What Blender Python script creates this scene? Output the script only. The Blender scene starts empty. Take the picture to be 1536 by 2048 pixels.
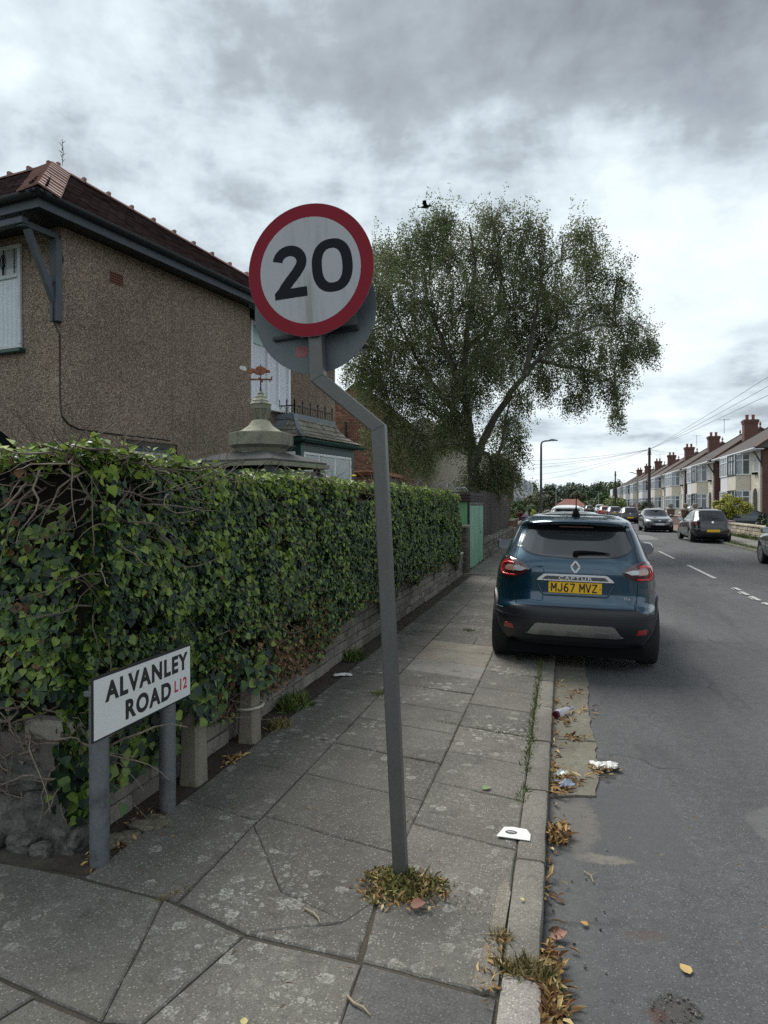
import bpy, bmesh, math, random
import numpy as np
from mathutils import Matrix, Vector

S = bpy.context.scene
COL = S.collection
R = random.Random(11)
NR = np.random.default_rng(7)
rad = math.radians

# ------------------------------------------------------------------ camera, sky, sun, exposure
cam_d = bpy.data.cameras.new('camera')
cam = bpy.data.objects.new('camera', cam_d)
COL.objects.link(cam)
S.camera = cam
cam.location = (0, 0, 1.72)
cam.rotation_euler = (rad(90 - 0.6256), 0, rad(14.113))
cam_d.sensor_fit = 'VERTICAL'
cam_d.sensor_height = 36
cam_d.lens = 36 * 1420 / 2048
cam_d.clip_start = 0.05
cam_d.clip_end = 6000

SUN_EL, SUN_AZ = rad(50), rad(-38)      # azimuth from +Y towards +X: the brighter cloud is ahead and to the left
world = bpy.data.worlds.new('World')
S.world = world
world.use_nodes = True


class NT:
    """small helper to write node trees"""
    def __init__(s, tree):
        s.t = tree
        s.x = 0

    def n(s, typ, ins=None, **at):
        nd = s.t.nodes.new(typ)
        s.x += 40
        nd.location = (s.x, 0)
        for k, v in at.items():
            setattr(nd, k, v)
        for k, v in (ins or {}).items():
            sk = nd.inputs[k]
            if isinstance(v, bpy.types.NodeSocket):
                s.t.links.new(v, sk)
            elif isinstance(v, bpy.types.Node):
                s.t.links.new(v.outputs[0], sk)
            else:
                if sk.type == 'RGBA' and len(v) == 3:
                    v = (*v, 1)
                sk.default_value = v
        return nd

    def m(s, op, a, b=0.0, c=0.0, clamp=False):
        return s.n('ShaderNodeMath', {0: a, 1: b, 2: c}, operation=op, use_clamp=clamp).outputs[0]

    def mix(s, f, a, b, bt='MIX'):
        nd = s.n('ShaderNodeMix', {0: f, 6: a, 7: b}, data_type='RGBA', blend_type=bt)
        return nd.outputs[2]

    def ramp(s, f, stops, interp='LINEAR'):
        nd = s.n('ShaderNodeValToRGB', {0: f})
        cr = nd.color_ramp
        cr.interpolation = interp
        while len(cr.elements) < len(stops):
            cr.elements.new(0.5)
        for e, (p, c) in zip(cr.elements, stops):
            e.position = p
            e.color = (c, c, c, 1) if isinstance(c, (int, float)) else (*c, 1)
        return nd.outputs[0]

    def smooth(s, v, a, b):
        return s.n('ShaderNodeMapRange', {0: v, 1: a, 2: b, 3: 0.0, 4: 1.0}, interpolation_type='SMOOTHSTEP').outputs[0]

    def noise(s, vec, scale, detail=4.0, rough=0.55, dist=0.0, dims='3D'):
        return s.n('ShaderNodeTexNoise', {'Vector': vec, 'Scale': scale, 'Detail': detail, 'Roughness': rough, 'Distortion': dist}, noise_dimensions=dims).outputs[0]


def build_sky():
    t = world.node_tree
    t.nodes.clear()
    w = NT(t)
    sky = w.n('ShaderNodeTexSky', sky_type='NISHITA', sun_disc=False, sun_elevation=SUN_EL, sun_rotation=SUN_AZ)
    d = w.n('ShaderNodeTexCoord').outputs['Generated']
    sp = w.n('ShaderNodeSeparateXYZ', {0: d})
    x, y, z = sp.outputs
    zz = w.m('ADD', w.m('MAXIMUM', z, 0.0), 0.16)
    px = w.m('DIVIDE', x, zz)
    py = w.m('DIVIDE', y, zz)
    p = w.n('ShaderNodeCombineXYZ', {0: px, 1: py, 2: 3.7}).outputs[0]
    n1 = w.noise(p, 0.62, 9.0, 0.5, 0.35)              # big cloud masses
    n2 = w.noise(p, 2.4, 8.0, 0.58, 0.15)              # billows
    n3 = w.noise(d, 8.0, 8.0, 0.6, 0.2)
    # the heavy cloud bank overhead and ahead, its ragged edge below it
    bx = w.m('DIVIDE', w.m('SUBTRACT', px, 0.58), 1.12)
    by = w.m('DIVIDE', w.m('SUBTRACT', py, 0.80), 0.85)
    bank = w.m('SQRT', w.m('ADD', w.m('MULTIPLY', bx, bx), w.m('MULTIPLY', by, by)))
    bank = w.m('SUBTRACT', 1.0, bank)
    v = w.m('ADD', w.m('ADD', w.m('MULTIPLY', n1, 1.6), -.47), w.m('MULTIPLY', n2, 0.86))
    v = w.m('ADD', v, w.m('MULTIPLY', n3, 0.54))
    v = w.m('ADD', v, w.m('MULTIPLY', w.m('MAXIMUM', bank, -0.42), 0.56))
    c = w.ramp(w.m('MULTIPLY', v, 0.6), [(0.34, (3.35, 3.6, 3.68)), (0.45, (2.95, 3.28, 3.45)), (0.53, (2.35, 2.68, 2.9)), (0.61, (1.52, 1.73, 1.92)), (0.78, (0.86, 0.96, 1.10))])
    gap = w.m('MULTIPLY', w.smooth(n2, 0.62, 0.8), 0.10)
    c = w.mix(gap, c, sky.outputs[0])
    # below the horizon: the ground's own dull tone
    c = w.mix(w.smooth(z, 0.0, -0.05), c, (1.0, 1.0, 0.95))
    bg = w.n('ShaderNodeBackground', {0: c, 1: 0.118})
    out = w.n('ShaderNodeOutputWorld')
    t.links.new(bg.outputs[0], out.inputs[0])


build_sky()
sun_d = bpy.data.lights.new('sun', 'SUN')
sun_d.energy = 1.5
sun_d.angle = rad(35)
sun_d.color = (1.0, 0.96, 0.9)
sun = bpy.data.objects.new('sun', sun_d)
COL.objects.link(sun)
sdir = Vector((math.sin(SUN_AZ) * math.cos(SUN_EL), math.cos(SUN_AZ) * math.cos(SUN_EL), math.sin(SUN_EL)))
sun.rotation_euler = sdir.to_track_quat('Z', 'Y').to_euler()
S.view_settings.view_transform = 'Standard'
S.view_settings.look = 'None'
S.view_settings.exposure = 1.36
S.view_settings.gamma = 1.0
S.view_settings.use_curve_mapping = False
S.cycles.max_bounces = 6
S.cycles.use_denoising = False

# ------------------------------------------------------------------ mesh helpers
class MB:
    def __init__(s):
        s.v = []
        s.f = []
        s.mi = []

    def add(s, vs, fs, mi=0, M=None):
        o = len(s.v)
        if M is not None:
            vs = [M @ Vector(p) for p in vs]
        s.v += [tuple(p) for p in vs]
        s.f += [tuple(i + o for i in f) for f in fs]
        s.mi += [mi] * len(fs)
        return s

    def box(s, x0, x1, y0, y1, z0, z1, b=0.0, mi=0, M=None):
        if b <= 0:
            vs = [(x, y, z) for x in (x0, x1) for y in (y0, y1) for z in (z0, z1)]
            fs = [(0, 1, 3, 2), (4, 6, 7, 5), (0, 4, 5, 1), (2, 3, 7, 6), (0, 2, 6, 4), (1, 5, 7, 3)]
            return s.add(vs, fs, mi, M)
        bm = bmesh.new()
        bmesh.ops.create_cube(bm, size=1)
        for v in bm.verts:
            v.co = Vector((x0 + (v.co.x + .5) * (x1 - x0), y0 + (v.co.y + .5) * (y1 - y0), z0 + (v.co.z + .5) * (z1 - z0)))
        bmesh.ops.bevel(bm, geom=bm.edges[:], offset=b, segments=1, affect='EDGES')
        bm.verts.ensure_lookup_table()
        bm.verts.index_update()
        s.add([v.co[:] for v in bm.verts], [[v.index for v in f.verts] for f in bm.faces], mi, M)
        bm.free()
        return s

    def bar(s, p, q, w, h, up=(0, 0, 1), mi=0):
        p, q, up = Vector(p), Vector(q), Vector(up)
        d = (q - p).normalized()
        sd = d.cross(up)
        if sd.length < 1e-5:
            sd = d.cross(Vector((1, 0, 0)))
        sd.normalize()
        u = sd.cross(d)
        vs = []
        for c in (p, q):
            for a, b in ((-1, -1), (1, -1), (1, 1), (-1, 1)):
                vs.append(c + sd * a * w / 2 + u * b * h / 2)
        return s.add(vs, [(0, 1, 2, 3), (7, 6, 5, 4), (0, 4, 5, 1), (1, 5, 6, 2), (2, 6, 7, 3), (3, 7, 4, 0)], mi)

    def tube(s, pts, r, n=8, cap=True, mi=0):
        pts = [Vector(p) for p in pts]
        rs = r if isinstance(r, (list, tuple)) else [r] * len(pts)
        vs, fs = [], []
        ref = None
        for i, p in enumerate(pts):
            d = (pts[min(i + 1, len(pts) - 1)] - pts[max(i - 1, 0)]).normalized()
            if ref is None:
                ref = d.cross(Vector((0, 0, 1)))
                if ref.length < 1e-3:
                    ref = d.cross(Vector((1, 0, 0)))
            ref = (ref - d * ref.dot(d)).normalized()
            b = d.cross(ref)
            for k in range(n):
                a = 2 * math.pi * k / n
                vs.append(p + (ref * math.cos(a) + b * math.sin(a)) * rs[i])
        for i in range(len(pts) - 1):
            for k in range(n):
                k2 = (k + 1) % n
                fs.append((i * n + k, i * n + k2, (i + 1) * n + k2, (i + 1) * n + k))
        if cap:
            fs.append(tuple(range(n - 1, -1, -1)))
            fs.append(tuple(range((len(pts) - 1) * n, len(pts) * n)))
        return s.add(vs, fs, mi)

    def lathe(s, prof, n=16, c=(0, 0, 0), a0=0.0, mi=0, M=None):
        vs, fs = [], []
        for r, z in prof:
            for k in range(n):
                a = a0 + 2 * math.pi * k / n
                vs.append((c[0] + r * math.cos(a), c[1] + r * math.sin(a), c[2] + z))
        m = len(prof)
        for i in range(m - 1):
            for k in range(n):
                k2 = (k + 1) % n
                fs.append((i * n + k, i * n + k2, (i + 1) * n + k2, (i + 1) * n + k))
        fs.append(tuple(range(n - 1, -1, -1)))
        fs.append(tuple(range((m - 1) * n, m * n)))
        return s.add(vs, fs, mi, M)

    def prism(s, poly, h0, h1, M=None, mi=0):
        """polygon in xy, extruded in z"""
        n = len(poly)
        ar = sum(poly[i][0] * poly[(i + 1) % n][1] - poly[(i + 1) % n][0] * poly[i][1] for i in range(n))
        if ar < 0:
            poly = poly[::-1]
        vs = [(x, y, h0) for x, y in poly] + [(x, y, h1) for x, y in poly]
        fs = [tuple(range(n - 1, -1, -1)), tuple(range(n, 2 * n))]
        for i in range(n):
            j = (i + 1) % n
            fs.append((i, j, n + j, n + i))
        return s.add(vs, fs, mi, M)

    def quad(s, a, b, c, d, mi=0):
        return s.add([a, b, c, d], [(0, 1, 2, 3)], mi)

    def grid(s, rows, close=False, mi=0):
        m, n = len(rows), len(rows[0])
        vs = [p for r in rows for p in r]
        fs = []
        for i in range(m - 1):
            for k in range(n if close else n - 1):
                k2 = (k + 1) % n
                fs.append((i * n + k, i * n + k2, (i + 1) * n + k2, (i + 1) * n + k))
        return s.add(vs, fs, mi)

    def mesh(s, name, mats, smooth=None):
        me = bpy.data.meshes.new(name)
        me.from_pydata(s.v, [], s.f)
        for m in (mats if isinstance(mats, (list, tuple)) else [mats]):
            me.materials.append(m)
        if any(s.mi):
            me.polygons.foreach_set('material_index', s.mi)
        if smooth:
            me.polygons.foreach_set('use_smooth', [True] * len(me.polygons))
            me.set_sharp_from_angle(angle=rad(smooth))
        me.update()
        return me


INV = {}


def tag(o, label=None, cat=None, group=None, kind=None):
    if label:
        o['label'] = label
    if cat:
        o['category'] = cat
    if group:
        o['group'] = group
    if kind:
        o['kind'] = kind
    return o


def thing(name, label, cat, loc=(0, 0, 0), rz=0.0, group=None, rot=None):
    o = bpy.data.objects.new(name, None)
    COL.objects.link(o)
    o.location = loc
    o.rotation_euler = rot if rot else (0, 0, rz)
    o.empty_display_size = 0.1
    INV[o] = (Matrix.Translation(loc) @ o.rotation_euler.to_matrix().to_4x4()).inverted()
    return tag(o, label, cat, group)


def obj(name, me, parent=None, kind=None, label=None, local=False, M=None):
    """link a mesh; vertices are in world space unless local; parented ones are moved into their thing's space"""
    o = bpy.data.objects.new(name, me)
    COL.objects.link(o)
    if parent is not None:
        o.parent = parent
        inv = INV.get(parent)
        if inv is not None and not local:
            me.transform(inv)
        INV[o] = inv
    if M is not None:
        o.matrix_local = M
    if kind:
        o['kind'] = kind
    if label:
        o['label'] = label
    return o


def part(name, mb, mat, parent, smooth=None, local=False, kind=None, label=None):
    return obj(name, mb.mesh(name, mat, smooth), parent, kind, label, local)


def solo(name, mb, mat, label, cat, loc=None, smooth=None, group=None):
    """a thing that is one mesh; its origin goes to loc"""
    me = mb.mesh(name, mat, smooth)
    o = bpy.data.objects.new(name, me)
    COL.objects.link(o)
    if loc is not None:
        me.transform(Matrix.Translation(-Vector(loc)))
        o.location = loc
    return tag(o, label, cat, group)


def struct(name, mb, mat, parent=None, smooth=None):
    o = bpy.data.objects.new(name, mb.mesh(name, mat, smooth))
    COL.objects.link(o)
    if parent is not None:
        o.parent = parent
    o['kind'] = 'structure'
    return o


def inst(name, me, parent, M, kind=None, label=None):
    o = bpy.data.objects.new(name, me)
    COL.objects.link(o)
    if parent is not None:
        o.parent = parent
        inv = INV.get(parent)
        if inv is not None:
            M = inv @ M
    o.matrix_local = M
    if kind:
        o['kind'] = kind
    if label:
        o['label'] = label
    return o


def copy_tree(o, parent=None):
    c = o.copy()
    COL.objects.link(c)
    if parent is not None:
        c.parent = parent
    for ch in list(o.children):
        copy_tree(ch, c)
    return c


def scatter(name, P, T, N, SC, tv, tf, mats, mi=None):
    """many copies of a small template as one mesh. P positions, T long axes, N normals, SC sizes"""
    P, T, N = np.asarray(P, float), np.asarray(T, float), np.asarray(N, float)
    n = len(P)
    SC = np.broadcast_to(np.asarray(SC, float), (n,))
    N = N / (np.linalg.norm(N, axis=1, keepdims=True) + 1e-9)
    T = T - N * (T * N).sum(1, keepdims=True)
    T = T / (np.linalg.norm(T, axis=1, keepdims=True) + 1e-9)
    B = np.cross(T, N)
    tv = np.asarray(tv, float)
    k = len(tv)
    V = P[:, None, :] + SC[:, None, None] * (tv[None, :, 0:1] * B[:, None, :] + tv[None, :, 1:2] * T[:, None, :] + tv[None, :, 2:3] * N[:, None, :])
    me = bpy.data.meshes.new(name)
    me.vertices.add(n * k)
    me.vertices.foreach_set('co', V.reshape(-1))
    L = sum(len(f) for f in tf)
    flat = np.array([i for f in tf for i in f])
    st = np.cumsum([0] + [len(f) for f in tf])[:-1]
    me.loops.add(n * L)
    me.loops.foreach_set('vertex_index', (flat[None] + k * np.arange(n)[:, None]).reshape(-1).astype(np.int32))
    me.polygons.add(n * len(tf))
    me.polygons.foreach_set('loop_start', (st[None] + L * np.arange(n)[:, None]).reshape(-1).astype(np.int32))
    for m in (mats if isinstance(mats, (list, tuple)) else [mats]):
        me.materials.append(m)
    if mi is not None:
        me.polygons.foreach_set('material_index', np.repeat(np.asarray(mi, np.int32), len(tf)))
    me.update(calc_edges=True)
    return me


def rnd_unit(n):
    v = NR.normal(size=(n, 3))
    return v / np.linalg.norm(v, axis=1, keepdims=True)


# ------------------------------------------------------------------ materials
def newmat(name):
    m = bpy.data.materials.new(name)
    m.use_nodes = True
    t = m.node_tree
    t.nodes.clear()
    w = NT(t)
    bs = w.n('ShaderNodeBsdfPrincipled')
    out = w.n('ShaderNodeOutputMaterial')
    t.links.new(bs.outputs[0], out.inputs[0])
    return m, w, bs


def setc(w, bs, col=None, rough=None, bump=None, bs_strength=0.3, bd=0.01, **kw):
    t = w.t
    if col is not None:
        if isinstance(col, bpy.types.NodeSocket):
            t.links.new(col, bs.inputs['Base Color'])
        else:
            bs.inputs['Base Color'].default_value = (*col, 1)
    if rough is not None:
        if isinstance(rough, bpy.types.NodeSocket):
            t.links.new(rough, bs.inputs['Roughness'])
        else:
            bs.inputs['Roughness'].default_value = rough
    if bump is not None:
        b = w.n('ShaderNodeBump', {'Height': bump, 'Strength': bs_strength, 'Distance': bd})
        t.links.new(b.outputs[0], bs.inputs['Normal'])
    for k, v in kw.items():
        bs.inputs[k.replace('_', ' ')].default_value = v


def pm(name, c, rough=0.8, var=0.12, scale=3.0, fine=0.0, fscale=120.0, bump=0.0, bscale=60.0, bd=0.004, metallic=0.0, spec=0.5, orand=0.0, irand=0.0, coat=0.0, stain=None, coords='Object'):
    """plain weathered surface: base colour, slow tone variation, fine grain, optional per-object and per-island variation"""
    m, w, bs = newmat(name)
    v = w.n('ShaderNodeTexCoord').outputs['Object'] if coords == 'Object' else w.n('ShaderNodeNewGeometry').outputs['Position']
    k = w.m('ADD', w.m('MULTIPLY', w.m('SUBTRACT', w.noise(v, scale, 5.0, 0.6), 0.5), var * 4), 1.0)
    if fine:
        k = w.m('MULTIPLY', k, w.m('ADD', w.m('MULTIPLY', w.m('SUBTRACT', w.noise(v, fscale, 2.0, 0.7), 0.5), fine * 4), 1.0))
    if orand:
        k = w.m('MULTIPLY', k, w.m('ADD', w.m('MULTIPLY', w.m('SUBTRACT', w.n('ShaderNodeObjectInfo').outputs['Random'], 0.5), orand * 2), 1.0))
    if irand:
        k = w.m('MULTIPLY', k, w.m('ADD', w.m('MULTIPLY', w.m('SUBTRACT', w.n('ShaderNodeNewGeometry').outputs['Random Per Island'], 0.5), irand * 2), 1.0))
    k = w.m('MAXIMUM', k, 0.05)
    vm = w.n('ShaderNodeVectorMath', {0: c, 'Scale': k}, operation='SCALE').outputs[0]
    col = w.n('ShaderNodeMix', {0: 0.0, 6: vm, 7: vm}, data_type='RGBA').outputs[2]
    if stain:
        sc, sscale, lo, hi = stain
        col = w.mix(w.smooth(w.noise(v, sscale, 5.0, 0.65), lo, hi), col, sc)
    bmp = w.noise(v, bscale, 4.0, 0.6) if bump else None
    setc(w, bs, col, rough, bmp, bump, bd, Metallic=metallic, Specular_IOR_Level=spec, Coat_Weight=coat)
    return m


def leafmat(name, stops, rough=0.5, clump=0.35, cscale=1.2, spec=0.4, trans=0.0):
    """foliage: each leaf picks its own tone; slow noise shifts whole clumps"""
    m, w, bs = newmat(name)
    g = w.n('ShaderNodeNewGeometry')
    r = w.m('FRACT', w.m('ADD', g.outputs['Random Per Island'], w.n('ShaderNodeObjectInfo').outputs['Random']))
    cl = w.m('MULTIPLY', w.m('SUBTRACT', w.noise(g.outputs['Position'], cscale, 3.0, 0.6), 0.5), clump * 4)
    f = w.m('ADD', r, cl, clamp=True)
    col = w.ramp(f, stops)
    setc(w, bs, col, rough, Specular_IOR_Level=spec)
    if trans:
        bs.inputs['Transmission Weight'].default_value = 0
        tr = w.n('ShaderNodeBsdfTranslucent', {0: col})
        mx = w.n('ShaderNodeMixShader', {0: trans, 1: bs.outputs[0], 2: tr.outputs[0]})
        out = [n for n in w.t.nodes if n.type == 'OUTPUT_MATERIAL'][0]
        w.t.links.new(mx.outputs[0], out.inputs[0])
    return m


def glassmat(name, tint=(0.02, 0.025, 0.03), rough=0.04, spec=0.9):
    return pm(name, tint, rough, 0.05, 2.0, spec=spec)


def txt_mesh(s, size, mat, M, depth=0.002, bold=0.0, sx=1.0, name='lettering', spacing=1.0):
    cu = bpy.data.curves.new(name, 'FONT')
    cu.body = s
    cu.size = size
    cu.extrude = depth
    cu.offset = bold
    cu.space_character = spacing
    cu.align_x = 'CENTER'
    cu.resolution_u = 6
    tmp = bpy.data.objects.new('tmp', cu)
    COL.objects.link(tmp)
    dg = bpy.context.evaluated_depsgraph_get()
    me = bpy.data.meshes.new_from_object(tmp.evaluated_get(dg))
    me.name = name
    bpy.data.objects.remove(tmp)
    me.materials.clear()
    me.materials.append(mat)
    me.transform(M @ Matrix.Diagonal((sx, 1, 1, 1)))
    return me
# ------------------------------------------------------------------ surfaces
def concrete_mat(name, base, lichen=0.5, orand=0.13, speck=0.5):
    m, w, bs = newmat(name)
    p = w.n('ShaderNodeNewGeometry').outputs['Position']
    rnd = w.n('ShaderNodeObjectInfo').outputs['Random']
    k = w.m('ADD', 1.0 - orand, w.m('MULTIPLY', rnd, orand * 2))
    n1 = w.noise(p, 1.6, 6.0, 0.62)
    k = w.m('MULTIPLY', k, w.m('ADD', 0.35, w.m('MULTIPLY', n1, 1.3)))
    n2 = w.noise(p, 170.0, 3.0, 0.75)
    k = w.m('MULTIPLY', k, w.m('ADD', -0.15, w.m('MULTIPLY', n2, 2.3)))
    k = w.m('MULTIPLY', k, w.m('ADD', 0.6, w.m('MULTIPLY', w.noise(p, 45.0, 4.0, 0.7), 0.8)))
    col = w.n('ShaderNodeVectorMath', {0: base, 'Scale': k}, operation='SCALE').outputs[0]
    # pale and dark stone chips showing in the worn face
    vo = w.n('ShaderNodeTexVoronoi', {'Vector': p, 'Scale': 85.0})
    chip = w.m('MULTIPLY', w.smooth(vo.outputs['Distance'], 0.40, 0.20), w.smooth(w.n('ShaderNodeSeparateColor', {0: vo.outputs['Color']}).outputs[0], 0.50, 0.90))
    col = w.mix(w.m('MULTIPLY', chip, speck), col, (0.52, 0.50, 0.45))
    dk = w.smooth(w.noise(p, 9.0, 4.0, 0.6), 0.56, 0.75)
    col = w.mix(w.m('MULTIPLY', dk, 0.45), col, (0.05, 0.046, 0.038))
    # lichen rosettes
    wob = w.n('ShaderNodeVectorMath', {0: p, 1: w.n('ShaderNodeVectorMath', {0: w.n('ShaderNodeTexNoise', {'Vector': p, 'Scale': 28.0, 'Detail': 4.0}).outputs[1], 'Scale': 0.05}, operation='SCALE').outputs[0]}, operation='ADD').outputs[0]
    for sc, thr, msk, amt in ((7.5, 0.24, 0.50, 0.62), (16.0, 0.28, 0.56, 0.75), (30.0, 0.3, 0.60, 0.8)):
        v2 = w.n('ShaderNodeTexVoronoi', {'Vector': wob, 'Scale': sc}, voronoi_dimensions='2D')
        dd = v2.outputs['Distance']
        spot = w.m('MULTIPLY', w.smooth(dd, thr, thr * 0.8), w.m('ADD', 0.55, w.m('MULTIPLY', w.smooth(dd, thr * 0.4, thr * 0.8), 0.45)))
        pick = w.smooth(w.n('ShaderNodeSeparateColor', {0: v2.outputs['Color']}).outputs[1], 0.42, 0.85)
        area = w.smooth(w.noise(p, 1.3, 4.0, 0.65), msk - 0.09, msk + 0.07)
        grain = w.smooth(w.noise(p, 90.0, 3.0, 0.6), 0.34, 0.60)
        a = w.m('MULTIPLY', w.m('MULTIPLY', spot, pick), w.m('MULTIPLY', area, w.m('MULTIPLY', grain, amt * lichen)))
        col = w.mix(a, col, (0.50, 0.50, 0.45))
    h = w.m('ADD', w.m('MULTIPLY', n2, 0.5), w.m('MULTIPLY', w.noise(p, 320.0, 2.0, 0.6), 0.5))
    setc(w, bs, col, 0.9, h, 0.55, 0.004, Specular_IOR_Level=0.3)
    return m


def asphalt_mat(name, base, pale=0.5, worn=()):
    m, w, bs = newmat(name)
    p = w.n('ShaderNodeNewGeometry').outputs['Position']
    mp = w.n('ShaderNodeMapping', {0: p, 3: (1.0, 0.25, 1.0)}).outputs[0]
    k = w.m('ADD', 0.3, w.m('MULTIPLY', w.noise(mp, 1.1, 6.0, 0.6), 1.4))
    k = w.m('MULTIPLY', k, w.m('ADD', -.15, w.m('MULTIPLY', w.noise(p, 120.0, 4.0, 0.8), 2.3)))
    k = w.m('MULTIPLY', k, w.m('ADD', 0.55, w.m('MULTIPLY', w.noise(p, 14.0, 6.0, 0.7), 0.9)))
    col = w.n('ShaderNodeVectorMath', {0: base, 'Scale': k}, operation='SCALE').outputs[0]
    vo = w.n('ShaderNodeTexVoronoi', {'Vector': p, 'Scale': 95.0})
    chip = w.m('MULTIPLY', w.smooth(vo.outputs['Distance'], 0.42, 0.2), w.smooth(w.n('ShaderNodeSeparateColor', {0: vo.outputs['Color']}).outputs[0], 0.60, 0.95))
    col = w.mix(w.m('MULTIPLY', chip, pale), col, (0.30, 0.30, 0.29))
    # worn pale scuffs and darker binder
    col = w.mix(w.m('MULTIPLY', w.smooth(w.noise(p, 3.2, 6.0, 0.7), 0.60, 0.80), 0.22), col, (0.22, 0.21, 0.19))
    col = w.mix(w.m('MULTIPLY', w.smooth(w.noise(mp, 2.4, 4.0, 0.6), 0.57, 0.70), 0.35), col, (0.03, 0.03, 0.032))
    # places where the surface is worn through, patched or spilt on
    wp = w.n('ShaderNodeVectorMath', {0: p, 1: w.n('ShaderNodeVectorMath', {0: w.n('ShaderNodeTexNoise', {'Vector': p, 'Scale': 9.0, 'Detail': 6.0, 'Roughness': .65}).outputs[1], 'Scale': 0.16}, operation='SCALE').outputs[0]}, operation='ADD').outputs[0]
    ws = w.n('ShaderNodeSeparateXYZ', {0: w.n('ShaderNodeVectorMath', {0: wp, 1: (-.08, -.08, 0)}, operation='ADD').outputs[0]})
    for cx, cy, rx, ry, pw, c_, amt, soft in worn:
        ax = w.m('POWER', w.m('ABSOLUTE', w.m('DIVIDE', w.m('SUBTRACT', ws.outputs[0], cx), rx)), pw)
        ay = w.m('POWER', w.m('ABSOLUTE', w.m('DIVIDE', w.m('SUBTRACT', ws.outputs[1], cy), ry)), pw)
        mk = w.smooth(w.m('ADD', ax, ay), 1.0 + soft, 1.0 - soft)
        g_ = w.m('ADD', .45, w.m('MULTIPLY', w.noise(p, 190.0, 3.0, .75), 1.1))
        cc = w.n('ShaderNodeVectorMath', {0: c_, 'Scale': g_}, operation='SCALE').outputs[0]
        brk = w.smooth(w.noise(p, 26.0, 5.0, .7), .36, .58)
        col = w.mix(w.m('MULTIPLY', w.m('MULTIPLY', mk, w.m('ADD', .5, w.m('MULTIPLY', brk, .5))), amt), col, cc)
    # hairline cracks
    cv = w.n('ShaderNodeTexVoronoi', {'Vector': w.n('ShaderNodeVectorMath', {0: p, 1: w.n('ShaderNodeVectorMath', {0: w.n('ShaderNodeTexNoise', {'Vector': p, 'Scale': 3.0, 'Detail': 5.0}).outputs[1], 'Scale': 0.5}, operation='SCALE').outputs[0]}, operation='ADD').outputs[0], 'Scale': 0.55}, feature='DISTANCE_TO_EDGE')
    ck = w.m('MULTIPLY', w.smooth(cv.outputs['Distance'], 0.012, 0.003), w.smooth(w.noise(p, 0.6, 2.0, 0.5), 0.5, 0.6))
    col = w.mix(w.m('MULTIPLY', ck, 0.6), col, (0.02, 0.02, 0.02))
    h = w.m('ADD', w.noise(p, 160.0, 3.0, 0.7), w.m('MULTIPLY', vo.outputs['Distance'], -0.4))
    setc(w, bs, col, 0.88, h, 0.6, 0.006, Specular_IOR_Level=0.35)
    return m


def roughcast_mat(name, base):
    """pebble-dash render: small stones in several tones"""
    m, w, bs = newmat(name)
    p = w.n('ShaderNodeNewGeometry').outputs['Position']
    vo = w.n('ShaderNodeTexVoronoi', {'Vector': p, 'Scale': 84.0})
    cc = w.n('ShaderNodeSeparateColor', {0: vo.outputs['Color']})
    k = w.m('ADD', 0.55, w.m('MULTIPLY', w.m('POWER', cc.outputs[0], 2.0), 1.35))
    k = w.m('MULTIPLY', k, w.m('ADD', 0.52, w.m('MULTIPLY', w.noise(p, 0.8, 6.0, 0.62), 0.96)))
    k = w.m('MULTIPLY', k, w.m('ADD', 0.7, w.m('MULTIPLY', w.smooth(vo.outputs['Distance'], 0.55, 0.2), 0.4)))
    col = w.n('ShaderNodeVectorMath', {0: base, 'Scale': k}, operation='SCALE').outputs[0]
    col = w.mix(w.m('MULTIPLY', w.smooth(cc.outputs[1], 0.86, 0.97), 0.7), col, (0.45, 0.42, 0.36))
    col = w.mix(w.m('MULTIPLY', w.smooth(cc.outputs[2], 0.8, 0.95), 0.6), col, (0.06, 0.035, 0.025))
    # rain streaks and old damp
    st = w.n('ShaderNodeMapping', {0: p, 3: (3.0, 3.0, 0.3)}).outputs[0]
    col = w.mix(w.m('MULTIPLY', w.smooth(w.noise(st, 1.6, 5.0, 0.6), 0.52, 0.75), 0.32), col, (0.10, 0.08, 0.06))
    setc(w, bs, col, 0.92, w.m('SUBTRACT', 1.0, vo.outputs['Distance']), 0.8, 0.008, Specular_IOR_Level=0.25)
    return m


def brick_mat(name, c1, c2, mortar, axis='YZ'):
    m, w, bs = newmat(name)
    p = w.n('ShaderNodeNewGeometry').outputs['Position']
    s = w.n('ShaderNodeSeparateXYZ', {0: p})
    a = s.outputs[1] if axis == 'YZ' else s.outputs[0]
    v = w.n('ShaderNodeCombineXYZ', {0: a, 1: s.outputs[2]}).outputs[0]
    b = w.n('ShaderNodeTexBrick', {'Vector': v, 'Color1': c1, 'Color2': c2, 'Mortar': mortar, 'Scale': 1.0, 'Mortar Size': 0.010, 'Brick Width': 0.225, 'Row Height': 0.075, 'Bias': -0.2}, offset=0.5)
    k = w.m('ADD', 0.65, w.m('MULTIPLY', w.noise(p, 2.2, 5.0, 0.6), 0.7))
    col = w.mix(1.0, b.outputs[0], w.n('ShaderNodeCombineColor', {0: k, 1: k, 2: k}).outputs[0], 'MULTIPLY')
    setc(w, bs, col, 0.9, b.outputs['Fac'], -0.4, 0.006)
    return m


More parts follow.
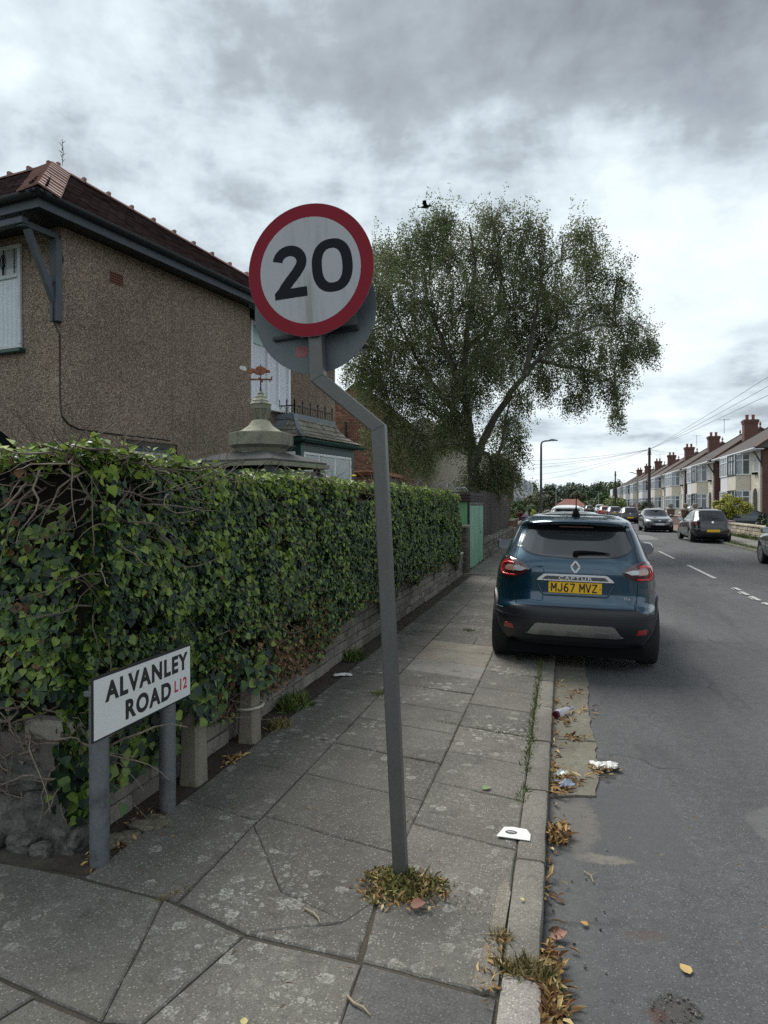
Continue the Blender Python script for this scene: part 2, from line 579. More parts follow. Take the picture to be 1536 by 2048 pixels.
M_SLAB = concrete_mat('paving concrete', (0.126, 0.119, 0.104), 1.0)
M_SLAB_NEW = concrete_mat('newer pale paving concrete', (0.205, 0.185, 0.150), 0.35, 0.12, 0.3)
M_TARMAC = asphalt_mat('footway tarmac', (0.100, 0.098, 0.092), 0.4)
M_KERB = concrete_mat('kerb concrete', (0.150, 0.142, 0.120), 0.25, 0.15, 0.35)
M_GRANITE = concrete_mat('rough kerb granite', (0.30, 0.275, 0.245), 0.2, 0.1, 0.9)
M_CHANNEL = concrete_mat('channel concrete', (0.135, 0.124, 0.098), 0.2, 0.12, 0.3)
M_ROAD = asphalt_mat('road asphalt', (0.080, 0.081, 0.083), 0.5, (
    (.30, 4.02, .31, .50, 7, (.078, .078, .080), .75, .10), (.30, 4.02, .325, .52, 8, (.03, .03, .03), .0, .1),
    (.06, 3.95, .12, .34, 2, (.17, .155, .125), .75, .5), (.20, 3.58, .13, .05, 2, (.20, .18, .15), .8, .5),
    (.24, 4.80, .12, .20, 2, (.035, .032, .03), .85, .4), (1.6, 4.15, .62, .32, 3, (.125, .125, .122), .8, .15),
    (.375, 2.56, .085, .085, 2, (.030, .028, .026), .6, .45), (.37, 2.565, .055, .055, 2, (.075, .068, .06), .6, .6), (.31, 2.53, .03, .03, 2, (.10, .04, .03), .6, .6),
    (.05, 3.1, .10, 1.6, 2, (.10, .10, .10), .45, .8), (4.2, 19.9, 2.4, .5, 6, (.095, .095, .093), .7, .1), (2.9, 39, 1.7, 3.0, 6, (.19, .19, .185), .9, .08), (.32, 2.98, .07, .03, 2, (.09, .05, .04), .5, .7)))
M_PATCH = asphalt_mat('patched asphalt', (0.084, 0.085, 0.088), 0.55)
M_BED = pm('joint dirt', (0.060, 0.052, 0.038), 0.95, 0.3, 9.0, 0.3, 90.0, 0.6, 60.0)
M_SOIL = pm('dark soil', (0.050, 0.038, 0.028), 0.95, 0.35, 8.0, 0.4, 80.0, 0.9, 45.0, 0.02)
M_LINE = pm('worn white road paint', (0.40, 0.40, 0.385), 0.8, 0.2, 12.0, 0.35, 120.0)
M_GROUND = pm('rough grass ground', (0.055, 0.065, 0.03), 0.95, 0.3, 1.5, 0.4, 30.0, 0.5, 20.0)
M_FOOTFAR = concrete_mat('far paving concrete', (0.19, 0.18, 0.16), 0.3)

# ------------------------------------------------------------------ ground, road, pavements
mb = MB()
mb.box(-1500, 1500, -200, 3000, -0.5, -0.034)
struct('ground', mb, M_GROUND)

mb = MB()
ys = [-30, 0, 4, 8, 16, 30, 60, 120, 420]
rows = []
for y in ys:
    rows.append([(-0.14 if y >= 0 else -14, y, -0.002), (0.3, y, 0.0), (3.3, y, 0.03), (6.4, y, 0.0), (6.75, y, -0.002)])
mb.grid([r[::-1] for r in rows])
road = struct('road', mb, M_ROAD)

# concrete channel blocks along the kerb; tarmac has crept over the near ones
mb_ends = [4.32, 5.30, 6.62, 7.62, 8.6, 9.6, 10.6, 11.6, 12.6, 13.6, 14.6, 15.6, 16.6]
for a, b in zip(mb_ends[:-1], mb_ends[1:]):
    m_ = MB()
    w_ = 0.235 + R.uniform(-.012, .012)
    zt_ = 0.010 + R.uniform(-.002, .003)
    lo_ = .05 if a < 4.4 else 0.0
    ed = [(w_ + R.uniform(-.016, .012) - lo_ * max(0, 1 - k / 4), a + .006 + (b - a - .012) * k / 12) for k in range(13)]
    m_.prism([(-.075, b - .006), (-.075, a + .006 - lo_ * 1.6), (.0, a + .006 - lo_), (.08, a + .006 - lo_ * .4)] + ed, -.03, zt_)
    struct('channel_block', m_, M_CHANNEL, road)
# white centre line and the joint line across the road
lm = MB()
def road_z(x):
    return 0.03 * max(0.0, 1 - abs(x - 3.3) / 3.0) + 0.006
def dash(x, y0, y1, w_=0.1, z=0.007):
    lm.add([(x - w_ / 2, y0, road_z(x) + z), (x + w_ / 2, y0, road_z(x) + z), (x + w_ / 2, y1, road_z(x) + z), (x - w_ / 2, y1, road_z(x) + z)], [(0, 1, 2, 3)])
for k in range(30):
    y0 = 17.4 + 6.0 * (k)
    dash(3.35 + R.uniform(-.02, .02), y0, y0 + 3.6, 0.10)
for y0, y1 in ((12.2, 12.8), (13.0, 13.35), (13.6, 14.2), (14.35, 14.9), (15.1, 15.6), (11.2, 11.9), (10.4, 11.0)):
    dash(3.35 + R.uniform(-.03, .03), y0, y1, 0.085)
    dash(3.25 + R.uniform(-.03, .03), y0 + .1, y1 - .15, 0.03)
struct('road_markings', lm, M_LINE, road)
lm = MB()
lm.add([(1.6, 26.0, .022), (2.6, 26.0, .032), (2.6, 26.35, .032), (1.6, 26.35, .022)], [(0, 1, 2, 3)])
struct('joint_line', lm, pm('pale sealed joint', (0.24, .24, .23), .8, .3, 8, .3, 90), road)

# pavement on our side
mb = MB()
mb.box(-2.7, -0.09, 2.0, 400, -0.03, 0.050)
mb.box(-14, -0.09, -1.0, 2.0, -0.03, 0.050)
mb.box(-14, -2.7, 2.0, 2.98, -0.03, 0.050)
pave = struct('pavement', mb, M_BED)

SK = 0.28
SLAB_N = 0
def slab(poly, mat=None, top=0.060, gap=0.0055, name='paving_slab'):
    """one flag: shrunk by the joint, worn arrises, slightly out of level"""
    cx = sum(p[0] for p in poly) / len(poly)
    cy = sum(p[1] for p in poly) / len(poly)
    fine = []
    for i in range(len(poly)):
        a, b = poly[i], poly[(i + 1) % len(poly)]
        ns = max(1, min(10, int(math.dist(a, b) / .07))) if cy < 7 else 2
        for k in range(ns):
            t = k / ns
            j = .0028 if k else .004
            fine.append((a[0] + (b[0] - a[0]) * t + R.uniform(-j, j), a[1] + (b[1] - a[1]) * t + R.uniform(-j, j)))
    poly = fine
    def shr(d):
        o = []
        for x, y in poly:
            l = math.hypot(x - cx, y - cy)
            o.append((cx + (x - cx) * (1 - d / l), cy + (y - cy) * (1 - d / l)))
        return o
    a, b = shr(gap * 0.9), shr(gap * 0.9 + 0.009)
    tx, ty = R.uniform(-.006, .006), R.uniform(-.006, .006)
    dz = R.uniform(-.0025, .0025)
    zf = lambda x, y, z: z + dz + tx * (x - cx) + ty * (y - cy)
    n = len(poly)
    s_ = MB()
    vs = [(x, y, 0.02) for x, y in a] + [(x, y, zf(x, y, top - .006)) for x, y in a] + [(x, y, zf(x, y, top)) for x, y in b]
    fs = [tuple(range(2 * n, 3 * n))]
    for i in range(n):
        j = (i + 1) % n
        fs.append((i, j, n + j, n + i))
        fs.append((n + i, n + j, 2 * n + j, 2 * n + i))
    ar = sum(poly[i][0] * poly[(i + 1) % n][1] - poly[(i + 1) % n][0] * poly[i][1] for i in range(n))
    if ar < 0:
        fs = [f[::-1] for f in fs]
    s_.add(vs, fs)
    o = struct(name, s_, mat or M_SLAB, pave)
    return o

def yat(x, y0):
    return y0 + SK * (-0.2 - x)

# column next to the kerb, middle column, column by the wall: row joints (at x = -0.2)
colA = [2.56, 3.44, 4.02, 4.57, 5.13, 5.74, 6.29, 6.95, 7.42]
while colA[-1] < 17.5:
    colA.append(colA[-1] + R.choice([.58, .6, .62]))
colB = [2.52, 3.12, 3.74, 4.32, 4.92, 5.46, 6.04, 6.56, 7.10, 7.72, 8.16, 8.6]
while colB[-1] < 17.5:
    colB.append(colB[-1] + R.choice([.6, .6, .9]))
colC = [2.29, 3.06, 3.72, 4.34, 5.0, 5.62, 6.25, 6.85]
while colC[-1] < 17.5:
    colC.append(colC[-1] + R.choice([.6, .6, .9]))
for (x0, x1), rowsY in (((-0.75, -0.208), colA), ((-1.545, -0.75), colB), ((-2.06, -1.545), colC)):
    for a, b in zip(rowsY[:-1], rowsY[1:]):
        mt = M_SLAB
        if x0 == -1.545 and 6.5 < a < 8.1:
            mt = M_SLAB_NEW if a > 7 else concrete_mat('greyish newer paving', (0.205, .195, .175), .3, .1, .3)
        if x0 == -0.75 and 9.0 < a < 10.0:
            mt = M_SLAB_NEW
        wv = lambda x: x + R.uniform(-.004, .004)
        if x0 == -1.545 and 8.1 < a < 8.2:
            xm = -1.02
            slab([(x0, yat(x0, a)), (xm, yat(xm, a)), (xm, yat(xm, b)), (x0, yat(x0, b))], mt)
            slab([(xm, yat(xm, a)), (x1, yat(x1, a)), (x1, yat(x1, b)), (xm, yat(xm, b))], mt)
            continue
        if a < 3.0 and x0 == -1.545:
            # broken flag with the repaired strip
            slab([(-1.55, 2.645), (-1.18, 2.515), (-0.83, 2.68), (-1.16, 2.82), (x0, yat(x0, b) - .12)], mt)
            slab([(-1.16, 2.82), (-0.83, 2.68), (x1, 2.86), (x1, yat(x1, b)), (x0, yat(x0, b)), (x0, yat(x0, b) - .12)], mt, gap=.003)
            slab([(-1.18, 2.515), (-0.72, 2.47), (x1, 2.86), (-0.83, 2.68)], mt)
            continue
        if a < 2.6 and x0 == -2.06:
            slab([(-2.06, 2.722), (-1.555, 2.648), (x1, yat(x1, b)), (x0, yat(x0, b))], mt)
            continue
        if a < 3.0 and x0 == -0.75:
            slab([(-0.75, 2.86), (-0.70, 2.47), (-0.210, 2.40), (-0.210, b), (x0, yat(x0, b))], mt)
            continue
        slab([(wv(x0), yat(x0, a)), (wv(x1), yat(x1, a)), (wv(x1), yat(x1, b)), (wv(x0), yat(x0, b))], mt)
# flags of the corner, laid to the other street
slab([(-2.9, 2.75), (-2.17, 2.73), (-1.62, 2.65), (-1.43, 1.97), (-1.70, 2.03), (-1.91, 2.075), (-2.9, 2.26)], gap=.005)
slab([(-1.62, 2.65), (-1.185, 2.505), (-1.30, 1.99), (-1.43, 1.97)], gap=.004)
slab([(-1.30, 1.985), (-1.43, 1.965), (-1.36, 1.1), (-1.1, 1.1)], gap=.005)
slab([(-1.185, 2.505), (-0.70, 2.455), (-0.62, 1.1), (-1.1, 1.1), (-1.30, 1.985)], gap=.004)
slab([(-2.9, 2.25), (-1.91, 2.065), (-1.72, 2.02), (-2.0, 1.1), (-2.9, 1.1)])
slab([(-1.72, 2.02), (-1.43, 1.96), (-1.36, 1.1), (-2.0, 1.1)])
slab([(-0.70, 2.455), (-0.210, 2.39), (-0.225, 1.1), (-0.62, 1.1)], M_TARMAC, gap=.003, name='tarmac_infill')
m_ = MB()
m_.box(-2.30, -2.07, 2.75, 17.5, 0.0, 0.055)
struct('soil_strip', m_, M_SOIL, pave)
m_ = MB()
m_.add([(-2.06, 16.8, .062), (-.210, 16.8, .062), (-.210, 400, .062), (-2.35, 400, .062), (-2.35, 16.8, .062)], [(0, 1, 2, 3, 4)])
struct('paved_surface', m_, M_FOOTFAR, pave)

m_ = MB()
hp = [(-.295, 2.42), (-.27, 2.40), (-.215, 2.44), (-.215, 2.75), (-.213, 3.05), (-.235, 3.18), (-.265, 3.08), (-.262, 2.9), (-.27, 2.78), (-.285, 2.62)]
m_.prism([(x + R.uniform(-.006, .006), y) for x, y in hp], .03, .0665)
struct('mortar_haunch', m_, concrete_mat('pinkish mortar haunching', (.19, .168, .14), .1, .1, .5), pave)
# kerb
mb = MB()
mb.box(-0.210, -0.085, 17.4, 400, -0.03, 0.064)
kerb = struct('kerb', mb, M_KERB)
def kerbstone(y0, y1, x0=-0.205, x1=-0.075, mat=None, z=0.066, bev=0.016):
    s_ = MB()
    z += R.uniform(-.003, .003)
    nseg = 7
    rows = []
    for i in range(nseg + 1):
        t = i / nseg
        y = y0 + .008 + (y1 - y0 - .016) * t
        e = 0.012 if i in (0, nseg) else 0
        jx = R.uniform(-.004, .004)
        rows.append([(x0, y, -.02), (x0, y, z - .004 - e), (x0 + .008, y, z - e), (x1 - bev * 1.2 + jx, y, z - e + R.uniform(-.001, .001)), (x1 - bev * .3 + jx, y, z - bev * .45 - e), (x1 + jx, y, z - bev * 1.5 - e), (x1 + .002, y, -.02)])
    s_.grid([r for r in rows])
    s_.add(rows[0], [tuple(range(7))])
    s_.add(rows[-1], [tuple(range(6, -1, -1))])
    for i, f in enumerate(s_.f):
        s_.f[i] = f[::-1]
    return struct('kerb_stone', s_, mat or M_KERB, kerb, 40)
kj = [2.585, 3.38, 4.22, 5.10, 5.98, 6.86]
while kj[-1] < 17:
    kj.append(kj[-1] + 0.9)
for a, b in zip(kj[:-1], kj[1:]):
    kerbstone(a, b)
kerbstone(1.2, 2.535, -0.20, -0.062, M_GRANITE, 0.068, 0.024)

# far side footway and kerb, gardens
mb = MB()
mb.box(6.88, 8.75, -30, 420, -0.03, 0.07)
struct('far_pavement', mb, M_FOOTFAR)
mb = MB()
mb.box(6.745, 6.878, -30, 420, -0.03, 0.076, 0.01)
struct('far_kerb', mb, M_KERB)
mb = MB()
mb.box(8.752, 12.2, -30, 420, -0.03, 0.10)
struct('far_front_gardens', mb, pm('garden paving and soil', (0.15, .14, .12), .95, .3, 1.5, .3, 40))
mb = MB()
mb.box(-40, -2.71, 2.985, 420, -0.03, 0.08)
struct('near_gardens', mb, M_GROUND)
# ------------------------------------------------------------------ corner house (roughcast, hipped roof)
A_H = rad(10.0)
DS = Vector((math.sin(A_H), math.cos(A_H), 0))       # along its street side
DL = Vector((-math.cos(A_H), math.sin(A_H), 0))      # along its front, away from the street
UP = Vector((0, 0, 1))
HK = Vector((-6.24, 7.85, 0))
def H(s, l, z):
    return HK + DS * s + DL * l + UP * z
HM = Matrix((( -DL.x, DS.x, 0, HK.x), (-DL.y, DS.y, 0, HK.y), (0, 0, 1, 0), (0, 0, 0, 1)))   # local x = towards street, y = along side
def hbox(mb, s0, s1, l0, l1, z0, z1, b=0, mi=0):
    return mb.box(-l1, -l0, s0, s1, z0, z1, b, mi, HM)

M_ROUGH = roughcast_mat('brown roughcast render', (0.295, 0.226, 0.170))
M_BLACKPAINT = pm('weathered dark blue-black paint', (0.020, 0.026, 0.034), 0.5, 0.25, 5.0, 0.2, 60)
M_GREYTIMBER = pm('grey-blue painted timber', (0.058, 0.072, 0.088), 0.6, 0.2, 6.0, 0.15, 60)
M_GUTTER = pm('old cast gutter', (0.016, 0.021, 0.026), 0.4, 0.3, 6.0, 0.3, 50)
M_TILE = pm('dark purple-brown roof tile', (0.020, 0.0135, 0.014), 1.0, 0.25, 6.0, 0.3, 60, 0.3, 80, orand=0.45, irand=0.45, spec=.0)
M_PINK = pm('pinkish clay hip tile', (0.255, 0.150, 0.130), 0.85, 0.25, 6.0, 0.3, 50, 0.4, 60, orand=0.22, stain=((0.10, .065, .055), 7.0, .55, .75))
M_WHITE = pm('white window frame', (0.74, 0.77, 0.79), 0.45, 0.06, 4.0)
M_WHITEWOOD = pm('dull white painted wood', (0.50, 0.54, 0.55), 0.6, 0.15, 5.0)
M_GLASS = glassmat('window glass', (0.035, 0.045, 0.055), 0.03)
M_CURTAIN = pm('pale net curtain', (0.50, 0.58, 0.64), 0.9, 0.1, 3.0)
M_LILAC = pm('lilac window blind', (0.66, 0.66, 0.76), 0.8, 0.05, 2.0)
M_DARK = pm('dark interior', (0.008, 0.008, 0.009), 0.9, spec=.05)
M_LEAD = pm('lead flashing', (0.17, 0.19, 0.215), 0.55, 0.25, 5.0, 0.2, 40)
M_GREENPAINT = pm('dark green paint', (0.012, 0.055, 0.048), 0.4, 0.15, 4.0)
M_AIRBRICK = pm('terracotta air brick', (0.16, 0.07, 0.045), 0.9, 0.2, 20)

house = thing('corner_house', 'brown roughcast house with dark hipped roof and pink hip tiles above the ivy hedge', 'house', H(0, 0, 0))
mb = MB()
hbox(mb, 0, 4.16, 0.0, 9, 0.0, 5.28)
part('wall', mb, M_ROUGH, house)
mb = MB()
hbox(mb, 4.16, 8.1, 0.35, 9, 0.0, 5.279)
part('rear_wing_wall', mb, M_ROUGH, house)

FO, SO, ZE, PS, ST = 0.62, 0.34, 5.40, 0.80, 1.62     # front/side overhang, eaves, slope, hip run
def roof_pt(s, l, dz=0):
    """height of the roof at a plan position, measured from its eaves"""
    a = min(s + FO, ST)
    b = min(l + SO, ST)
    return H(s, l, ZE + min(a, b) * PS + dz)
# roof deck: the street slope tapers along a hip to the far corner; front slope, ridge, backs
mb = MB()
SE, LE = 8.3, 9.3
ap = (ST - FO, ST - SO)
AP = roof_pt(*ap)
B = [H(-FO, -SO, ZE), H(SE, -SO, ZE), H(-FO, LE, ZE), AP, roof_pt(ap[0], LE), H(SE, LE, ZE)]
mb.add(B, [(0, 1, 3), (2, 0, 3, 4), (3, 1, 5, 4), (2, 4, 5), (0, 2, 5, 1)])
roof = part('roof', mb, pm('roof underlay', (0.02, .016, .016), .95), house)
# plain tiles: each one its own piece on the slopes seen from the street
tm = MB()
tm.box(-0.080, 0.080, -0.10, 0.10, 0.0, 0.014)
tile_me = tm.mesh('roof_tile', M_TILE)
sl = math.atan(PS)
tiles = []
def tile_run(face):
    nrow = 21
    for r in range(nrow):
        u = r * ST / nrow                         # plan distance from the eaves
        n = int((SE + FO if face == 's' else 4.2) / 0.166)
        for k in range(n):
            t = (k + (0.5 if r % 2 else 0.0)) * 0.166
            if t < u - 0.02:
                continue
            s, l = ((t - FO, u - SO) if face == 's' else (u - FO, t - SO))
            if face == 's' and t > (SE + FO) - (SE + FO - ST) * u / ST - .06:
                continue
            p = H(s, l, ZE + u * PS + 0.028 + R.uniform(0, .005))
            yv = (DL if face == 's' else DS) * math.cos(sl) + UP * math.sin(sl)
            xv = DS if face == 's' else -DL
            xv = (xv + UP * R.uniform(-.02, .02)).normalized()
            zv = xv.cross(yv)
            if zv.z < 0:
                xv = -xv
                zv = -zv
            yv = (yv + zv * (0.075 + R.uniform(-.02, .03))).normalized() * -1
            xv = yv.cross(zv).normalized()
            zv = xv.cross(yv)
            M = Matrix((xv, yv, zv)).transposed().to_4x4()
            M.translation = p
            tiles.append((p, M))
tile_run('s')
tile_run('f')
tiles.sort(key=lambda q: (q[0] - Vector((0, 0, 1.7))).length)
for p, M in tiles[:290]:
    inst('roof_tile', tile_me, roof, M)
mb = MB()
for p, M in tiles[290:]:
    mb.add([v.co for v in tile_me.vertices], [tuple(f.vertices) for f in tile_me.polygons], 0, M)
part('roof_tiles', mb, M_TILE, roof, kind='stuff')
# big angular hip tiles on the near hip, then ridge tiles with raised joints
def saddle(w, ln, drop, th=0.025):
    s_ = MB()
    top = [(-w, -drop), (0, 0), (w, -drop)]
    vs = []
    for y in (0, ln):
        vs += [(x, y, z) for x, z in top] + [(x, y, z - th) for x, z in top]
    fs = [(0, 1, 7, 6), (1, 2, 8, 7), (3, 9, 10, 4), (4, 10, 11, 5), (0, 3, 4, 1), (1, 4, 5, 2), (6, 7, 10, 9), (7, 8, 11, 10), (0, 6, 9, 3), (2, 5, 11, 8)]
    s_.add(vs, fs)
    return s_
hip0 = H(-FO, -SO, ZE)
hipd = (roof_pt(*ap) - hip0)
hl = hipd.length
hd = hipd.normalized()
sidev = hd.cross(UP).normalized()
upv = sidev.cross(hd)
hme = saddle(0.235, 0.26, 0.125).mesh('hip_tile', M_PINK)
n = 12
for k in range(n):
    p = hip0 + hd * (hl * (k / n) - .02) + upv * 0.115
    yv = (hd - upv * 0.10).normalized()
    zv = sidev.cross(yv)
    M = Matrix((sidev, yv, zv)).transposed().to_4x4()
    M.translation = p + upv * R.uniform(0, .012)
    inst('hip_tile', hme, roof, M)
mb = MB()
mb.add([hip0 + upv * .1 + hd * .02, hip0 + hd * .02 - sidev * .2 - upv * .05, hip0 + hd * .02 + sidev * .2 - upv * .05], [(0, 1, 2), (2, 1, 0)])
part('hip_end', mb, M_DARK, roof)
rme = saddle(0.115, 0.40, 0.075).mesh('ridge_tile', M_PINK)
kn = MB()
kn.box(-.06, .06, -.03, .03, -.05, .020, .012)
kme = kn.mesh('ridge_joint', M_PINK)
for base, dv, ln in ((AP, (B[1] - AP).normalized(), (B[1] - AP).length), (AP, DL, 5.0)):
    sv = dv.cross(UP).normalized()
    k = 0
    while k * 0.42 < ln - .2:
        M = Matrix((sv, dv, sv.cross(dv))).transposed().to_4x4()
        M.translation = base + dv * (k * .42 + .06) + UP * 0.085
        o = inst('ridge_tile', rme, roof, M)
        Mk = M.copy()
        Mk.translation = base + dv * (k * .42 + .06) + UP * 0.09
        inst('ridge_joint', kme, roof, Mk)
        k += 1
# soffit, fascia, gutter
mb = MB()
hbox(mb, -FO + .02, SE - .02, -SO + .02, -0.003, 5.285, 5.31)
hbox(mb, -FO + .02, -0.003, -.003, LE, 5.285, 5.31)
part('soffit', mb, M_BLACKPAINT, house)
mb = MB()
hbox(mb, -FO - .0, SE, -SO - .0, -SO + .018, 5.24, 5.385)
hbox(mb, -FO - .0, -FO + .018, -SO + .019, LE, 5.24, 5.385)
part('fascia', mb, M_GREYTIMBER, house)
def halfround(p, q, r, out):
    s_ = MB()
    p, q, out = Vector(p), Vector(q), Vector(out)
    rows = []
    for c in (p, q):
        rows.append([c + out * (r * math.cos(a)) + UP * (r * math.sin(a)) for a in [math.pi + math.pi * k / 8 for k in range(9)]] +
                    [c + out * ((r - .012) * math.cos(a)) + UP * ((r - .012) * math.sin(a)) for a in [math.pi + math.pi * (8 - k) / 8 for k in range(9)]])
    s_.grid(rows, close=True)
    return s_
mb = halfround(H(-FO - .14, -SO - .062, 5.40), H(SE, -SO - .062, 5.40), 0.06, -DL)
mb2 = halfround(H(-FO - .062, -SO - .14, 5.40), H(-FO - .062, LE, 5.40), 0.06, -DS)
mb.add(mb2.v, mb2.f)
part('gutter', mb, M_GUTTER, house, smooth=40)
# timber eaves bracket on the corner
mb = MB()
hbox(mb, -.10, -.002, -.03, .10, 4.05, 5.10, .008)
br = part('eaves_bracket', mb, M_GREYTIMBER, house)
mb = MB()
mb.bar(H(-.04, .04, 5.135), H(-FO + .06, .04, 5.135), .09, .07)
part('bracket_arm', mb, M_GREYTIMBER, br)
mb = MB()
mb.bar(H(-.06, .04, 4.28), H(-FO + .15, .04, 5.09), .07, .075)
part('bracket_strut', mb, M_GREYTIMBER, br)
mb = MB()
hbox(mb, -FO + .03, -FO + .12, -.02, 6.0, 5.12, 5.20, .006)
part('eaves_beam', mb, M_GREYTIMBER, br)
# air brick
mb = MB()
hbox(mb, .82, 1.06, -.012, -.002, 4.80, 4.96)
ab = part('air_brick', mb, M_AIRBRICK, house)
mb = MB()
for i in range(6):
    for j in range(4):
        hbox(mb, .835 + i * .037, .855 + i * .037, -.0135, -.0125, 4.815 + j * .036, 4.836 + j * .036)
part('vent_hole', mb, M_DARK, ab, kind='stuff')
# cable clipped down the corner and along the wall
mb = MB()
mb.tube([H(-.02, -.012, 5.0), H(.02, -.02, 4.85), H(-.05, -.012, 4.68), H(-.12, .02, 4.5), H(-.11, .02, 4.04), H(-.012, .02, 3.9), H(-.012, .025, 3.15), H(-.012, .015, 3.0), H(-.012, .002, 2.9), H(-.002, -.012, 2.84), H(.10, -.012, 2.76), H(.25, -.012, 2.71), H(.9, -.012, 2.70), H(2.0, -.012, 2.705), H(2.16, -.012, 2.64), H(2.2, -.012, 2.3)], 0.009, 6)
part('cable', mb, M_GUTTER, house, smooth=60)

def window(parent, org, ex, ey, w, h, bars=(), trans=(), fr=0.06, depth=0.05, mats=(M_WHITE, M_GLASS), back=None, name='window', sill=None, silld=.1):
    """framed window: org = lower left corner on the wall face, ex along, ey outward; bars = mullion fractions, trans = transom fractions"""
    org, ex, ey = Vector(org), Vector(ex).normalized(), Vector(ey).normalized()
    M = Matrix((ex, ey, UP)).transposed().to_4x4()
    M.translation = org
    f = MB()
    f.box(0, w, .0, depth, 0, fr, .006, 0, M)
    f.box(0, w, .0, depth, h - fr, h, .006, 0, M)
    f.box(0, fr, .0, depth, fr + .001, h - fr - .001, .006, 0, M)
    f.box(w - fr, w, .0, depth, fr + .001, h - fr - .001, .006, 0, M)
    for b in bars:
        f.box(b * w - fr * .4, b * w + fr * .4, .0, depth * .9, fr + .001, h - fr - .001, .005, 0, M)
    for t in trans:
        f.box(fr + .001, w - fr - .001, .0, depth * 1.1, t * h - fr * .45, t * h + fr * .45, .005, 0, M)
    o = part(name, f, mats[0], parent)
    g = MB()
    xs = [fr] + [b * w for b in bars] + [w - fr]
    zs = [fr] + [t * h for t in trans] + [h - fr]
    for i in range(len(xs) - 1):
        for j in range(len(zs) - 1):
            g = MB()
            g.box(xs[i] + .002, xs[i + 1] - .002, .012 + .0005, .020, zs[j] + .002, zs[j + 1] - .002, 0, 0, M)
            part('pane', g, mats[1], o)
    if back is not None:
        k = MB()
        k.box(fr, w - fr, .003, .009, fr, h - fr, 0, 0, M)
        part('curtain', k, back, o)
    if sill is not None:
        k = MB()
        k.box(-.05, w + .05, 0.0, silld, -.055, -.002, .008, 0, M)
        part('sill', k, sill, o)
    return o

# see-through pane with the curtain right behind it
def thinglass():
    m, w, bs = newmat('thin window pane')
    bs.inputs['Base Color'].default_value = (.9, .95, .97, 1)
    bs.inputs['Roughness'].default_value = .02
    bs.inputs['Alpha'].default_value = .22
    bs.inputs['Specular IOR Level'].default_value = .8
    return m
M_THIN = thinglass()
# first-floor front window: leaded top light, net curtain below
def pleats(name, c1, c2, freq, vec_axis):
    m, w, bs = newmat(name)
    p = w.n('ShaderNodeNewGeometry').outputs['Position']
    d = w.n('ShaderNodeVectorMath', {0: p, 1: tuple(vec_axis)}, operation='DOT_PRODUCT').outputs['Value']
    s_ = w.m('ADD', 0.5, w.m('MULTIPLY', w.m('SINE', w.m('ADD', w.m('MULTIPLY', d, freq), w.m('MULTIPLY', w.noise(p, 3.0), 6.0))), 0.5))
    col = w.mix(s_, c1, c2)
    setc(w, bs, col, .9, s_, .6, .02)
    return m
M_NET = pleats('net curtain folds', (.42, .50, .56), (.62, .70, .75), 75.0, DL)
wf = window(house, H(-.002, 2.30, 3.78), -DL, -DS, 1.6, 1.38, bars=(0.5,), trans=(.70,), fr=.055, depth=.04, mats=(M_WHITEWOOD, M_THIN), back=M_NET, sill=M_GREENPAINT)
mb = MB()
for k in (0.10, 0.30, .44, .60):
    mb.bar(H(-.034, .72 + k, 4.78), H(-.034, .72 + k, 5.11), .008, .008)
cx = .72 + .37 - .05
ring = [H(-.034, cx + .045 * math.cos(a), 4.96 + .09 * math.sin(a)) for a in [2 * math.pi * i / 14 for i in range(15)]]
mb.tube(ring, .006, 4)
mb.bar(H(-.034, cx, 4.78), H(-.034, cx, 5.03), .008, .008)
part('leadwork', mb, M_DARK, wf)
mb = MB()
hbox(mb, -.014, -.0115, .76, 2.24, 4.77, 5.11)
part('leaded_light', mb, pm('dark leaded glass', (.10, .125, .135), .3, .3, 9), wf)
# porch arch
mb = MB()
AC, AZ = 1.50, 1.87
rows = []
for rr, d in ((1.25, 0), (1.25, -.045), (1.12, -.07), (1.0, -.05), (.95, -.05), (.95, 0)):
    rows.append([H(d - .001, AC + rr * math.cos(a), AZ + rr * .98 * math.sin(a)) for a in [math.pi * k / 30 for k in range(31)]])
mb.grid(rows)
mb.f = [f[::-1] for f in mb.f]
part('porch_arch', mb, M_ROUGH, house, smooth=40)
mb = MB()
poly = [(AC + .945 * math.cos(a), AZ + .93 * math.sin(a)) for a in [math.pi * k / 30 for k in range(31)]] + [(AC - .945, .1), (AC + .945, .1)]
mb.add([H(-.006, l, z) for l, z in poly], [tuple(range(len(poly)))])
part('porch_opening', mb, M_DARK, house)
# small ground-floor side window with a drip lintel
wn = window(house, H(1.13, -.002, 1.62), DS, -DL, .92, .93, bars=(), trans=(), fr=.05, depth=.03, mats=(M_GREENPAINT, M_GLASS))
mb = MB()
hbox(mb, 1.20, 1.98, -.034, -.030, 2.46, 2.482)
hbox(mb, 1.96, 1.978, -.034, -.030, 1.67, 2.459)
part('inner_bead', mb, M_WHITEWOOD, wn)
mb = MB()
hbox(mb, 1.02, 2.16, -.03, -.002, 2.64, 2.69, .01)
part('drip_mould', mb, M_ROUGH, wn)
mb = MB()
hbox(mb, 1.13, 2.05, -.018, -.002, 2.555, 2.638, .004)
part('lintel', mb, pm('stained lintel', (.075, .07, .06), .9, .3, 8), wn)
# big white first-floor window of the rear wing
wr = window(house, H(4.62, .348, 3.62), DS, -DL, 1.42, 1.60, bars=(.42, .70), trans=(), fr=.075, depth=.06, mats=(M_WHITE, M_THIN), back=M_LILAC, sill=M_WHITE, silld=.14)
mb = MB()
hbox(mb, 4.70, 5.20, .305, .33, 4.80, 5.13)
part('top_light', mb, pm('pale green privacy glass', (.30, .46, .45), .2, .1, 3), wr)

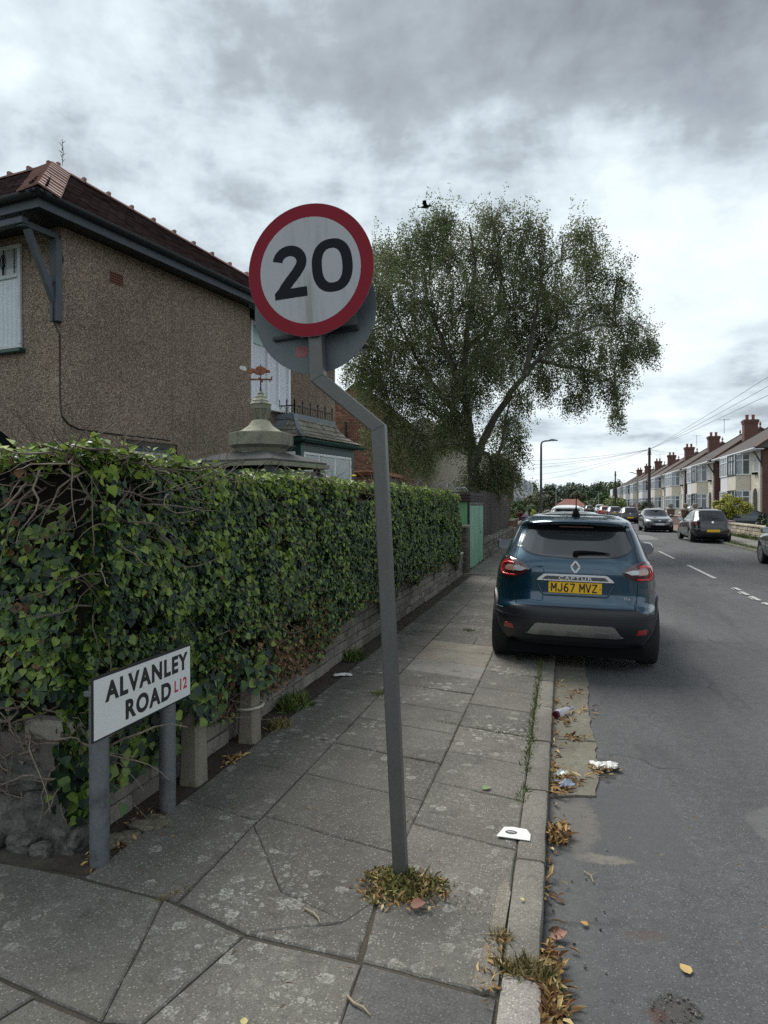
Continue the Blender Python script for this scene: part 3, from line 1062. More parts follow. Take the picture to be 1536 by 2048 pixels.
# ---- green bay with the slate mansard and iron cresting
bay = 'bay'
BY0, BY1, BL0, BL1 = 5.25, 7.55, -.42, .348
BZ = .36
mb = MB()
hbox(mb, BY0, BY1, BL0, BL1, .1, 1.55 + BZ)
b_o = part('bay_window', mb, M_ROUGH, house)
mb = MB()
for s0 in (BY0, BY1 - .1):
    hbox(mb, s0, s0 + .1, BL0, BL0 + .1, 1.552 + BZ, 2.52 + BZ)
hbox(mb, BY0 + .101, BY1 - .101, BL0, BL0 + .06, 2.40 + BZ, 2.52 + BZ)
hbox(mb, BY0, BY0 + .06, BL0 + .101, BL1, 2.40 + BZ, 2.52 + BZ)
hbox(mb, BY0 - .02, BY1 + .02, BL0 - .02, BL1, 2.521 + BZ, 2.56 + BZ)
part('bay_frame', mb, M_GREENPAINT, b_o)
M_BLIND = None
def blind_mat():
    m, w, bs = newmat('slatted blind')
    z = w.n('ShaderNodeSeparateXYZ', {0: w.n('ShaderNodeNewGeometry').outputs['Position']}).outputs[2]
    s_ = w.smooth(w.m('FRACT', w.m('MULTIPLY', z, 28.0)), 0.0, 0.9)
    col = w.mix(s_, (.10, .13, .13), (.36, .42, .42))
    setc(w, bs, col, .6, s_, .6, .01)
    return m
M_BLIND = blind_mat()
window(house, H(BY0 + .13, BL0 + .03, 1.56 + BZ), DS, -DL, BY1 - BY0 - .26, .83, bars=(.29, .63), fr=.055, depth=.035, mats=(M_WHITE, M_THIN), back=M_BLIND, name='bay_casement')
window(house, H(BY0 + .03, BL1 - .02, 1.56 + BZ), -DL, -DS, .62, .83, bars=(.5,), fr=.055, depth=.035, mats=(M_WHITE, M_THIN), back=M_BLIND, name='bay_casement')
mb = halfround(H(BY0 - .16, BL0 - .15, 2.62 + BZ), H(BY1 + .16, BL0 - .15, 2.62 + BZ), .06, -DL)
m2 = halfround(H(BY0 - .15, BL0 - .15, 2.62 + BZ), H(BY0 - .15, BL1, 2.62 + BZ), .06, -DS)
mb.add(m2.v, m2.f)
hbox(mb, BY0 - .085, BY1 + .085, BL0 - .085, BL1, 2.562 + BZ, 2.655 + BZ)
part('bay_gutter', mb, M_GREENPAINT, b_o, smooth=40)
# concave mansard: rows of small slates
M_SLATE = pm('grey-green lichened slate', (0.235, 0.215, 0.17), 0.85, 0.25, 6.0, 0.25, 60, 0.3, 60, orand=.28, stain=((.14, .135, .12), 9.0, .5, .7))
prof = [(0.0, 0.0), (.15, .075), (.27, .16), (.36, .26), (.425, .37), (.47, .49)]     # inward, up
mb = MB()
rows = []
for d, z in prof:
    rows.append([H(BY1 + .13 - d, BL1, 2.66 + BZ + z), H(BY1 + .13 - d, BL0 - .13 + d, 2.66 + BZ + z), H(BY0 - .13 + d, BL0 - .13 + d, 2.66 + BZ + z), H(BY0 - .13 + d, BL1, 2.66 + BZ + z)])
mb.grid(rows)
d, z = prof[-1]
mb.add([H(BY1 + .13 - d, BL1, 2.66 + BZ + z), H(BY1 + .13 - d, BL0 - .13 + d, 2.66 + BZ + z), H(BY0 - .13 + d, BL0 - .13 + d, 2.66 + BZ + z), H(BY0 - .13 + d, BL1, 2.66 + BZ + z)], [(0, 1, 2, 3)])
br_o = part('bay_roof', mb, M_LEAD, b_o)
def slates(fixed, along0, along1, face):
    for i in range(len(prof) - 1):
        (d0, z0), (d1, z1) = prof[i], prof[i + 1]
        a0, a1 = along0 + d0, along1 - d0
        n_ = max(3, int((a1 - a0) / .15))
        off = .5 if i % 2 else 0
        for k in range(n_ + 1):
            u0 = a0 + max(0, (k - off)) * (a1 - a0) / n_
            u1 = a0 + min(n_, (k + 1 - off)) * (a1 - a0) / n_
            if u1 - u0 < .03:
                continue
            s_ = MB()
            g = .003
            def P(u, d, z, e):
                if face == 's':
                    return H(u, BL0 - .13 + d - e, 2.66 + BZ + z + e * .6)
                return H(BY0 - .13 + d - e, u, 2.66 + BZ + z + e * .6)
            e0, e1 = .022 + R.uniform(0, .006), .008
            vs = [P(u0 + g, d0, z0, e0), P(u1 - g, d0, z0, e0), P(u1 - g, d1, z1, e1), P(u0 + g, d1, z1, e1), P(u0 + g, d0, z0, 0), P(u1 - g, d0, z0, 0)]
            s_.add(vs, [(0, 1, 2, 3), (4, 5, 1, 0), (3, 2, 1, 0)][:2])
            yield s_
for s_ in slates(0, BY0 - .13, BY1 + .13, 's'):
    obj('slate', s_.mesh('slate', M_SLATE), b_o)
for s_ in slates(0, BL0 - .13, BL1 + .05, 'f'):
    obj('slate', s_.mesh('slate', M_SLATE), b_o)
mb = MB()
for i in range(len(prof) - 1):
    (d0, z0), (d1, z1) = prof[i], prof[i + 1]
    mb.bar(H(BY0 - .13 + d0 - .015, BL0 - .13 + d0 - .015, 2.675 + BZ + z0), H(BY0 - .13 + d1 - .015, BL0 - .13 + d1 - .015, 2.675 + BZ + z1), .075, .03)
d, z = prof[-1]
mb.bar(H(BY0 - .13 + d, BL0 - .13 + d - .02, 2.66 + BZ + z - .03), H(BY1 + .13 - d, BL0 - .13 + d - .02, 2.66 + BZ + z - .03), .07, .10)
mb.bar(H(BY0 - .13 + d - .02, BL0 - .13 + d, 2.66 + BZ + z - .03), H(BY0 - .13 + d - .02, BL1, 2.66 + BZ + z - .03), .07, .10)
part('lead_hip', mb, M_LEAD, b_o)
# cresting
M_IRON = pm('black iron', (.012, .012, .013), .5, .2, 20)
mb = MB()
zc = 2.66 + BZ + z + .03
def crest(p0, p1, n_):
    p0, p1 = Vector(p0), Vector(p1)
    for hh in (.0, .165):
        mb.bar(p0 + UP * hh, p1 + UP * hh, .018, .018)
    for k in range(n_ + 1):
        q = p0 + (p1 - p0) * (k / n_)
        mb.bar(q, q + UP * .25, .02, .02)
        mb.lathe([(.0, 0), (.022, .015), (.012, .04), (.0, .07)], 6, q + UP * .24)
        if k < n_:
            c = p0 + (p1 - p0) * ((k + .5) / n_)
            dv = (p1 - p0).normalized()
            for sg in (-1, 1):
                mb.tube([c + dv * (sg * (.012 + .05 * math.sin(a))) + UP * (.085 + .07 * math.cos(a)) for a in [math.pi * i / 8 for i in range(9)]], .007, 4)
crest(H(BY0 + .36, BL0 + .36, zc), H(BY1 - .36, BL0 + .36, zc), 5)
crest(H(BY0 + .36, BL0 + .36, zc), H(BY0 + .36, BL1 - .05, zc), 2)
part('roof_cresting', mb, M_IRON, b_o)
# weed on the ridge
mb = MB()
p = roof_pt(ap[0] + .16, ap[1], .10)
mb.tube([p, p + Vector((.02, 0, .2)), p + Vector((.0, 0, .4))], .005, 4)
for k in range(9):
    q = p + UP * (.06 + .035 * k)
    a = k * 2.4
    mb.tube([q, q + Vector((.05 * math.cos(a), .05 * math.sin(a), .04))], [.008, .002], 4)
solo('roof_weed', mb, pm('dry weed', (.07, .065, .045), .9), 'thin dry weed growing from the house ridge above the hip', 'weed', p)

# ------------------------------------------------------------------ wooden garden gazebo with cupola and weathervane
GZ = Vector((-3.30, 7.43, 0))
M_OLDWOOD = pm('green-grey weathered wood', (0.205, 0.205, 0.155), 0.85, 0.25, 4.0, 0.3, 70, 0.4, 60, stain=((.09, .095, .075), 6.0, .5, .7))
M_SHINGLE = pm('lichened wooden shingle', (0.33, 0.32, 0.235), 0.9, 0.2, 7.0, 0.25, 60, orand=.2, irand=.2, stain=((.16, .155, .12), 9., .52, .7))
M_FELT = pm('dark roof felt', (.055, .058, .055), .9, .3, 5, .3, 60)
gz = thing('garden_gazebo', 'weathered wooden gazebo with octagonal shingled cupola behind the ivy hedge', 'gazebo', GZ)
gr = rad(-13)
mb = MB()
a8 = math.pi / 8
def oc(r, z):
    return (r, z)
mb.lathe([(.76, 2.165), (.76, 2.195), (.45, 2.275), (.28, 2.31)], 4, GZ, math.pi / 4 + gr)
part('lower_roof', mb, M_FELT, gz)
mb = MB()
for k in range(4):
    a = math.pi / 4 + gr + k * math.pi / 2
    b = a + math.pi / 2
    mb.bar(GZ + Vector((.775 * math.cos(a), .775 * math.sin(a), 2.148)), GZ + Vector((.775 * math.cos(b), .775 * math.sin(b), 2.148)), .04, .045)
part('eaves_board', mb, M_OLDWOOD, gz)
mb = MB()
for k in range(4):
    a = math.pi / 4 + gr + k * math.pi / 2
    c = GZ + Vector((.66 * math.cos(a), .66 * math.sin(a), 0))
    mb.bar(c + UP * .08, c + UP * 2.15, .09, .09)
    b = a + math.pi / 2
    d = GZ + Vector((.66 * math.cos(b), .66 * math.sin(b), 0))
    mb.bar(c + UP * 2.03, d + UP * 2.03, .05, .12)
part('post_frame', mb, M_GUTTER, gz)
for k in range(4):
    a = math.pi / 4 + gr + k * math.pi / 2
    b = a + math.pi / 2
    c = GZ + Vector((.64 * math.cos(a), .64 * math.sin(a), 0))
    d = GZ + Vector((.64 * math.cos(b), .64 * math.sin(b), 0))
    mb = MB()
    mb.bar(c + UP * 1.1, d + UP * 1.1, .02, 1.7)
    part('side_panel', mb, M_DARK, gz)
mb = MB()
mb.lathe([(.27, 2.27), (.27, 2.30), (.30, 2.345), (.345, 2.372), (.355, 2.376), (.355, 2.508), (.35, 2.515), (.31, 2.518)], 8, GZ, a8)
part('cupola_ring', mb, M_OLDWOOD, gz)
for k in range(8):
    a = a8 + k * math.pi / 4
    mb = MB()
    p = GZ + Vector((.357 * math.cos(a), .357 * math.sin(a), 0))
    mb.bar(p + UP * 2.38, p + UP * 2.504, .014, .010)
    part('ring_batten', mb, M_OLDWOOD, gz)
mb = MB()
mb.lathe([(.33, 2.519), (.22, 2.548), (.14, 2.60), (.10, 2.655), (.085, 2.668)], 8, GZ, a8)
part('cupola_roof', mb, M_SHINGLE, gz)
mb = MB()
mb.lathe([(.062, 2.669), (.072, 2.71), (.105, 2.782)], 8, GZ, a8)
for k in range(8):
    a = a8 + k * math.pi / 4
    mb.bar(GZ + Vector((.066 * math.cos(a), .066 * math.sin(a), 2.668)), GZ + Vector((0.110 * math.cos(a), 0.110 * math.sin(a), 2.784)), .022, .02)
part('lantern', mb, M_OLDWOOD, gz)
mb = MB()
mb.lathe([(.108, 2.785), (.114, 2.79), (.114, 2.832), (.12, 2.838), (.11, 2.842)], 8, GZ, a8)
part('lantern_ring', mb, M_OLDWOOD, gz)
for j, (r0, z0, r1, z1) in enumerate(((.120, 2.840, .083, 2.882), (.090, 2.880, .055, 2.922), (.062, 2.920, .028, 2.965), (.034, 2.963, .007, 3.0))):
    mb = MB()
    mb.lathe([(r0, z0), (r0 + .004, z0 + .006), (r1, z1)], 8, GZ, a8)
    part('shingle_course', mb, M_SHINGLE, gz)
M_RUST = pm('rusted iron', (.23, .085, .04), .85, .35, 14, .3, 80, stain=((.07, .035, .025), 20, .5, .65))
vane = thing('weathervane', 'rusty weathervane with a cut-out figure on top of the gazebo cupola', 'weathervane', GZ + UP * 2.995)
vd = Vector((math.cos(rad(14)), math.sin(rad(14)), 0))
vz = 2.995
V = lambda x, z: GZ + vd * x + UP * (vz + z)
mb = MB()
mb.tube([V(0, -.005), V(0, .05), V(0, .30)], [.014, .008, .006], 8)
part('spindle', mb, M_IRON, vane)
mb = MB()
mb.bar(V(-.13, .13), V(.13, .13), .012, .018)
mb.bar(GZ + Vector((-vd.y * .12, vd.x * .12, vz + .125)), GZ - Vector((-vd.y * .12, vd.x * .12, -vz - .125)), .012, .018)
mb.bar(V(.10, .105), V(.13, .165), .010, .012)
part('direction_arm', mb, M_RUST, vane)
poly = [(-.16, .20), (-.13, .24), (-.10, .255), (-.06, .25), (-.045, .27), (0, .285), (.04, .265), (.075, .24), (.10, .235), (.11, .215), (.10, .20), (.06, .205), (.03, .185), (-.01, .178), (-.05, .185), (-.08, .205), (-.11, .19), (-.13, .20)]
mb = MB()
VM = Matrix(((vd.x, 0, -vd.y, GZ.x), (vd.y, 0, vd.x, GZ.y), (0, 1, 0, vz), (0, 0, 0, 1)))
mb.prism(poly, -.006, .006, VM)
mb.prism([(-.24, .265), (-.22, .285), (-.18, .282), (-.155, .25), (-.165, .225), (-.20, .235), (-.23, .245)], -.004, .004, VM, 1)
part('figure', mb, [M_RUST, pm('flaking white paint', (.5, .5, .46), .8, .3, 30)], vane)
# ------------------------------------------------------------------ low garden wall under the hedge
M_WALLST = pm('grey-brown walling block', (0.205, 0.185, 0.155), 0.92, 0.28, 5.0, 0.3, 90, 0.6, 50, orand=.28, stain=((.085, .08, .068), 6., .52, .72))
M_MORTAR = pm('dirty mortar', (0.10, 0.092, 0.078), .95, .3, 10, .3, 90)
wall = thing('garden_wall', 'low weathered block wall below the ivy hedge along the pavement', 'wall', (-2.3, 3, 0.06))
mb = MB()
mb.box(-2.52, -2.275, 3.0, 16.55, -0.02, 0.56)
mb.box(-9, -2.3, 3.02, 3.25, -0.02, 0.56)
part('wall_core', mb, M_MORTAR, wall)
cz = 0.052
for c in range(5):
    h = (.102, .10, .098, .104, .094)[c]
    y = 3.0 + (c % 2) * .12
    while y < 16.4:
        ln = R.choice((.24, .32, .40, .44))
        y1 = min(y + ln, 16.5)
        m_ = MB()
        pr = R.uniform(-.008, .012)
        m_.box(-2.40, -2.258 + pr, y + .005, y1 - .005, cz + .004, cz + h - .005, .009)
        part('walling_block', m_, M_WALLST, wall)
        y = y1
    cz += h
m_ = MB()
y = 6.0
while y < 16.4:
    ln = R.uniform(.5, .7)
    m_ = MB()
    m_.box(-2.54, -2.215 + R.uniform(-.01, .01), y + .006, y + ln - .006, cz + .003, cz + .058, .012)
    part('coping_stone', m_, M_WALLST, wall)
    y += ln
# rough corner: broken pier of lumpy stones
def rock(name, c, r, seed, mat, parent, sub=2, jag=.22):
    bm = bmesh.new()
    bmesh.ops.create_icosphere(bm, subdivisions=sub, radius=1)
    rr = random.Random(seed)
    off = Vector((rr.uniform(0, 9), rr.uniform(0, 9), rr.uniform(0, 9)))
    from mathutils import noise as mn
    for v in bm.verts:
        d = v.co.normalized()
        b = max(abs(d.x), abs(d.y), abs(d.z))
        k = .62 / b * .78 + .22
        k *= 1 + jag * mn.noise(d * 1.6 + off) + jag * .5 * mn.noise(d * 4.0 + off) + jag * .25 * mn.noise(d * 9.0 + off)
        v.co = Vector((d.x * r[0], d.y * r[1], d.z * r[2])) * k + Vector(c)
    me = bpy.data.meshes.new(name)
    bm.to_mesh(me)
    bm.free()
    me.materials.append(mat)
    return obj(name, me, parent)
M_ROCK = pm('grey broken stone', (0.095, 0.090, 0.082), .9, .4, 6., .35, 60, .8, 35, .015, orand=.25, stain=((.028, .027, .026), 7., .5, .66))
M_RUBBLE = pm('mossy rubble', (0.14, .125, .09), .95, .35, 9., .35, 70, .8, 40, .012, orand=.25, stain=((.05, .05, .025), 10., .5, .7))
pier = thing('corner_pier', 'broken grey stone pier at the street corner under bare ivy stems', 'stone pier', (-2.4, 2.98, .05))
for i, (c, r, sd) in enumerate((((-2.44, 3.04, .20), (.24, .20, .17), 3), ((-2.64, 3.04, .15), (.22, .20, .15), 5), ((-2.31, 2.95, .10), (.11, .10, .10), 8), ((-2.52, 2.90, .085), (.10, .09, .065), 12), ((-2.70, 2.89, .08), (.10, .09, .06), 15), ((-2.40, 2.87, .07), (.07, .06, .05), 18), ((-2.62, 3.08, .36), (.30, .17, .10), 22))):
    rock('stone', c, r, sd, M_ROCK, pier, 3)
m_ = MB()
m_.box(-2.62, -2.27, 3.0, 3.2, .50, .62, .02, 0, Matrix.Rotation(rad(4), 4, 'Y'))
rubble = thing('rubble', 'mossy broken rubble at the foot of the name plate posts', 'rubble', (-2.1, 3.2, .05))
for i in range(11):
    rock('stone', (R.uniform(-2.17, -1.99), R.uniform(2.96, 3.42), .055), (R.uniform(.05, .10), R.uniform(.05, .10), R.uniform(.02, .045)), 40 + i, M_RUBBLE, rubble, 2, .3)

# sandstone block caught in the stems
solo('loose_block', MB().box(-2.62, -2.20, 2.99, 3.19, .535, .645, .02, 0), M_WALLST, 'squared stone block resting in the ivy stems behind the name plate', 'stone block', (-2.4, 3.1, .53))

# ------------------------------------------------------------------ ivy hedge
M_IVY = leafmat('ivy leaf', [(0.0, (0.009, 0.021, 0.014)), (.26, (0.016, 0.039, 0.023)), (.45, (0.030, 0.067, 0.023)), (.62, (0.060, 0.113, 0.025)), (.80, (0.109, 0.172, 0.032)), (1.0, (0.190, 0.259, 0.052))], .46, .30, 3.2, .34)
M_IVYTOP = leafmat('young ivy leaf', [(0.0, (0.077, 0.138, 0.024)), (.4, (0.143, 0.220, 0.033)), (.75, (0.220, 0.308, 0.050)), (1.0, (0.330, 0.396, 0.088))], .6, .2, 3., .2, .25)
M_IVYDRY = leafmat('dry ivy leaf', [(0.0, (.06, .034, .02)), (.5, (.12, .066, .036)), (.85, (.19, .11, .06)), (1.0, (.26, .17, .10))], .8, .2, 4., .2)
M_STEM = pm('bare ivy stem', (0.155, 0.122, 0.095), .85, .3, 9, .3, 80, .4, 90, irand=.5)
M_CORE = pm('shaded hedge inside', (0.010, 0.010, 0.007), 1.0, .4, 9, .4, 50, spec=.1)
hedge = thing('ivy_hedge', 'tall thick ivy hedge growing over the low wall along the pavement', 'hedge', (-2.6, 3.2, .06))
from mathutils import noise as mn
def lump(y, z):
    return .055 * mn.noise(Vector((y * 1.3, z * 1.5, 4.2))) + .04 * mn.noise(Vector((y * 4.1, z * 4.4, 9.1)))
def top_z(y):
    return 1.935 + .07 * math.exp(-((y - 2.9) / .6) ** 2) + .035 * mn.noise(Vector((y * .9, 0, 3))) + .025 * mn.noise(Vector((y * 3.5, 0, 7))) - (.0 if y < 14.5 else .06 * (y - 14.5)) + (.02 if y > 9 else 0)
def bot_z(y):
    if y < 6.2:
        b = .30
    elif y < 7.2:
        b = .30 + .33 * (y - 6.2)
    else:
        b = .63
    for c, w_, d in ((8.8, .35, .25), (15.6, .8, .34), (10.6, .25, .12), (12.6, .4, .1)):
        b -= d * math.exp(-((y - c) / w_) ** 2)
    return b + .05 * mn.noise(Vector((y * 3.0, 0, 1)))
def face_x(y, z):
    """front face of the hedge: bulging towards the pavement, rounded at the top and at both ends"""
    t = (z - .4) / 1.6
    x = -2.17 + .07 * math.sin(min(max(t, 0), 1) * math.pi) + lump(y, z)
    if z > 1.75:
        x -= (z - 1.75) ** 2 * 2.0
    if y > 15.3:
        pass
    if y > 14.8:
        x -= (y - 14.8) ** 2 * .25
    if y < 4.3 and z < 1.15:
        x -= .12 * min(1, (4.3 - y) / .35) * min(1, (1.15 - z) / .15)
    return x
# inside body, so gaps between the leaves read dark
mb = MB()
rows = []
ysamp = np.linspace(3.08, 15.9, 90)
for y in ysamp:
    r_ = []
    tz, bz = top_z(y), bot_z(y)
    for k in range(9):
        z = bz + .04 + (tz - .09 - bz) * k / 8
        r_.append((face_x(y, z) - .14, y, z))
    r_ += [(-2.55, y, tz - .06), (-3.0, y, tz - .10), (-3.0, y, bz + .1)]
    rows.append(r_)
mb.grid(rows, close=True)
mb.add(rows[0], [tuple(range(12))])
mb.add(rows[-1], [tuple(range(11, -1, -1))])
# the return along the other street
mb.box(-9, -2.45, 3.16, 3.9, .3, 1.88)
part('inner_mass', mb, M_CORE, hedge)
LT = [(0, 0, 0), (-.40, .06, .06), (-.46, .36, .12), (-.30, .58, .07), (0, .95, -.05), (.30, .58, .07), (.46, .36, .12), (.40, .06, .06), (0, .40, -.04)]
LF = [(8, 0, 1, 2), (8, 2, 3, 4), (8, 4, 5, 6), (8, 6, 7, 0)]
P, T, N, SZ, MI, LF_keep = [], [], [], [], [], []
def add_leaf(p, n, t, s, mi):
    P.append(p)
    N.append(n)
    T.append(t)
    SZ.append(s)
    MI.append(mi)
for i in range(135000):
    y = 2.98 + 13.0 * (R.random() ** 1.25)
    tz, bz = top_z(y), bot_z(y)
    z = bz - .03 + (tz - bz + .03) * R.random()
    q = mn.noise(Vector((y * 1.6, z * 1.9, 20)))
    # thin woody area near the corner, dry patch low down
    thin = math.exp(-((y - 3.0) / .28) ** 2 - ((z - 1.82) / .24) ** 2) * .85 + math.exp(-((y - 2.95) / .22) ** 2 - ((z - .85) / .5) ** 2) * .55
    dry = math.exp(-((y - 5.5) / .95) ** 2 - ((z - .52) / .27) ** 2) + .55 * math.exp(-((y - 4.4) / .6) ** 2 - ((z - .36) / .16) ** 2) + .5 * math.exp(-((z - bz) / .10) ** 2)
    thin += dry * .5
    if R.random() < thin or q < -.46 or mn.noise(Vector((y * 5.5, z * 6.0, 31))) < -.34:
        continue
    d = R.random() ** 1.6 * .17
    x = face_x(y, z) - d + .02
    mi = 0
    if R.random() < dry * .75 or R.random() < .012:
        mi = 2
    elif R.random() < .05 + .55 * max(0, (z - (tz - .2)) / .2) + (.22 if mn.noise(Vector((y * 2.6, z * 3.0, 55))) > .28 else 0):
        mi = 1
    n = Vector((1.0, R.gauss(-.12, .42), R.gauss(.35, .42)))
    t = Vector((R.gauss(.1, .3), R.gauss(0, .5), R.gauss(-.9, .45)))
    s = (.024 + .034 * R.random() ** 1.8) * (1.0 if y < 6 else .95) * (1.1 if mi == 1 else 1) * (.85 if mi == 2 else 1)
    add_leaf((x, y, z), n, t, s, mi)
for i in range(24000):          # top
    y = 3.0 + 12.8 * (R.random() ** 1.3)
    x = -2.22 - R.random() ** 1.5 * .85
    z = top_z(y) - .03 + R.gauss(0, .028) - max(0, -2.3 - x) * .03
    if R.random() < .12:
        z += R.uniform(.015, .06)
    if mn.noise(Vector((x * 3, y * 1.4, 2))) < -.30 and y < 5.5:
        continue
    mi = 1 if R.random() < .72 else (0 if R.random() < .9 else 2)
    add_leaf((x, y, z), Vector((R.gauss(.4, .5), R.gauss(-.3, .5), 1)), Vector((R.gauss(.6, .6), R.gauss(-.2, .8), R.gauss(-.1, .5))), R.uniform(.028, .058), mi)
for i in range(14000):           # return face towards the other street
    x = -2.3 - 2.2 * R.random() ** 1.2
    z = .35 + 1.62 * R.random()
    if z < .75 and R.random() < .75:
        continue
    if R.random() < .75 * math.exp(-((z - 1.85) / .25) ** 2):
        continue
    y = 3.05 + R.random() ** 1.5 * .12 + .05 * mn.noise(Vector((x * 3, z * 3, 0))) + .6 * max(0, (x + 2.42)) ** 1.0
    mi = 2 if R.random() < .05 else (1 if R.random() < .08 else 0)
    add_leaf((x, y, z), Vector((R.gauss(.15, .4), -1, R.gauss(.3, .4))), Vector((R.gauss(0, .5), R.gauss(-.1, .3), R.gauss(-.9, .45))), R.uniform(.03, .06), mi)
for i in range(900):            # ivy hanging behind the name plate and beside the near post
    if i < 480:
        y, z, x = R.uniform(3.15, 3.85), R.uniform(.28, .75), -2.19 - R.random() * .10
    elif i < 720:
        y, z, x = R.gauss(2.98, .05), R.uniform(.20, .58), R.gauss(-2.27, .06)
    else:
        y, z, x = R.choice((3.83, 4.6)) + R.gauss(0, .11), R.uniform(.44, .68), -2.10 + R.random() * .07
    add_leaf((x, y, z), Vector((1, R.gauss(-.4, .4), R.gauss(.3, .4))), Vector((R.gauss(.1, .3), R.gauss(0, .5), R.gauss(-.9, .4))), R.uniform(.04, .075), 0)
P_, N_, T_ = np.array([tuple(p) for p in P]), np.array([tuple(p) for p in N]), np.array([tuple(p) for p in T])
SZ_, MI_ = np.array(SZ), np.array(MI)
# the largest-looking outer leaves are separate pieces
camp = np.array((0, 0, 1.72))
dist = np.linalg.norm(P_ - camp, axis=1)
fx = np.array([face_x(p[1], p[2]) for p in P_])
outer = (P_[:, 0] > fx - .005) | (P_[:, 2] > 1.95)
score = SZ_ / dist * outer * (P_[:, 1] > 2.9)
pick = np.argsort(-score)[:290]
rest = np.ones(len(P_), bool)
rest[pick] = False
lm_ = scatter('ivy_leaves', P_[rest], T_[rest], N_[rest], SZ_[rest], LT, LF, [M_IVY, M_IVYTOP, M_IVYDRY], MI_[rest])
ivy = obj('ivy_leaves', lm_, hedge, 'stuff')
leaf_me = []
for mt in (M_IVY, M_IVYTOP, M_IVYDRY):
    leaf_me.append(scatter('leaf', [(0, 0, 0)], [(0, 1, 0)], [(0, 0, 1)], [1.0], LT, LF, mt))
for i in pick:
    n = Vector(N_[i]).normalized()
    t = Vector(T_[i])
    t = (t - n * t.dot(n)).normalized()
    b = t.cross(n)
    M = Matrix((b, t, n)).transposed().to_4x4() @ Matrix.Scale(SZ_[i], 4)
    M.translation = Vector(P_[i]) + n * .006
    inst('leaf', leaf_me[MI_[i]], hedge, M)
# woody stems
mb = MB()
def wiggle(p, d, ln, r0, n=7, wob=.5, g=0.0):
    p, d = Vector(p), Vector(d).normalized()
    pts, rs = [p.copy()], [r0]
    for k in range(n):
        d = (d + Vector((R.gauss(0, wob), R.gauss(0, wob), R.gauss(0, wob) + g)) * .45).normalized()
        p = p + d * ln / n
        pts.append(p.copy())
        rs.append(r0 * (1 - .75 * (k + 1) / n))
    mb.tube(pts, rs, 5, False)
for i in range(900):
    y = 2.98 + 12.5 * R.random() ** 1.8
    tz, bz = top_z(y), bot_z(y)
    z = R.uniform(bz, tz)
    if y < 4.2 and z < 1.2:
        continue
    if i % 3 == 0:
        z = tz - R.random() * .12
    wiggle((face_x(y, z) - .05 - R.random() * .05, y, z), (R.gauss(.1, .4), R.gauss(0, 1), R.gauss(0, .8)), R.uniform(.15, .5), R.uniform(.0025, .006))
for i in range(330):    # woody top near the corner, bare stems over the broken pier
    if i < 250:
        p = (R.uniform(-2.75, -2.15), R.uniform(2.98, 4.0), R.uniform(1.66, 1.99))
        d = (R.gauss(0, 1), R.gauss(0, .8), R.gauss(-.35, .3))
    else:
        p = (R.uniform(-2.9, -2.25), 3.0 + R.uniform(-.06, .06), R.uniform(.30, .72))
        d = (R.gauss(0, 1), R.gauss(0, .25), R.gauss(-.2, .35))
    wiggle(p, d, R.uniform(.2, .6), R.uniform(.003, .009))
for i in range(170):    # dry twig thatch
    p = (-2.2 + R.uniform(-.06, .05), R.gauss(5.4, .75), R.uniform(.3, .7))
    wiggle(p, (R.gauss(.1, .4), R.gauss(0, 1), R.gauss(-.4, .7)), R.uniform(.1, .3), R.uniform(.0018, .0035))
part('stem', mb, M_STEM, hedge, smooth=60, kind='stuff')
# one yellow flower on the top edge
mb = MB()
mb.lathe([(.004, 0), (.03, .012), (.03, .02), (.004, .026)], 8, (-2.17, 7.3, 2.01))
solo('dandelion', mb, pm('yellow petals', (.7, .5, .02), .7), 'single small yellow flower on the hedge top', 'flower', (-2.17, 7.3, 2.01))
mb = MB()
mb.lathe([(.002, 0), (.014, .006), (.017, .014), (.003, .020)], 7, (-2.10, 3.86, .45))
solo('yellow_flower', mb, bpy.data.materials['yellow petals'], 'small yellow flower stuck to the tall concrete stub post', 'flower', (-2.10, 3.86, .45))

# ------------------------------------------------------------------ street name plate on two posts
M_GALV = pm('dull galvanised steel', (0.165, 0.178, 0.192), 0.5, 0.25, 5.0, 0.15, 60, metallic=.45, stain=((.085, .09, .095), 5., .5, .72))
M_PLATE = pm('white enamel plate', (0.72, 0.74, 0.74), 0.35, 0.04, 5.0, stain=((.55, .54, .50), 16., .66, .78))
M_PBLACK = pm('black plate lettering', (.012, .012, .014), .5)
M_PRED = pm('red plate lettering', (.45, .02, .03), .5)
npl = thing('street_name_plate', 'white street name plate lettered ALVANLEY ROAD L12 on two grey posts', 'street sign', (-2.1, 3.15, .06))
pa, pb = Vector((-2.078, 2.855, 0)), Vector((-2.078, 3.44, 0))
for c, tz in ((pa, .885), (pb, .83)):
    mb = MB()
    mb.lathe([(.044, .02), (.044, tz - .004), (.040, tz)], 20, c)
    part('post', mb, M_GALV, npl, smooth=40)
def frame(org, ex, ez, ey=None):
    """matrix with x = ex, y = ez (up in the lettering plane), z = outward"""
    ex, ez = Vector(ex).normalized(), Vector(ez).normalized()
    n = ex.cross(ez)
    M = Matrix((ex, ez, n)).transposed().to_4x4()
    M.translation = Vector(org)
    return M
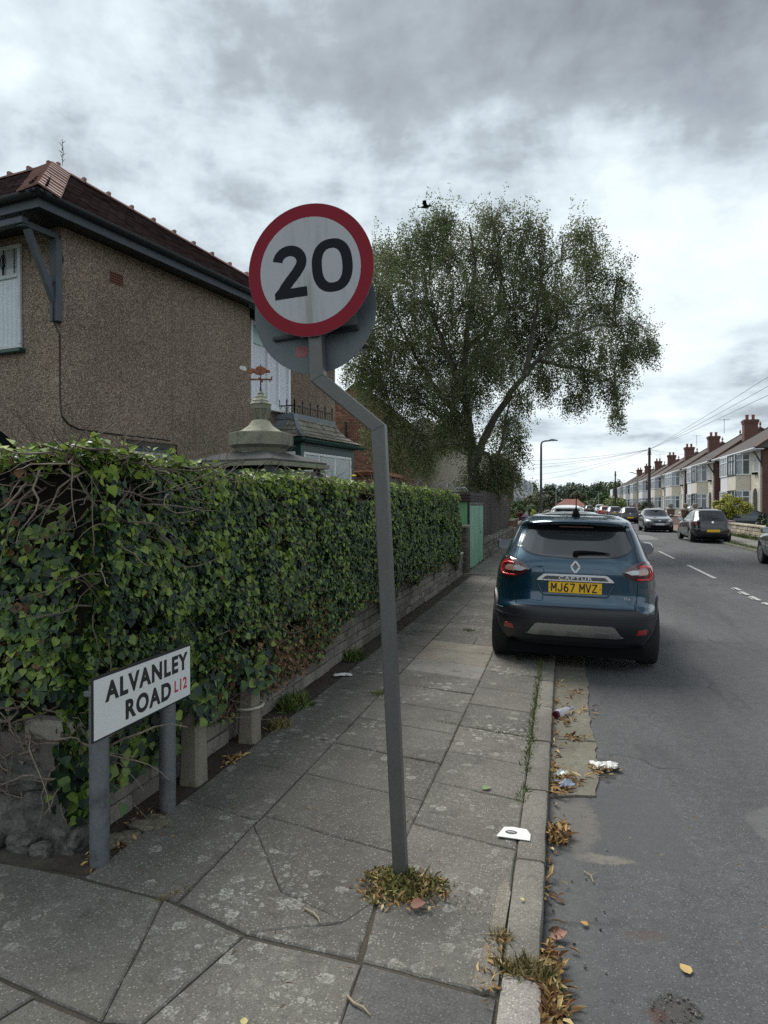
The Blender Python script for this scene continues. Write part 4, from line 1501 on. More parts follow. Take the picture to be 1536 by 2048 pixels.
# plate: seen obliquely, faces the pavement; local x runs along +Y, normal +X
PM = frame((-2.022, 2.735, .657), (0, 1, -.008), (0, 0, 1))
PW, PH = .853, .287
mb = MB()
mb.box(-.004, PW + .004, -.004, PH + .004, -.008, 0.0, .002, 0, PM)
pl = part('plate', mb, M_PBLACK, npl)
mb = MB()
mb.box(.006, PW - .006, .006, PH - .010, 0.0001, .0015, 0, 0, PM)
part('plate_face', mb, M_PLATE, pl)
M_PSCUFF = None
def put_text(s_, size, x, y, mat, bold, sx, name, sp=1.0):
    me = txt_mesh(s_, size, mat, PM @ Matrix.Translation((x, y, .0020)), .0004, bold, sx, name, sp)
    obj(name, me, pl)
put_text('ALVANLEY', .122, .452, .163, M_PBLACK, .0052, 1.08, 'lettering', 1.18)
put_text('ROAD', .122, .442, .040, M_PBLACK, .0052, 1.08, 'lettering', 1.18)
put_text('L12', .086, .745, .056, M_PRED, .0018, 1.0, 'lettering', 1.08)
for py in (2.85, 3.44):
    mb = MB()
    mb.box(-2.12, -2.0315, py - .05, py + .05, .84, .865, .003)
    part('plate_clip', mb, M_GALV, npl)

# stub posts of concrete in front of the wall
M_CPOST = pm('weathered concrete post', (0.215, 0.19, 0.15), .92, .22, 5., .3, 110, .5, 70, stain=((.10, .10, .06), 5., .55, .75))
for (cx, cy, hh, lb) in ((-2.140, 3.83, .585, 'tall chamfered concrete stub post beside the name plate'), (-2.133, 4.60, .50, 'concrete stub post with a white ring tied round it')):
    mb = MB()
    w0, w1, ch = .068, .058, .018
    rows = []
    for z, w_ in ((0.03, w0), (hh - .03, w1), (hh, w1 - .015)):
        rows.append([(cx + a * w_ + b_, cy + c * w_ + d, z) for a, b_, c, d in ((-1, ch, -1, 0), (1, -ch, -1, 0), (1, 0, -1, ch), (1, 0, 1, -ch), (1, -ch, 1, 0), (-1, ch, 1, 0), (-1, 0, 1, -ch), (-1, 0, -1, ch))])
    mb.grid(rows, close=True)
    mb.add(rows[-1], [tuple(range(8))])
    solo('concrete_post', mb, M_CPOST, lb, 'post', (cx, cy, .05))
mb = MB()
ring = [(-2.133 + .098 * math.cos(a), 4.60 + .098 * math.sin(a), .305 + .008 * math.sin(a + 1)) for a in [2 * math.pi * i / 24 for i in range(25)]]
mb.tube(ring, .009, 6, False)
solo('white_tie_ring', mb, pm('dirty white plastic', (.48, .45, .38), .6, .2, 20), 'off-white hoop looped round the shorter concrete stub post', 'hoop', (-2.133, 4.6, .305), 60)

# ------------------------------------------------------------------ 20 sign on its cranked post
M_POST = pm('grey painted steel post', (0.105, 0.107, 0.103), 0.42, 0.12, 3.0, 0.12, 70, metallic=.25, stain=((.20, .20, .19), 26., .70, .76))
M_SRED = pm('red sign sheeting', (0.20, 0.005, 0.017), 0.45, 0.06, 3.0, spec=.2)
def sign_white():
    m, w, bs = newmat('grubby white sign sheeting')
    p = w.n('ShaderNodeTexCoord').outputs['Object']
    st = w.n('ShaderNodeMapping', {0: p, 3: (14.0, 14.0, 1.3)}).outputs[0]
    s = w.n('ShaderNodeSeparateXYZ', {0: p})
    mid = w.m('MULTIPLY', w.smooth(w.m('ABSOLUTE', w.m('ADD', s.outputs[0], .02)), .10, .0), w.smooth(w.noise(st, 1.5, 4.0, .6), .44, .66))
    col = w.mix(w.m('MULTIPLY', mid, .8), (.365, .38, .405), (.19, .19, .14))
    col = w.mix(w.m('MULTIPLY', w.smooth(w.noise(st, 2.6, 5., .65), .52, .72), .45), col, (.25, .265, .275))
    setc(w, bs, col, .4)
    return m
M_SWHITE = sign_white()
M_SBLACK = pm('black sign digit', (0.006, 0.008, 0.013), 0.5, .1, 4, spec=.15)
M_SBACK = pm('grey back of sign', (0.105, 0.125, 0.138), 0.5, 0.12, 3.0, .08, 50, metallic=.2)
sg = thing('speed_limit_sign', 'round red-ringed 20 sign on a leaning cranked grey square post', 'road sign', (-.70, 3.09, .06))
pts = [Vector((-.697, 3.09, .02)), Vector((-.788, 3.045, 2.055)), Vector((-1.066, 3.035, 2.285)), Vector((-1.105, 3.035, 2.98))]
def sqtube(pts, w, yaw, ch=.006):
    m_ = MB()
    rows = []
    nv = Vector((math.sin(yaw), math.cos(yaw), 0))
    for i, p in enumerate(pts):
        if i in (0, len(pts) - 1):
            d = (pts[1] - pts[0]) if i == 0 else (pts[-1] - pts[-2])
            d.normalize()
            k = 1.0
        else:
            a, b = (pts[i] - pts[i - 1]).normalized(), (pts[i + 1] - pts[i]).normalized()
            d = (a + b).normalized()
            k = 1 / max(.5, d.dot(a))
        y = (nv - d * nv.dot(d)).normalized()
        x = y.cross(d)
        h = w / 2
        r_ = []
        for sx, sy, cx_, cy_ in ((-1, -1, 0, ch), (-1, -1, ch, 0), (1, -1, -ch, 0), (1, -1, 0, ch), (1, 1, 0, -ch), (1, 1, -ch, 0), (-1, 1, ch, 0), (-1, 1, 0, -ch)):
            r_.append(p + x * ((sx * h + cx_) * k) + y * (sy * h + cy_))
        rows.append(r_)
    m_.grid(rows, close=True)
    m_.add(rows[0], [tuple(range(8))])
    m_.add(rows[-1], [tuple(range(7, -1, -1))])
    return m_
part('post', sqtube(pts, .061, rad(0)), M_POST, sg, smooth=25)
mb = MB()
for i in (1, 2):
    a, b = (pts[i] - pts[i - 1]).normalized(), (pts[i + 1] - pts[i]).normalized()
    d = (a + b).normalized()
    for s_ in (-1, 1):
        pass
    x = Vector((0, 1, 0)).cross(d).normalized()
    k = 1 / max(.5, d.dot(a))
    mb.tube([pts[i] + x * .0315 * k - Vector((0, .031, 0)), pts[i] - x * .0315 * k - Vector((0, .031, 0))], .0025, 5)
part('weld_seam', mb, M_POST, sg, smooth=60)
RS = .294
rot = Matrix.Rotation(rad(-4.2), 4, 'Y')
def disc_frame(c, flip=False):
    M = Matrix.Translation(c) @ rot
    return M
Cf = Vector((-1.090, 2.985, 2.758))
Cb = Vector((-1.105, 3.085, 2.612))
Mf = disc_frame(Cf)
Mb = disc_frame(Cb)
def disc(r, y0, y1, M, n=72, bev=.0):
    m_ = MB()
    rr = [(r - bev, y0), (r, y0 + bev), (r, y1 - bev), (r - bev, y1)] if bev else [(r, y0), (r, y1)]
    rows = [[M @ Vector((q * math.cos(a), y, q * math.sin(a))) for a in [2 * math.pi * k / n for k in range(n)]] for q, y in rr]
    m_.grid([r_[::-1] for r_ in rows], close=True)
    m_.add(rows[0], [tuple(range(n))])
    m_.add(rows[-1], [tuple(range(n - 1, -1, -1))])
    return m_
d1 = part('sign_disc', disc(RS, 0.0, .0035, Mf), M_SBACK, sg)
def annulus(r0, r1, y, M, n=72):
    m_ = MB()
    vs = []
    for r in (r0, r1):
        vs += [M @ Vector((r * math.cos(2 * math.pi * k / n), y, r * math.sin(2 * math.pi * k / n))) for k in range(n)]
    m_.add(vs, [(k, n + k, n + (k + 1) % n, (k + 1) % n)[::-1] for k in range(n)])
    return m_
part('red_ring', annulus(RS * .802, RS - .001, -.0006, Mf), M_SRED, d1)
mb = MB()
mb.add([Vector((RS * .802 * math.cos(2 * math.pi * k / 72), -.0005, RS * .802 * math.sin(2 * math.pi * k / 72))) for k in range(72)], [tuple(range(72))])
o = part('white_face', mb, M_SWHITE, d1, local=True)
o.matrix_local = INV[sg] @ Mf
# digits drawn to the road-sign pattern
def ring_poly(outer, inner, M, y=-.0012):
    m_ = MB()
    n = len(outer)
    vs = [M @ Vector((x, y, z)) for x, z in outer] + [M @ Vector((x, y, z)) for x, z in inner]
    m_.add(vs, [(k, (k + 1) % n, n + (k + 1) % n, n + k) for k in range(n)])
    return m_
def sup(cx, cz, a, b, e, n=64):
    o = []
    for k in range(n):
        t = 2 * math.pi * k / n
        c, s_ = math.cos(t), math.sin(t)
        o.append((cx + a * abs(c) ** (2 / e) * (1 if c >= 0 else -1), cz + b * abs(s_) ** (2 / e) * (1 if s_ >= 0 else -1)))
    return o
part('digit', ring_poly(sup(.105, .006, .094, .117, 2.35), sup(.105, .006, .047, .076, 2.5), Mf), M_SBLACK, d1)
# the 2: stroke along a centre line, then its foot
cl = []
for k in range(19):
    a = rad(172 - k * (172 + 38) / 18)
    cl.append((-.092 + .057 * math.cos(a), .050 + .050 * math.sin(a)))
cl += [(-.064, -.002), (-.094, -.032), (-.122, -.062), (-.138, -.084)]
m_ = MB()
L_, R_ = [], []
for i, (x, z) in enumerate(cl):
    a, b = cl[max(i - 1, 0)], cl[min(i + 1, len(cl) - 1)]
    dx, dz = b[0] - a[0], b[1] - a[1]
    l = math.hypot(dx, dz)
    hw = .0235
    L_.append((x - dz / l * hw, z + dx / l * hw))
    R_.append((x + dz / l * hw, z - dx / l * hw))
vs = [Mf @ Vector((x, -.0012, z)) for x, z in L_ + R_]
n = len(cl)
m_.add(vs, [(k, n + k, n + k + 1, k + 1)[::-1] for k in range(n - 1)])
m_.add([Mf @ Vector((x, -.00125, z)) for x, z in ((-.172, -.111), (-.018, -.111), (-.018, -.068), (-.122, -.068), (-.150, -.062), (-.172, -.082))], [(0, 1, 2, 3, 4, 5)])
part('digit', m_, M_SBLACK, d1)
d2 = part('rear_sign_disc', disc(RS, 0.0, .004, Mb), M_SBACK, sg)
mb = MB()
for zz in (-.115, .115):
    mb.box(-.205, .205, -.022, -.001, zz - .010, zz + .010, .003, 0, Mb)
    mb.box(-.205, .205, -.026, -.0221, zz - .0035, zz + .0035, 0, 0, Mb)
part('mounting_rail', mb, M_GUTTER, d2)
mb = MB()
mb.box(.09, .20, -.004, -.0005, -.095, .02, 0, 0, Mb)
part('back_label', mb, pm('pale grey back label', (.17, .19, .205), .5, .1, 4), d2)
mb = MB()
zz = -.115
mb.box(-.045, .045, -.088, -.0262, zz - .012, zz + .012, .003, 0, Mb)
for sx in (-1, 1):
    mb.box(sx * .052 - .010, sx * .052 + .010, -.05, -.028, zz - .02, zz + .016, .003, 0, Mb)
    mb.tube([Mb @ Vector((sx * .052, -.085, zz)), Mb @ Vector((sx * .052, -.028, zz))], .006, 6)
part('clamp', mb, M_GALV, sg)
# pink sticker on the back of the lower disc
mb = MB()
st = sup(-.075, -.185, .030, .028, 2.6, 28)
mb.add([Mb @ Vector((x, -.0012, z)) for x, z in st], [tuple(range(len(st)))])
part('sticker', mb, pm('faded pink sticker', (.28, .085, .10), .5, .3, 30), d2)
# ------------------------------------------------------------------ green shed, pier, brown fence on its stone wall
M_MINT = pm('faded mint green paint', (0.165, 0.335, 0.235), 0.6, 0.16, 3.5, 0.15, 60, orand=.10, stain=((.11, .22, .16), 7., .52, .72))
M_SHEDG = pm('bright green painted wall', (0.13, 0.33, 0.17), 0.65, 0.12, 2.5, .12, 40)
M_BROWNW = pm('dark brown stained timber', (0.034, 0.024, 0.021), 0.75, 0.3, 5.0, 0.3, 60, orand=.35)
M_PIERB = pm('sooty pier brick', (0.085, 0.075, 0.062), .92, .3, 6, .3, 60, .5, 40, orand=.35)
mb = MB()
shed = thing('garden_shed', 'low green shed with mint boarded doors and brown fascia past the hedge', 'shed', (-3, 19, .06))
mb.box(-4.6, -2.29, 17.55, 20.8, .03, 1.78)
part('shed_wall', mb, M_SHEDG, shed)
mb = MB()
for k in range(3):
    mb.box(-4.75, -2.20 - k * .004, 17.44 + .003 * k, 20.92 - .003 * k, 1.79 + k * .07, 1.855 + k * .07, .008)
part('fascia', mb, M_BROWNW, shed)
mb = MB()
mb.box(-4.72, -2.24, 17.47, 20.9, 2.001, 2.02)
part('roof_felt', mb, M_FELT, shed)
mb = MB()
mb.box(-2.285, -2.235, 17.60, 17.68, .06, 1.785, .005)
mb.box(-2.285, -2.235, 20.72, 20.80, .06, 1.785, .005)
mb.box(-2.285, -2.235, 17.681, 20.719, 1.70, 1.785, .005)
part('door_frame', mb, M_GUTTER, shed)
d_ = MB()
d_.box(-2.284, -2.262, 17.69, 20.71, .09, 1.69)
door = part('door', d_, M_GUTTER, shed)
for k in range(8):
    y0 = 17.70 + k * .376
    m_ = MB()
    m_.box(-2.259, -2.235 + R.uniform(-.003, .003), y0 + .006, y0 + .368, .10 + R.uniform(0, .02), 1.685, .005)
    part('door_board', m_, M_MINT, door)
m_ = MB()
m_.box(-2.234, -2.212, 20.0, 20.06, .92, .98, .004)
part('handle', m_, M_GALV, door)
# bent wire left on the shed roof
wh_ = thing('wire_hoops', 'tangle of pale wire hoops on the green shed roof', 'wire', (-2.8, 19, 2.0))
for i in range(7):
    mb = MB()
    c = Vector((R.uniform(-3.1, -2.4), R.uniform(17.8, 20.2), 2.02))
    r_ = R.uniform(.12, .28)
    a0 = R.uniform(0, 3)
    mb.tube([c + Vector((r_ * math.cos(a) * math.cos(a0), r_ * math.cos(a) * math.sin(a0), r_ * math.sin(a))) for a in [math.pi * k / 10 for k in range(11)]], .012, 4)
    part('hoop', mb, pm('pale bent wire', (.22, .23, .24), .6, .2, 9), wh_)

pr = thing('brick_pier', 'dark sooty brick pier between the hedge end and the green shed', 'pier', (-2.4, 17.2, .05))
mb = MB()
mb.box(-2.56, -2.225, 16.98, 17.38, .0, 1.15)
part('pier_core', mb, M_MORTAR, pr)
for c in range(14):
    z = .06 + c * .076
    for k in range(2):
        off = .0 if c % 2 else -.06
        a = -2.565 + k * .17 + (off if k else 0)
        b = -2.565 + (k + 1) * .17 + (off if not k else 0)
        m_ = MB()
        m_.box(a + .004, b - .006, 16.965 + R.uniform(-.003, .004), 17.10, z, z + .066, .004)
        part('brick', m_, M_PIERB, pr)
    m_ = MB()
    m_.box(-2.30, -2.212 + R.uniform(-.003, .003), 17.105, 17.38, z, z + .066, .004)
    part('brick', m_, M_PIERB, pr)
m_ = MB()
m_.box(-2.60, -2.19, 16.93, 17.42, 1.151, 1.22, .015)
part('cap', m_, M_CPOST, pr)

fw = thing('stone_wall', 'lumpy grey stone wall below the brown board fence', 'wall', (-2.4, 25, .05))
M_STONEW = pm('rough stone walling', (0.165, 0.155, 0.13), .92, .35, 4., .3, 60, .7, 30, .015, orand=.25, stain=((.07, .066, .055), 6., .5, .7))
mb = MB()
mb.box(-2.6, -2.27, 20.95, 33.2, 0, .62)
part('wall_core', mb, M_MORTAR, fw)
cz = .06
for c in range(4):
    y = 20.95
    hh = (.17, .16, .15, .12)[c]
    while y < 33:
        ln = R.uniform(.35, .75)
        m_ = MB()
        x1 = -2.235 + R.uniform(-.02, .02) + (.04 if c == 3 else 0)
        m_.box(-2.5, x1, y + .008, min(y + ln, 33.2) - .008, cz + .004, cz + hh - .006 + (R.uniform(0, .05) if c == 3 else 0), .025)
        part('stone', m_, M_STONEW, fw)
        y += ln
    cz += hh
fence = thing('board_fence', 'dark brown vertical board fence on the stone wall beyond the shed', 'fence', (-2.4, 25, .65))
mb = MB()
for z in (.85, 1.9):
    mb.box(-2.44, -2.39, 20.98, 33.0, z, z + .08)
part('rail', mb, M_BROWNW, fence)
y = 20.98
while y < 33:
    m_ = MB()
    t = 2.12 + R.uniform(-.03, .03) - (.02 * (y - 21) / 12)
    m_.box(-2.385, -2.362 + R.uniform(-.004, .006), y + .005, y + .143, .69 + R.uniform(0, .02), t, .004)
    part('fence_board', m_, M_BROWNW, fence)
    y += .15

# ------------------------------------------------------------------ brick house beyond, and its neighbours on this side
M_BRK = pm('red-brown brick', (0.20, 0.098, 0.070), .9, .2, 3., .25, 60, irand=.4, orand=.3, stain=((.25, .16, .12), 14., .66, .74))
M_BRKMORT = pm('brick mortar', (.15, .12, .10), .95, .2, 6)
bh = thing('brick_gable_house', 'red brick house with a gable end half hidden by the birch', 'house', (-10, 35, .06))
GX0, GX1, GY = -14.1, -7.1, 34.5
mb = MB()
mb.box(GX0, GX1 - .02, GY + .052, 38.4, 0, 5.37)
part('wall', mb, M_BRKMORT, bh)
def gab_h(x):
    m = -10.2
    return 5.37 + max(0, (3.0 - abs(x - m)) * .80) if abs(x - m) < 3.0 else 5.37
bricks = []
for c in range(int(7.8 / .078)):
    z = .1 + c * .078
    x = GX0 + (.11 if c % 2 else 0)
    while x < GX1 - .06:
        b = min(x + .215, GX1)
        if max(z - gab_h(x), z - gab_h(b)) < -.04:
            bricks.append((x, b, z))
        x += .226
bm_ = []
for x, b, z in bricks:
    m_ = MB()
    m_.box(x, b, GY - R.uniform(0, .006), GY + .05, z, z + .067)
    bm_.append(m_)
vis = [i for i, q in enumerate(bricks) if q[2] > 2.0]
vis.sort(key=lambda i: abs(bricks[i][0] + 10.2) + abs(bricks[i][2] - 5.0) * .5)
for i in vis[:280]:
    part('brick', bm_[i], M_BRK, bh)
allb = MB()
ks = set(vis[:280])
for i, q in enumerate(bm_):
    if i not in ks:
        allb.add(q.v, q.f)
part('bricks', allb, M_BRK, bh, kind='stuff')
# gable triangle backing, verge and roof
mb = MB()
mb.prism([(-13.2, 5.36), (-7.2, 5.36), (-10.2, 7.75)], -(GY + .35), -(GY + .052), Matrix.Rotation(rad(90), 4, 'X'))
part('gable', mb, M_BRKMORT, bh)
mb = MB()
for sx in (-1, 1):
    a, b = Vector((-10.2, GY - .06, 7.86)), Vector((-10.2 + sx * 3.25, GY - .06, 5.26))
    mb.add([a, b, b + Vector((0, 4, 0)), a + Vector((0, 4, 0)), a - UP * .08, b - UP * .08, b + Vector((0, 4, -.08)), a + Vector((0, 4, -.08))], [(0, 1, 2, 3), (4, 7, 6, 5), (0, 4, 5, 1), (1, 5, 6, 2), (3, 2, 6, 7)])
part('roof', mb, M_TILE, bh)
mb = MB()
mb.tube([(-10.68, GY - .07, .1), (-10.68, GY - .07, 5.9)], .06, 8)
part('soil_pipe', mb, M_GUTTER, bh, smooth=50)
# lean-to tiled roof in front
lt = thing('brick_outhouse', 'low brick outhouse with an orange tile roof behind the hedge end', 'outhouse', (-5.2, 18, .06))
mb = MB()
mb.box(-6.0, -4.5, 17.2, 19.6, .06, 2.45)
part('wall', mb, brick_mat('outhouse brick', (.20, .085, .055), (.13, .06, .045), (.16, .13, .11), 'XZ'), lt)
mb = MB()
mb.box(-6.1, -4.4, 17.1, 19.7, 2.451, 2.50, .01)
for k in range(7):
    mb.box(-6.08 + k * .237, -6.08 + k * .237 + .22, 17.06, 19.7, 2.501, 2.55 + .012 * (k % 2), .012)
part('roof', mb, pm('orange clay tile', (.26, .115, .065), .85, .25, 8, .2, 40), lt)

def chimney(parent, c, w, d, z0, z1, mat, pots=2, potm=None):
    m_ = MB()
    m_.box(c[0] - w / 2, c[0] + w / 2, c[1] - d / 2, c[1] + d / 2, z0, z1 - .35)
    m_.box(c[0] - w / 2 - .05, c[0] + w / 2 + .05, c[1] - d / 2 - .05, c[1] + d / 2 + .05, z1 - .349, z1 - .20)
    m_.box(c[0] - w / 2 - .09, c[0] + w / 2 + .09, c[1] - d / 2 - .09, c[1] + d / 2 + .09, z1 - .199, z1 - .06)
    m_.box(c[0] - w / 2 - .03, c[0] + w / 2 + .03, c[1] - d / 2 - .03, c[1] + d / 2 + .03, z1 - .059, z1)
    o = part('chimney', m_, mat, parent)
    for k in range(pots):
        m_ = MB()
        px_ = c[0] + (k - (pots - 1) / 2) * (w / max(pots, 1)) * .9
        m_.lathe([(.13, z1 + .001), (.12, z1 + .30), (.14, z1 + .34), (.14, z1 + .42), (.10, z1 + .42)], 10, (px_, c[1], 0))
        part('chimney_pot', m_, potm, o, smooth=50)
    return o
M_BRKRED = brick_mat('chimney brick', (.15, .055, .040), (.10, .042, .034), (.12, .095, .08), 'XZ')
M_POTC = pm('terracotta chimney pot', (.27, .10, .06), .85, .2, 6)
# ------------------------------------------------------------------ birch
M_BARK = pm('grey birch bark', (0.085, 0.075, 0.064), .9, .35, 3., .3, 40, .5, 20, .02, stain=((.26, .25, .22), 3.5, .58, .7))
M_BIRCH = leafmat('birch leaf', [(0.0, (0.052, 0.076, 0.034)), (.35, (0.090, 0.129, 0.053)), (.6, (0.136, 0.178, 0.074)), (.82, (0.190, 0.213, 0.103)), (1.0, (0.241, 0.224, 0.132))], .6, .22, .55, .3, .48)
tree = thing('birch_tree', 'tall spreading birch with thin hanging foliage behind the brown fence', 'tree', (-3.26, 27.0, .06))
LIMBS = [
    ([(-3.2, 27.0, .0), (-3.26, 27.02, 1.68), (-3.29, 27.03, 2.63), (-3.36, 27.02, 3.77), (-3.49, 27.0, 4.91), (-3.61, 26.99, 6.25), (-3.58, 27.01, 7.77), (-3.34, 27.09, 9.48), (-3.25, 27.13, 11.0), (-3.44, 27.1, 12.3)], .30, .03),
    ([(-3.28, 27.05, 3.2), (-2.59, 27.23, 4.82), (-1.95, 27.4, 5.86), (-1.4, 27.55, 6.63), (-0.85, 27.69, 7.29), (0.07, 27.93, 7.96), (1.36, 28.26, 8.53), (2.47, 28.54, 8.53)], .17, .02),
    ([(-1.4, 27.55, 6.63), (-1.22, 27.61, 7.77), (-0.94, 27.69, 9.1), (-0.67, 27.78, 10.62), (0.62, 28.11, 11.3)], .12, .02),
    ([(-3.46, 27.01, 4.5), (-4.07, 26.86, 5.33), (-4.53, 26.75, 5.86), (-5.09, 26.62, 6.82), (-5.64, 26.49, 7.77), (-6.2, 26.37, 9.1), (-6.57, 26.29, 10.4)], .15, .02),
    ([(-3.61, 26.99, 6.0), (-4.26, 26.84, 7.58), (-4.91, 26.69, 9.1), (-5.1, 26.66, 10.62), (-5.1, 26.68, 11.3)], .12, .02),
    ([(-0.85, 27.69, 7.2), (0.08, 27.92, 6.95), (1.0, 28.15, 6.8), (1.92, 28.38, 6.3)], .09, .02),
    ([(-3.58, 27.01, 7.6), (-2.6, 27.27, 8.72), (-2.33, 27.36, 10.24), (-2.52, 27.33, 11.9)], .12, .02),
    ([(-3.34, 27.02, 3.9), (-2.77, 27.16, 3.6), (-2.4, 27.2, 2.9)], .08, .02),
    ([(-2.9, 27.0, .0), (-2.75, 27.1, 1.6), (-2.6, 27.2, 3.0), (-2.2, 27.3, 4.2), (-2.1, 27.35, 5.2)], .14, .04),
    ([(-3.36, 27.02, 4.2), (-4.3, 26.7, 4.9), (-5.3, 26.4, 5.6), (-6.4, 26.2, 5.9)], .11, .02),
    ([(-3.55, 27.0, 6.6), (-3.1, 27.8, 7.8), (-2.7, 28.6, 9.2), (-2.2, 29.0, 10.2)], .11, .02),
    ([(-3.5, 27.0, 5.4), (-3.9, 26.0, 6.6), (-4.3, 25.3, 7.9), (-4.6, 24.9, 9.6)], .11, .02),
]
def catmull(pts, k=4):
    P_ = [Vector(p) for p in pts]
    P_ = [P_[0] * 2 - P_[1]] + P_ + [P_[-1] * 2 - P_[-2]]
    o = []
    for i in range(1, len(P_) - 2):
        for j in range(k):
            t = j / k
            a, b, c, d = P_[i - 1:i + 3]
            o.append(.5 * ((2 * b) + (c - a) * t + (2 * a - 5 * b + 4 * c - d) * t * t + (3 * b - a - 3 * c + d) * t ** 3))
    o.append(P_[-2])
    return o
mb = MB()
nodes = []
for i, (pts, r0, r1) in enumerate(LIMBS):
    c = catmull(pts, 4)
    c = [p + Vector((R.gauss(0, .03), R.gauss(0, .05), R.gauss(0, .02))) * (0 if k < 2 else 1) for k, p in enumerate(c)]
    n = len(c)
    rs = [r0 + (r1 - r0) * (k / (n - 1)) ** .8 for k in range(n)]
    if i == 0:
        m0 = MB()
        m0.tube(c, rs, 12)
        trunk = part('trunk', m0, M_BARK, tree, smooth=60)
    else:
        m0 = MB()
        m0.tube(c, rs, 8)
        part('limb', m0, M_BARK, trunk, smooth=60)
    nodes += [p for k, p in enumerate(c) if k > n * .35]
BL = [(-3.22, 25.5, 5.8, .8), (-2.43, 25.7, 6.9, .85), (-3.91, 25.3, 4.74, .6), (-1.5, 26.2, 5.7, .5), (-3.3, 25.6, 4.2, .45), (-4.18, 25.71, 11.96, 0.73), (-4.86, 24.93, 11.2, 0.92), (-2.57, 26.85, 12.24, 0.93), (-1.16, 26.1, 11.55, 0.81), (0.66, 26.15, 11.14, 0.8), (-5.92, 26.01, 10.76, 1.09), (-7.12, 28.07, 11.83, 0.73), (-4.38, 28.22, 11.45, 1.4), (-2.62, 28.5, 11.2, 1.49), (-0.82, 26.47, 10.21, 1.27), (0.99, 28.37, 10.96, 0.86), (2.06, 27.9, 10.07, 0.52), (-6.48, 24.82, 9.24, 0.99), (-5.11, 24.85, 8.8, 1.42), (-3.45, 25.76, 8.75, 1.54), (-1.9, 29.4, 9.61, 1.73), (0.07, 29.45, 9.69, 1.36), (1.53, 29.71, 9.37, 1.04), (2.69, 29.96, 8.66, 0.84), (3.09, 27.93, 7.69, 0.44), (-6.99, 25.29, 7.76, 0.96), (-6.32, 26.9, 7.7, 1.51), (-4.71, 27.78, 7.6, 1.58), (-2.85, 28.81, 7.71, 1.57), (-0.9, 29.41, 8.14, 1.33), (0.67, 26.2, 7.36, 1.03), (2.24, 28.95, 7.39, 0.89), (-7.03, 26.91, 6.37, 1.08), (-5.46, 26.55, 5.87, 1.33), (-3.86, 25.46, 5.74, 0.99), (0.81, 27.98, 6.51, 0.76), (1.76, 27.32, 5.99, 0.51), (2.12, 29.49, 5.33, 0.28), (0.46, 28.91, 5.9, 0.47), (-6.61, 26.43, 4.56, 0.96), (-5.27, 25.64, 3.98, 1.01), (-4.73, 28.54, 4.52, 0.73), (-6.41, 26.43, 3.31, 0.57), (-5.25, 27.49, 3.45, 0.51), (-2.25, 28.89, 4.89, 0.84), (-1.76, 27.45, 4.06, 0.53), (-2.46, 26.85, 3.18, 0.86), (-3.19, 27.5, 2.65, 0.89), (-2.02, 27.18, 2.82, 0.57), (-0.64, 26.9, 6.29, 0.63), (-7.16, 25.22, 6.65, 0.74)]
tw = MB()
LP, LT_, LN_, LS_ = [], [], [], []
for (bx, by, bz, br) in BL:
    c = Vector((bx, by, bz))
    near = min(nodes, key=lambda p: (p - c).length + max(0, p.z - c.z) * .7)
    mid = (near + c) / 2 + Vector((R.gauss(0, .15), R.gauss(0, .15), .25))
    tw.tube(catmull([near, mid, c], 3), [.04, .035, .03, .028, .022, .018, .012], 5, False)
    nst = int(150 * br ** 1.8) + 26
    for k in range(nst):
        d = Vector(rnd_unit(1)[0]) * (br * R.random() ** .42)
        d.z *= .95
        s0 = c + d
        if k % 3 == 0:
            tw.tube([c + d * .15, c + d * .6 + Vector((0, 0, .08)), s0, s0 + Vector((d.x * .2, d.y * .2, -.25))], [.012, .009, .006, .002], 4, False)
        ln = R.uniform(.35, .95)
        dr = Vector((d.x * .25, d.y * .25, 0)) / max(br, .3) + Vector((R.gauss(0, .12), R.gauss(0, .12), -1 if R.random() < .8 else .5))
        dr.normalize()
        nl = int(34 * ln) + 10
        for q in range(nl):
            t = R.random()
            p = s0 + dr * (ln * t) + Vector((R.gauss(0, .07), R.gauss(0, .07), R.gauss(0, .05)))
            LP.append(p[:])
            LT_.append((R.gauss(0, .7), R.gauss(0, .7), R.gauss(-.6, .6)))
            LN_.append((R.gauss(0, 1), R.gauss(0, 1), R.gauss(.3, .8)))
            LS_.append(R.uniform(.042, .085))
part('twigs', tw, M_BARK, trunk, kind='stuff')
me = scatter('crown', LP, LT_, LN_, LS_, [(0, 0, 0), (-.38, .42, .05), (0, 1, 0), (.38, .42, .05)], [(0, 1, 2, 3)], M_BIRCH)
obj('crown', me, tree, 'stuff')
# ------------------------------------------------------------------ cars
M_TYRE = pm('tyre rubber', (.014, .014, .015), .85, .2, 12., .2, 60)
M_TRIMB = pm('dark grey bumper plastic', (.014, .016, .020), .45, .12, 6., .1, 120)
M_CARGLASS = pm('dark car glass', (.010, .012, .014), .03, .05, 2., spec=1.0)
M_CHROME = pm('chrome', (.80, .80, .81), .28, .04, 4., metallic=.75)
M_SKID = pm('satin silver skid plate', (.36, .36, .35), .38, .08, 5., metallic=.75)
M_YPLATE = pm('yellow number plate', (.78, .46, .012), .35, .06, 8.)
M_WPLATE = pm('white number plate', (.55, .56, .58), .35, .06, 8.)
M_RLENS = pm('red lamp lens', (.33, .012, .018), .08, .06, 8., spec=.9, coat=.6)
M_RLENSD = pm('dark smoked red lens', (.055, .006, .010), .06, .06, 8., spec=.9, coat=.6)
M_RBRIGHT = pm('bright red light guide', (.82, .035, .05), .15, .04, 8.)
M_CLENS = pm('clear lamp lens', (.50, .50, .51), .06, .08, 18., spec=.9, coat=.5)
M_ALENS = pm('amber-tinted lamp bowl', (.42, .26, .20), .10, .1, 14., spec=.8, coat=.5)
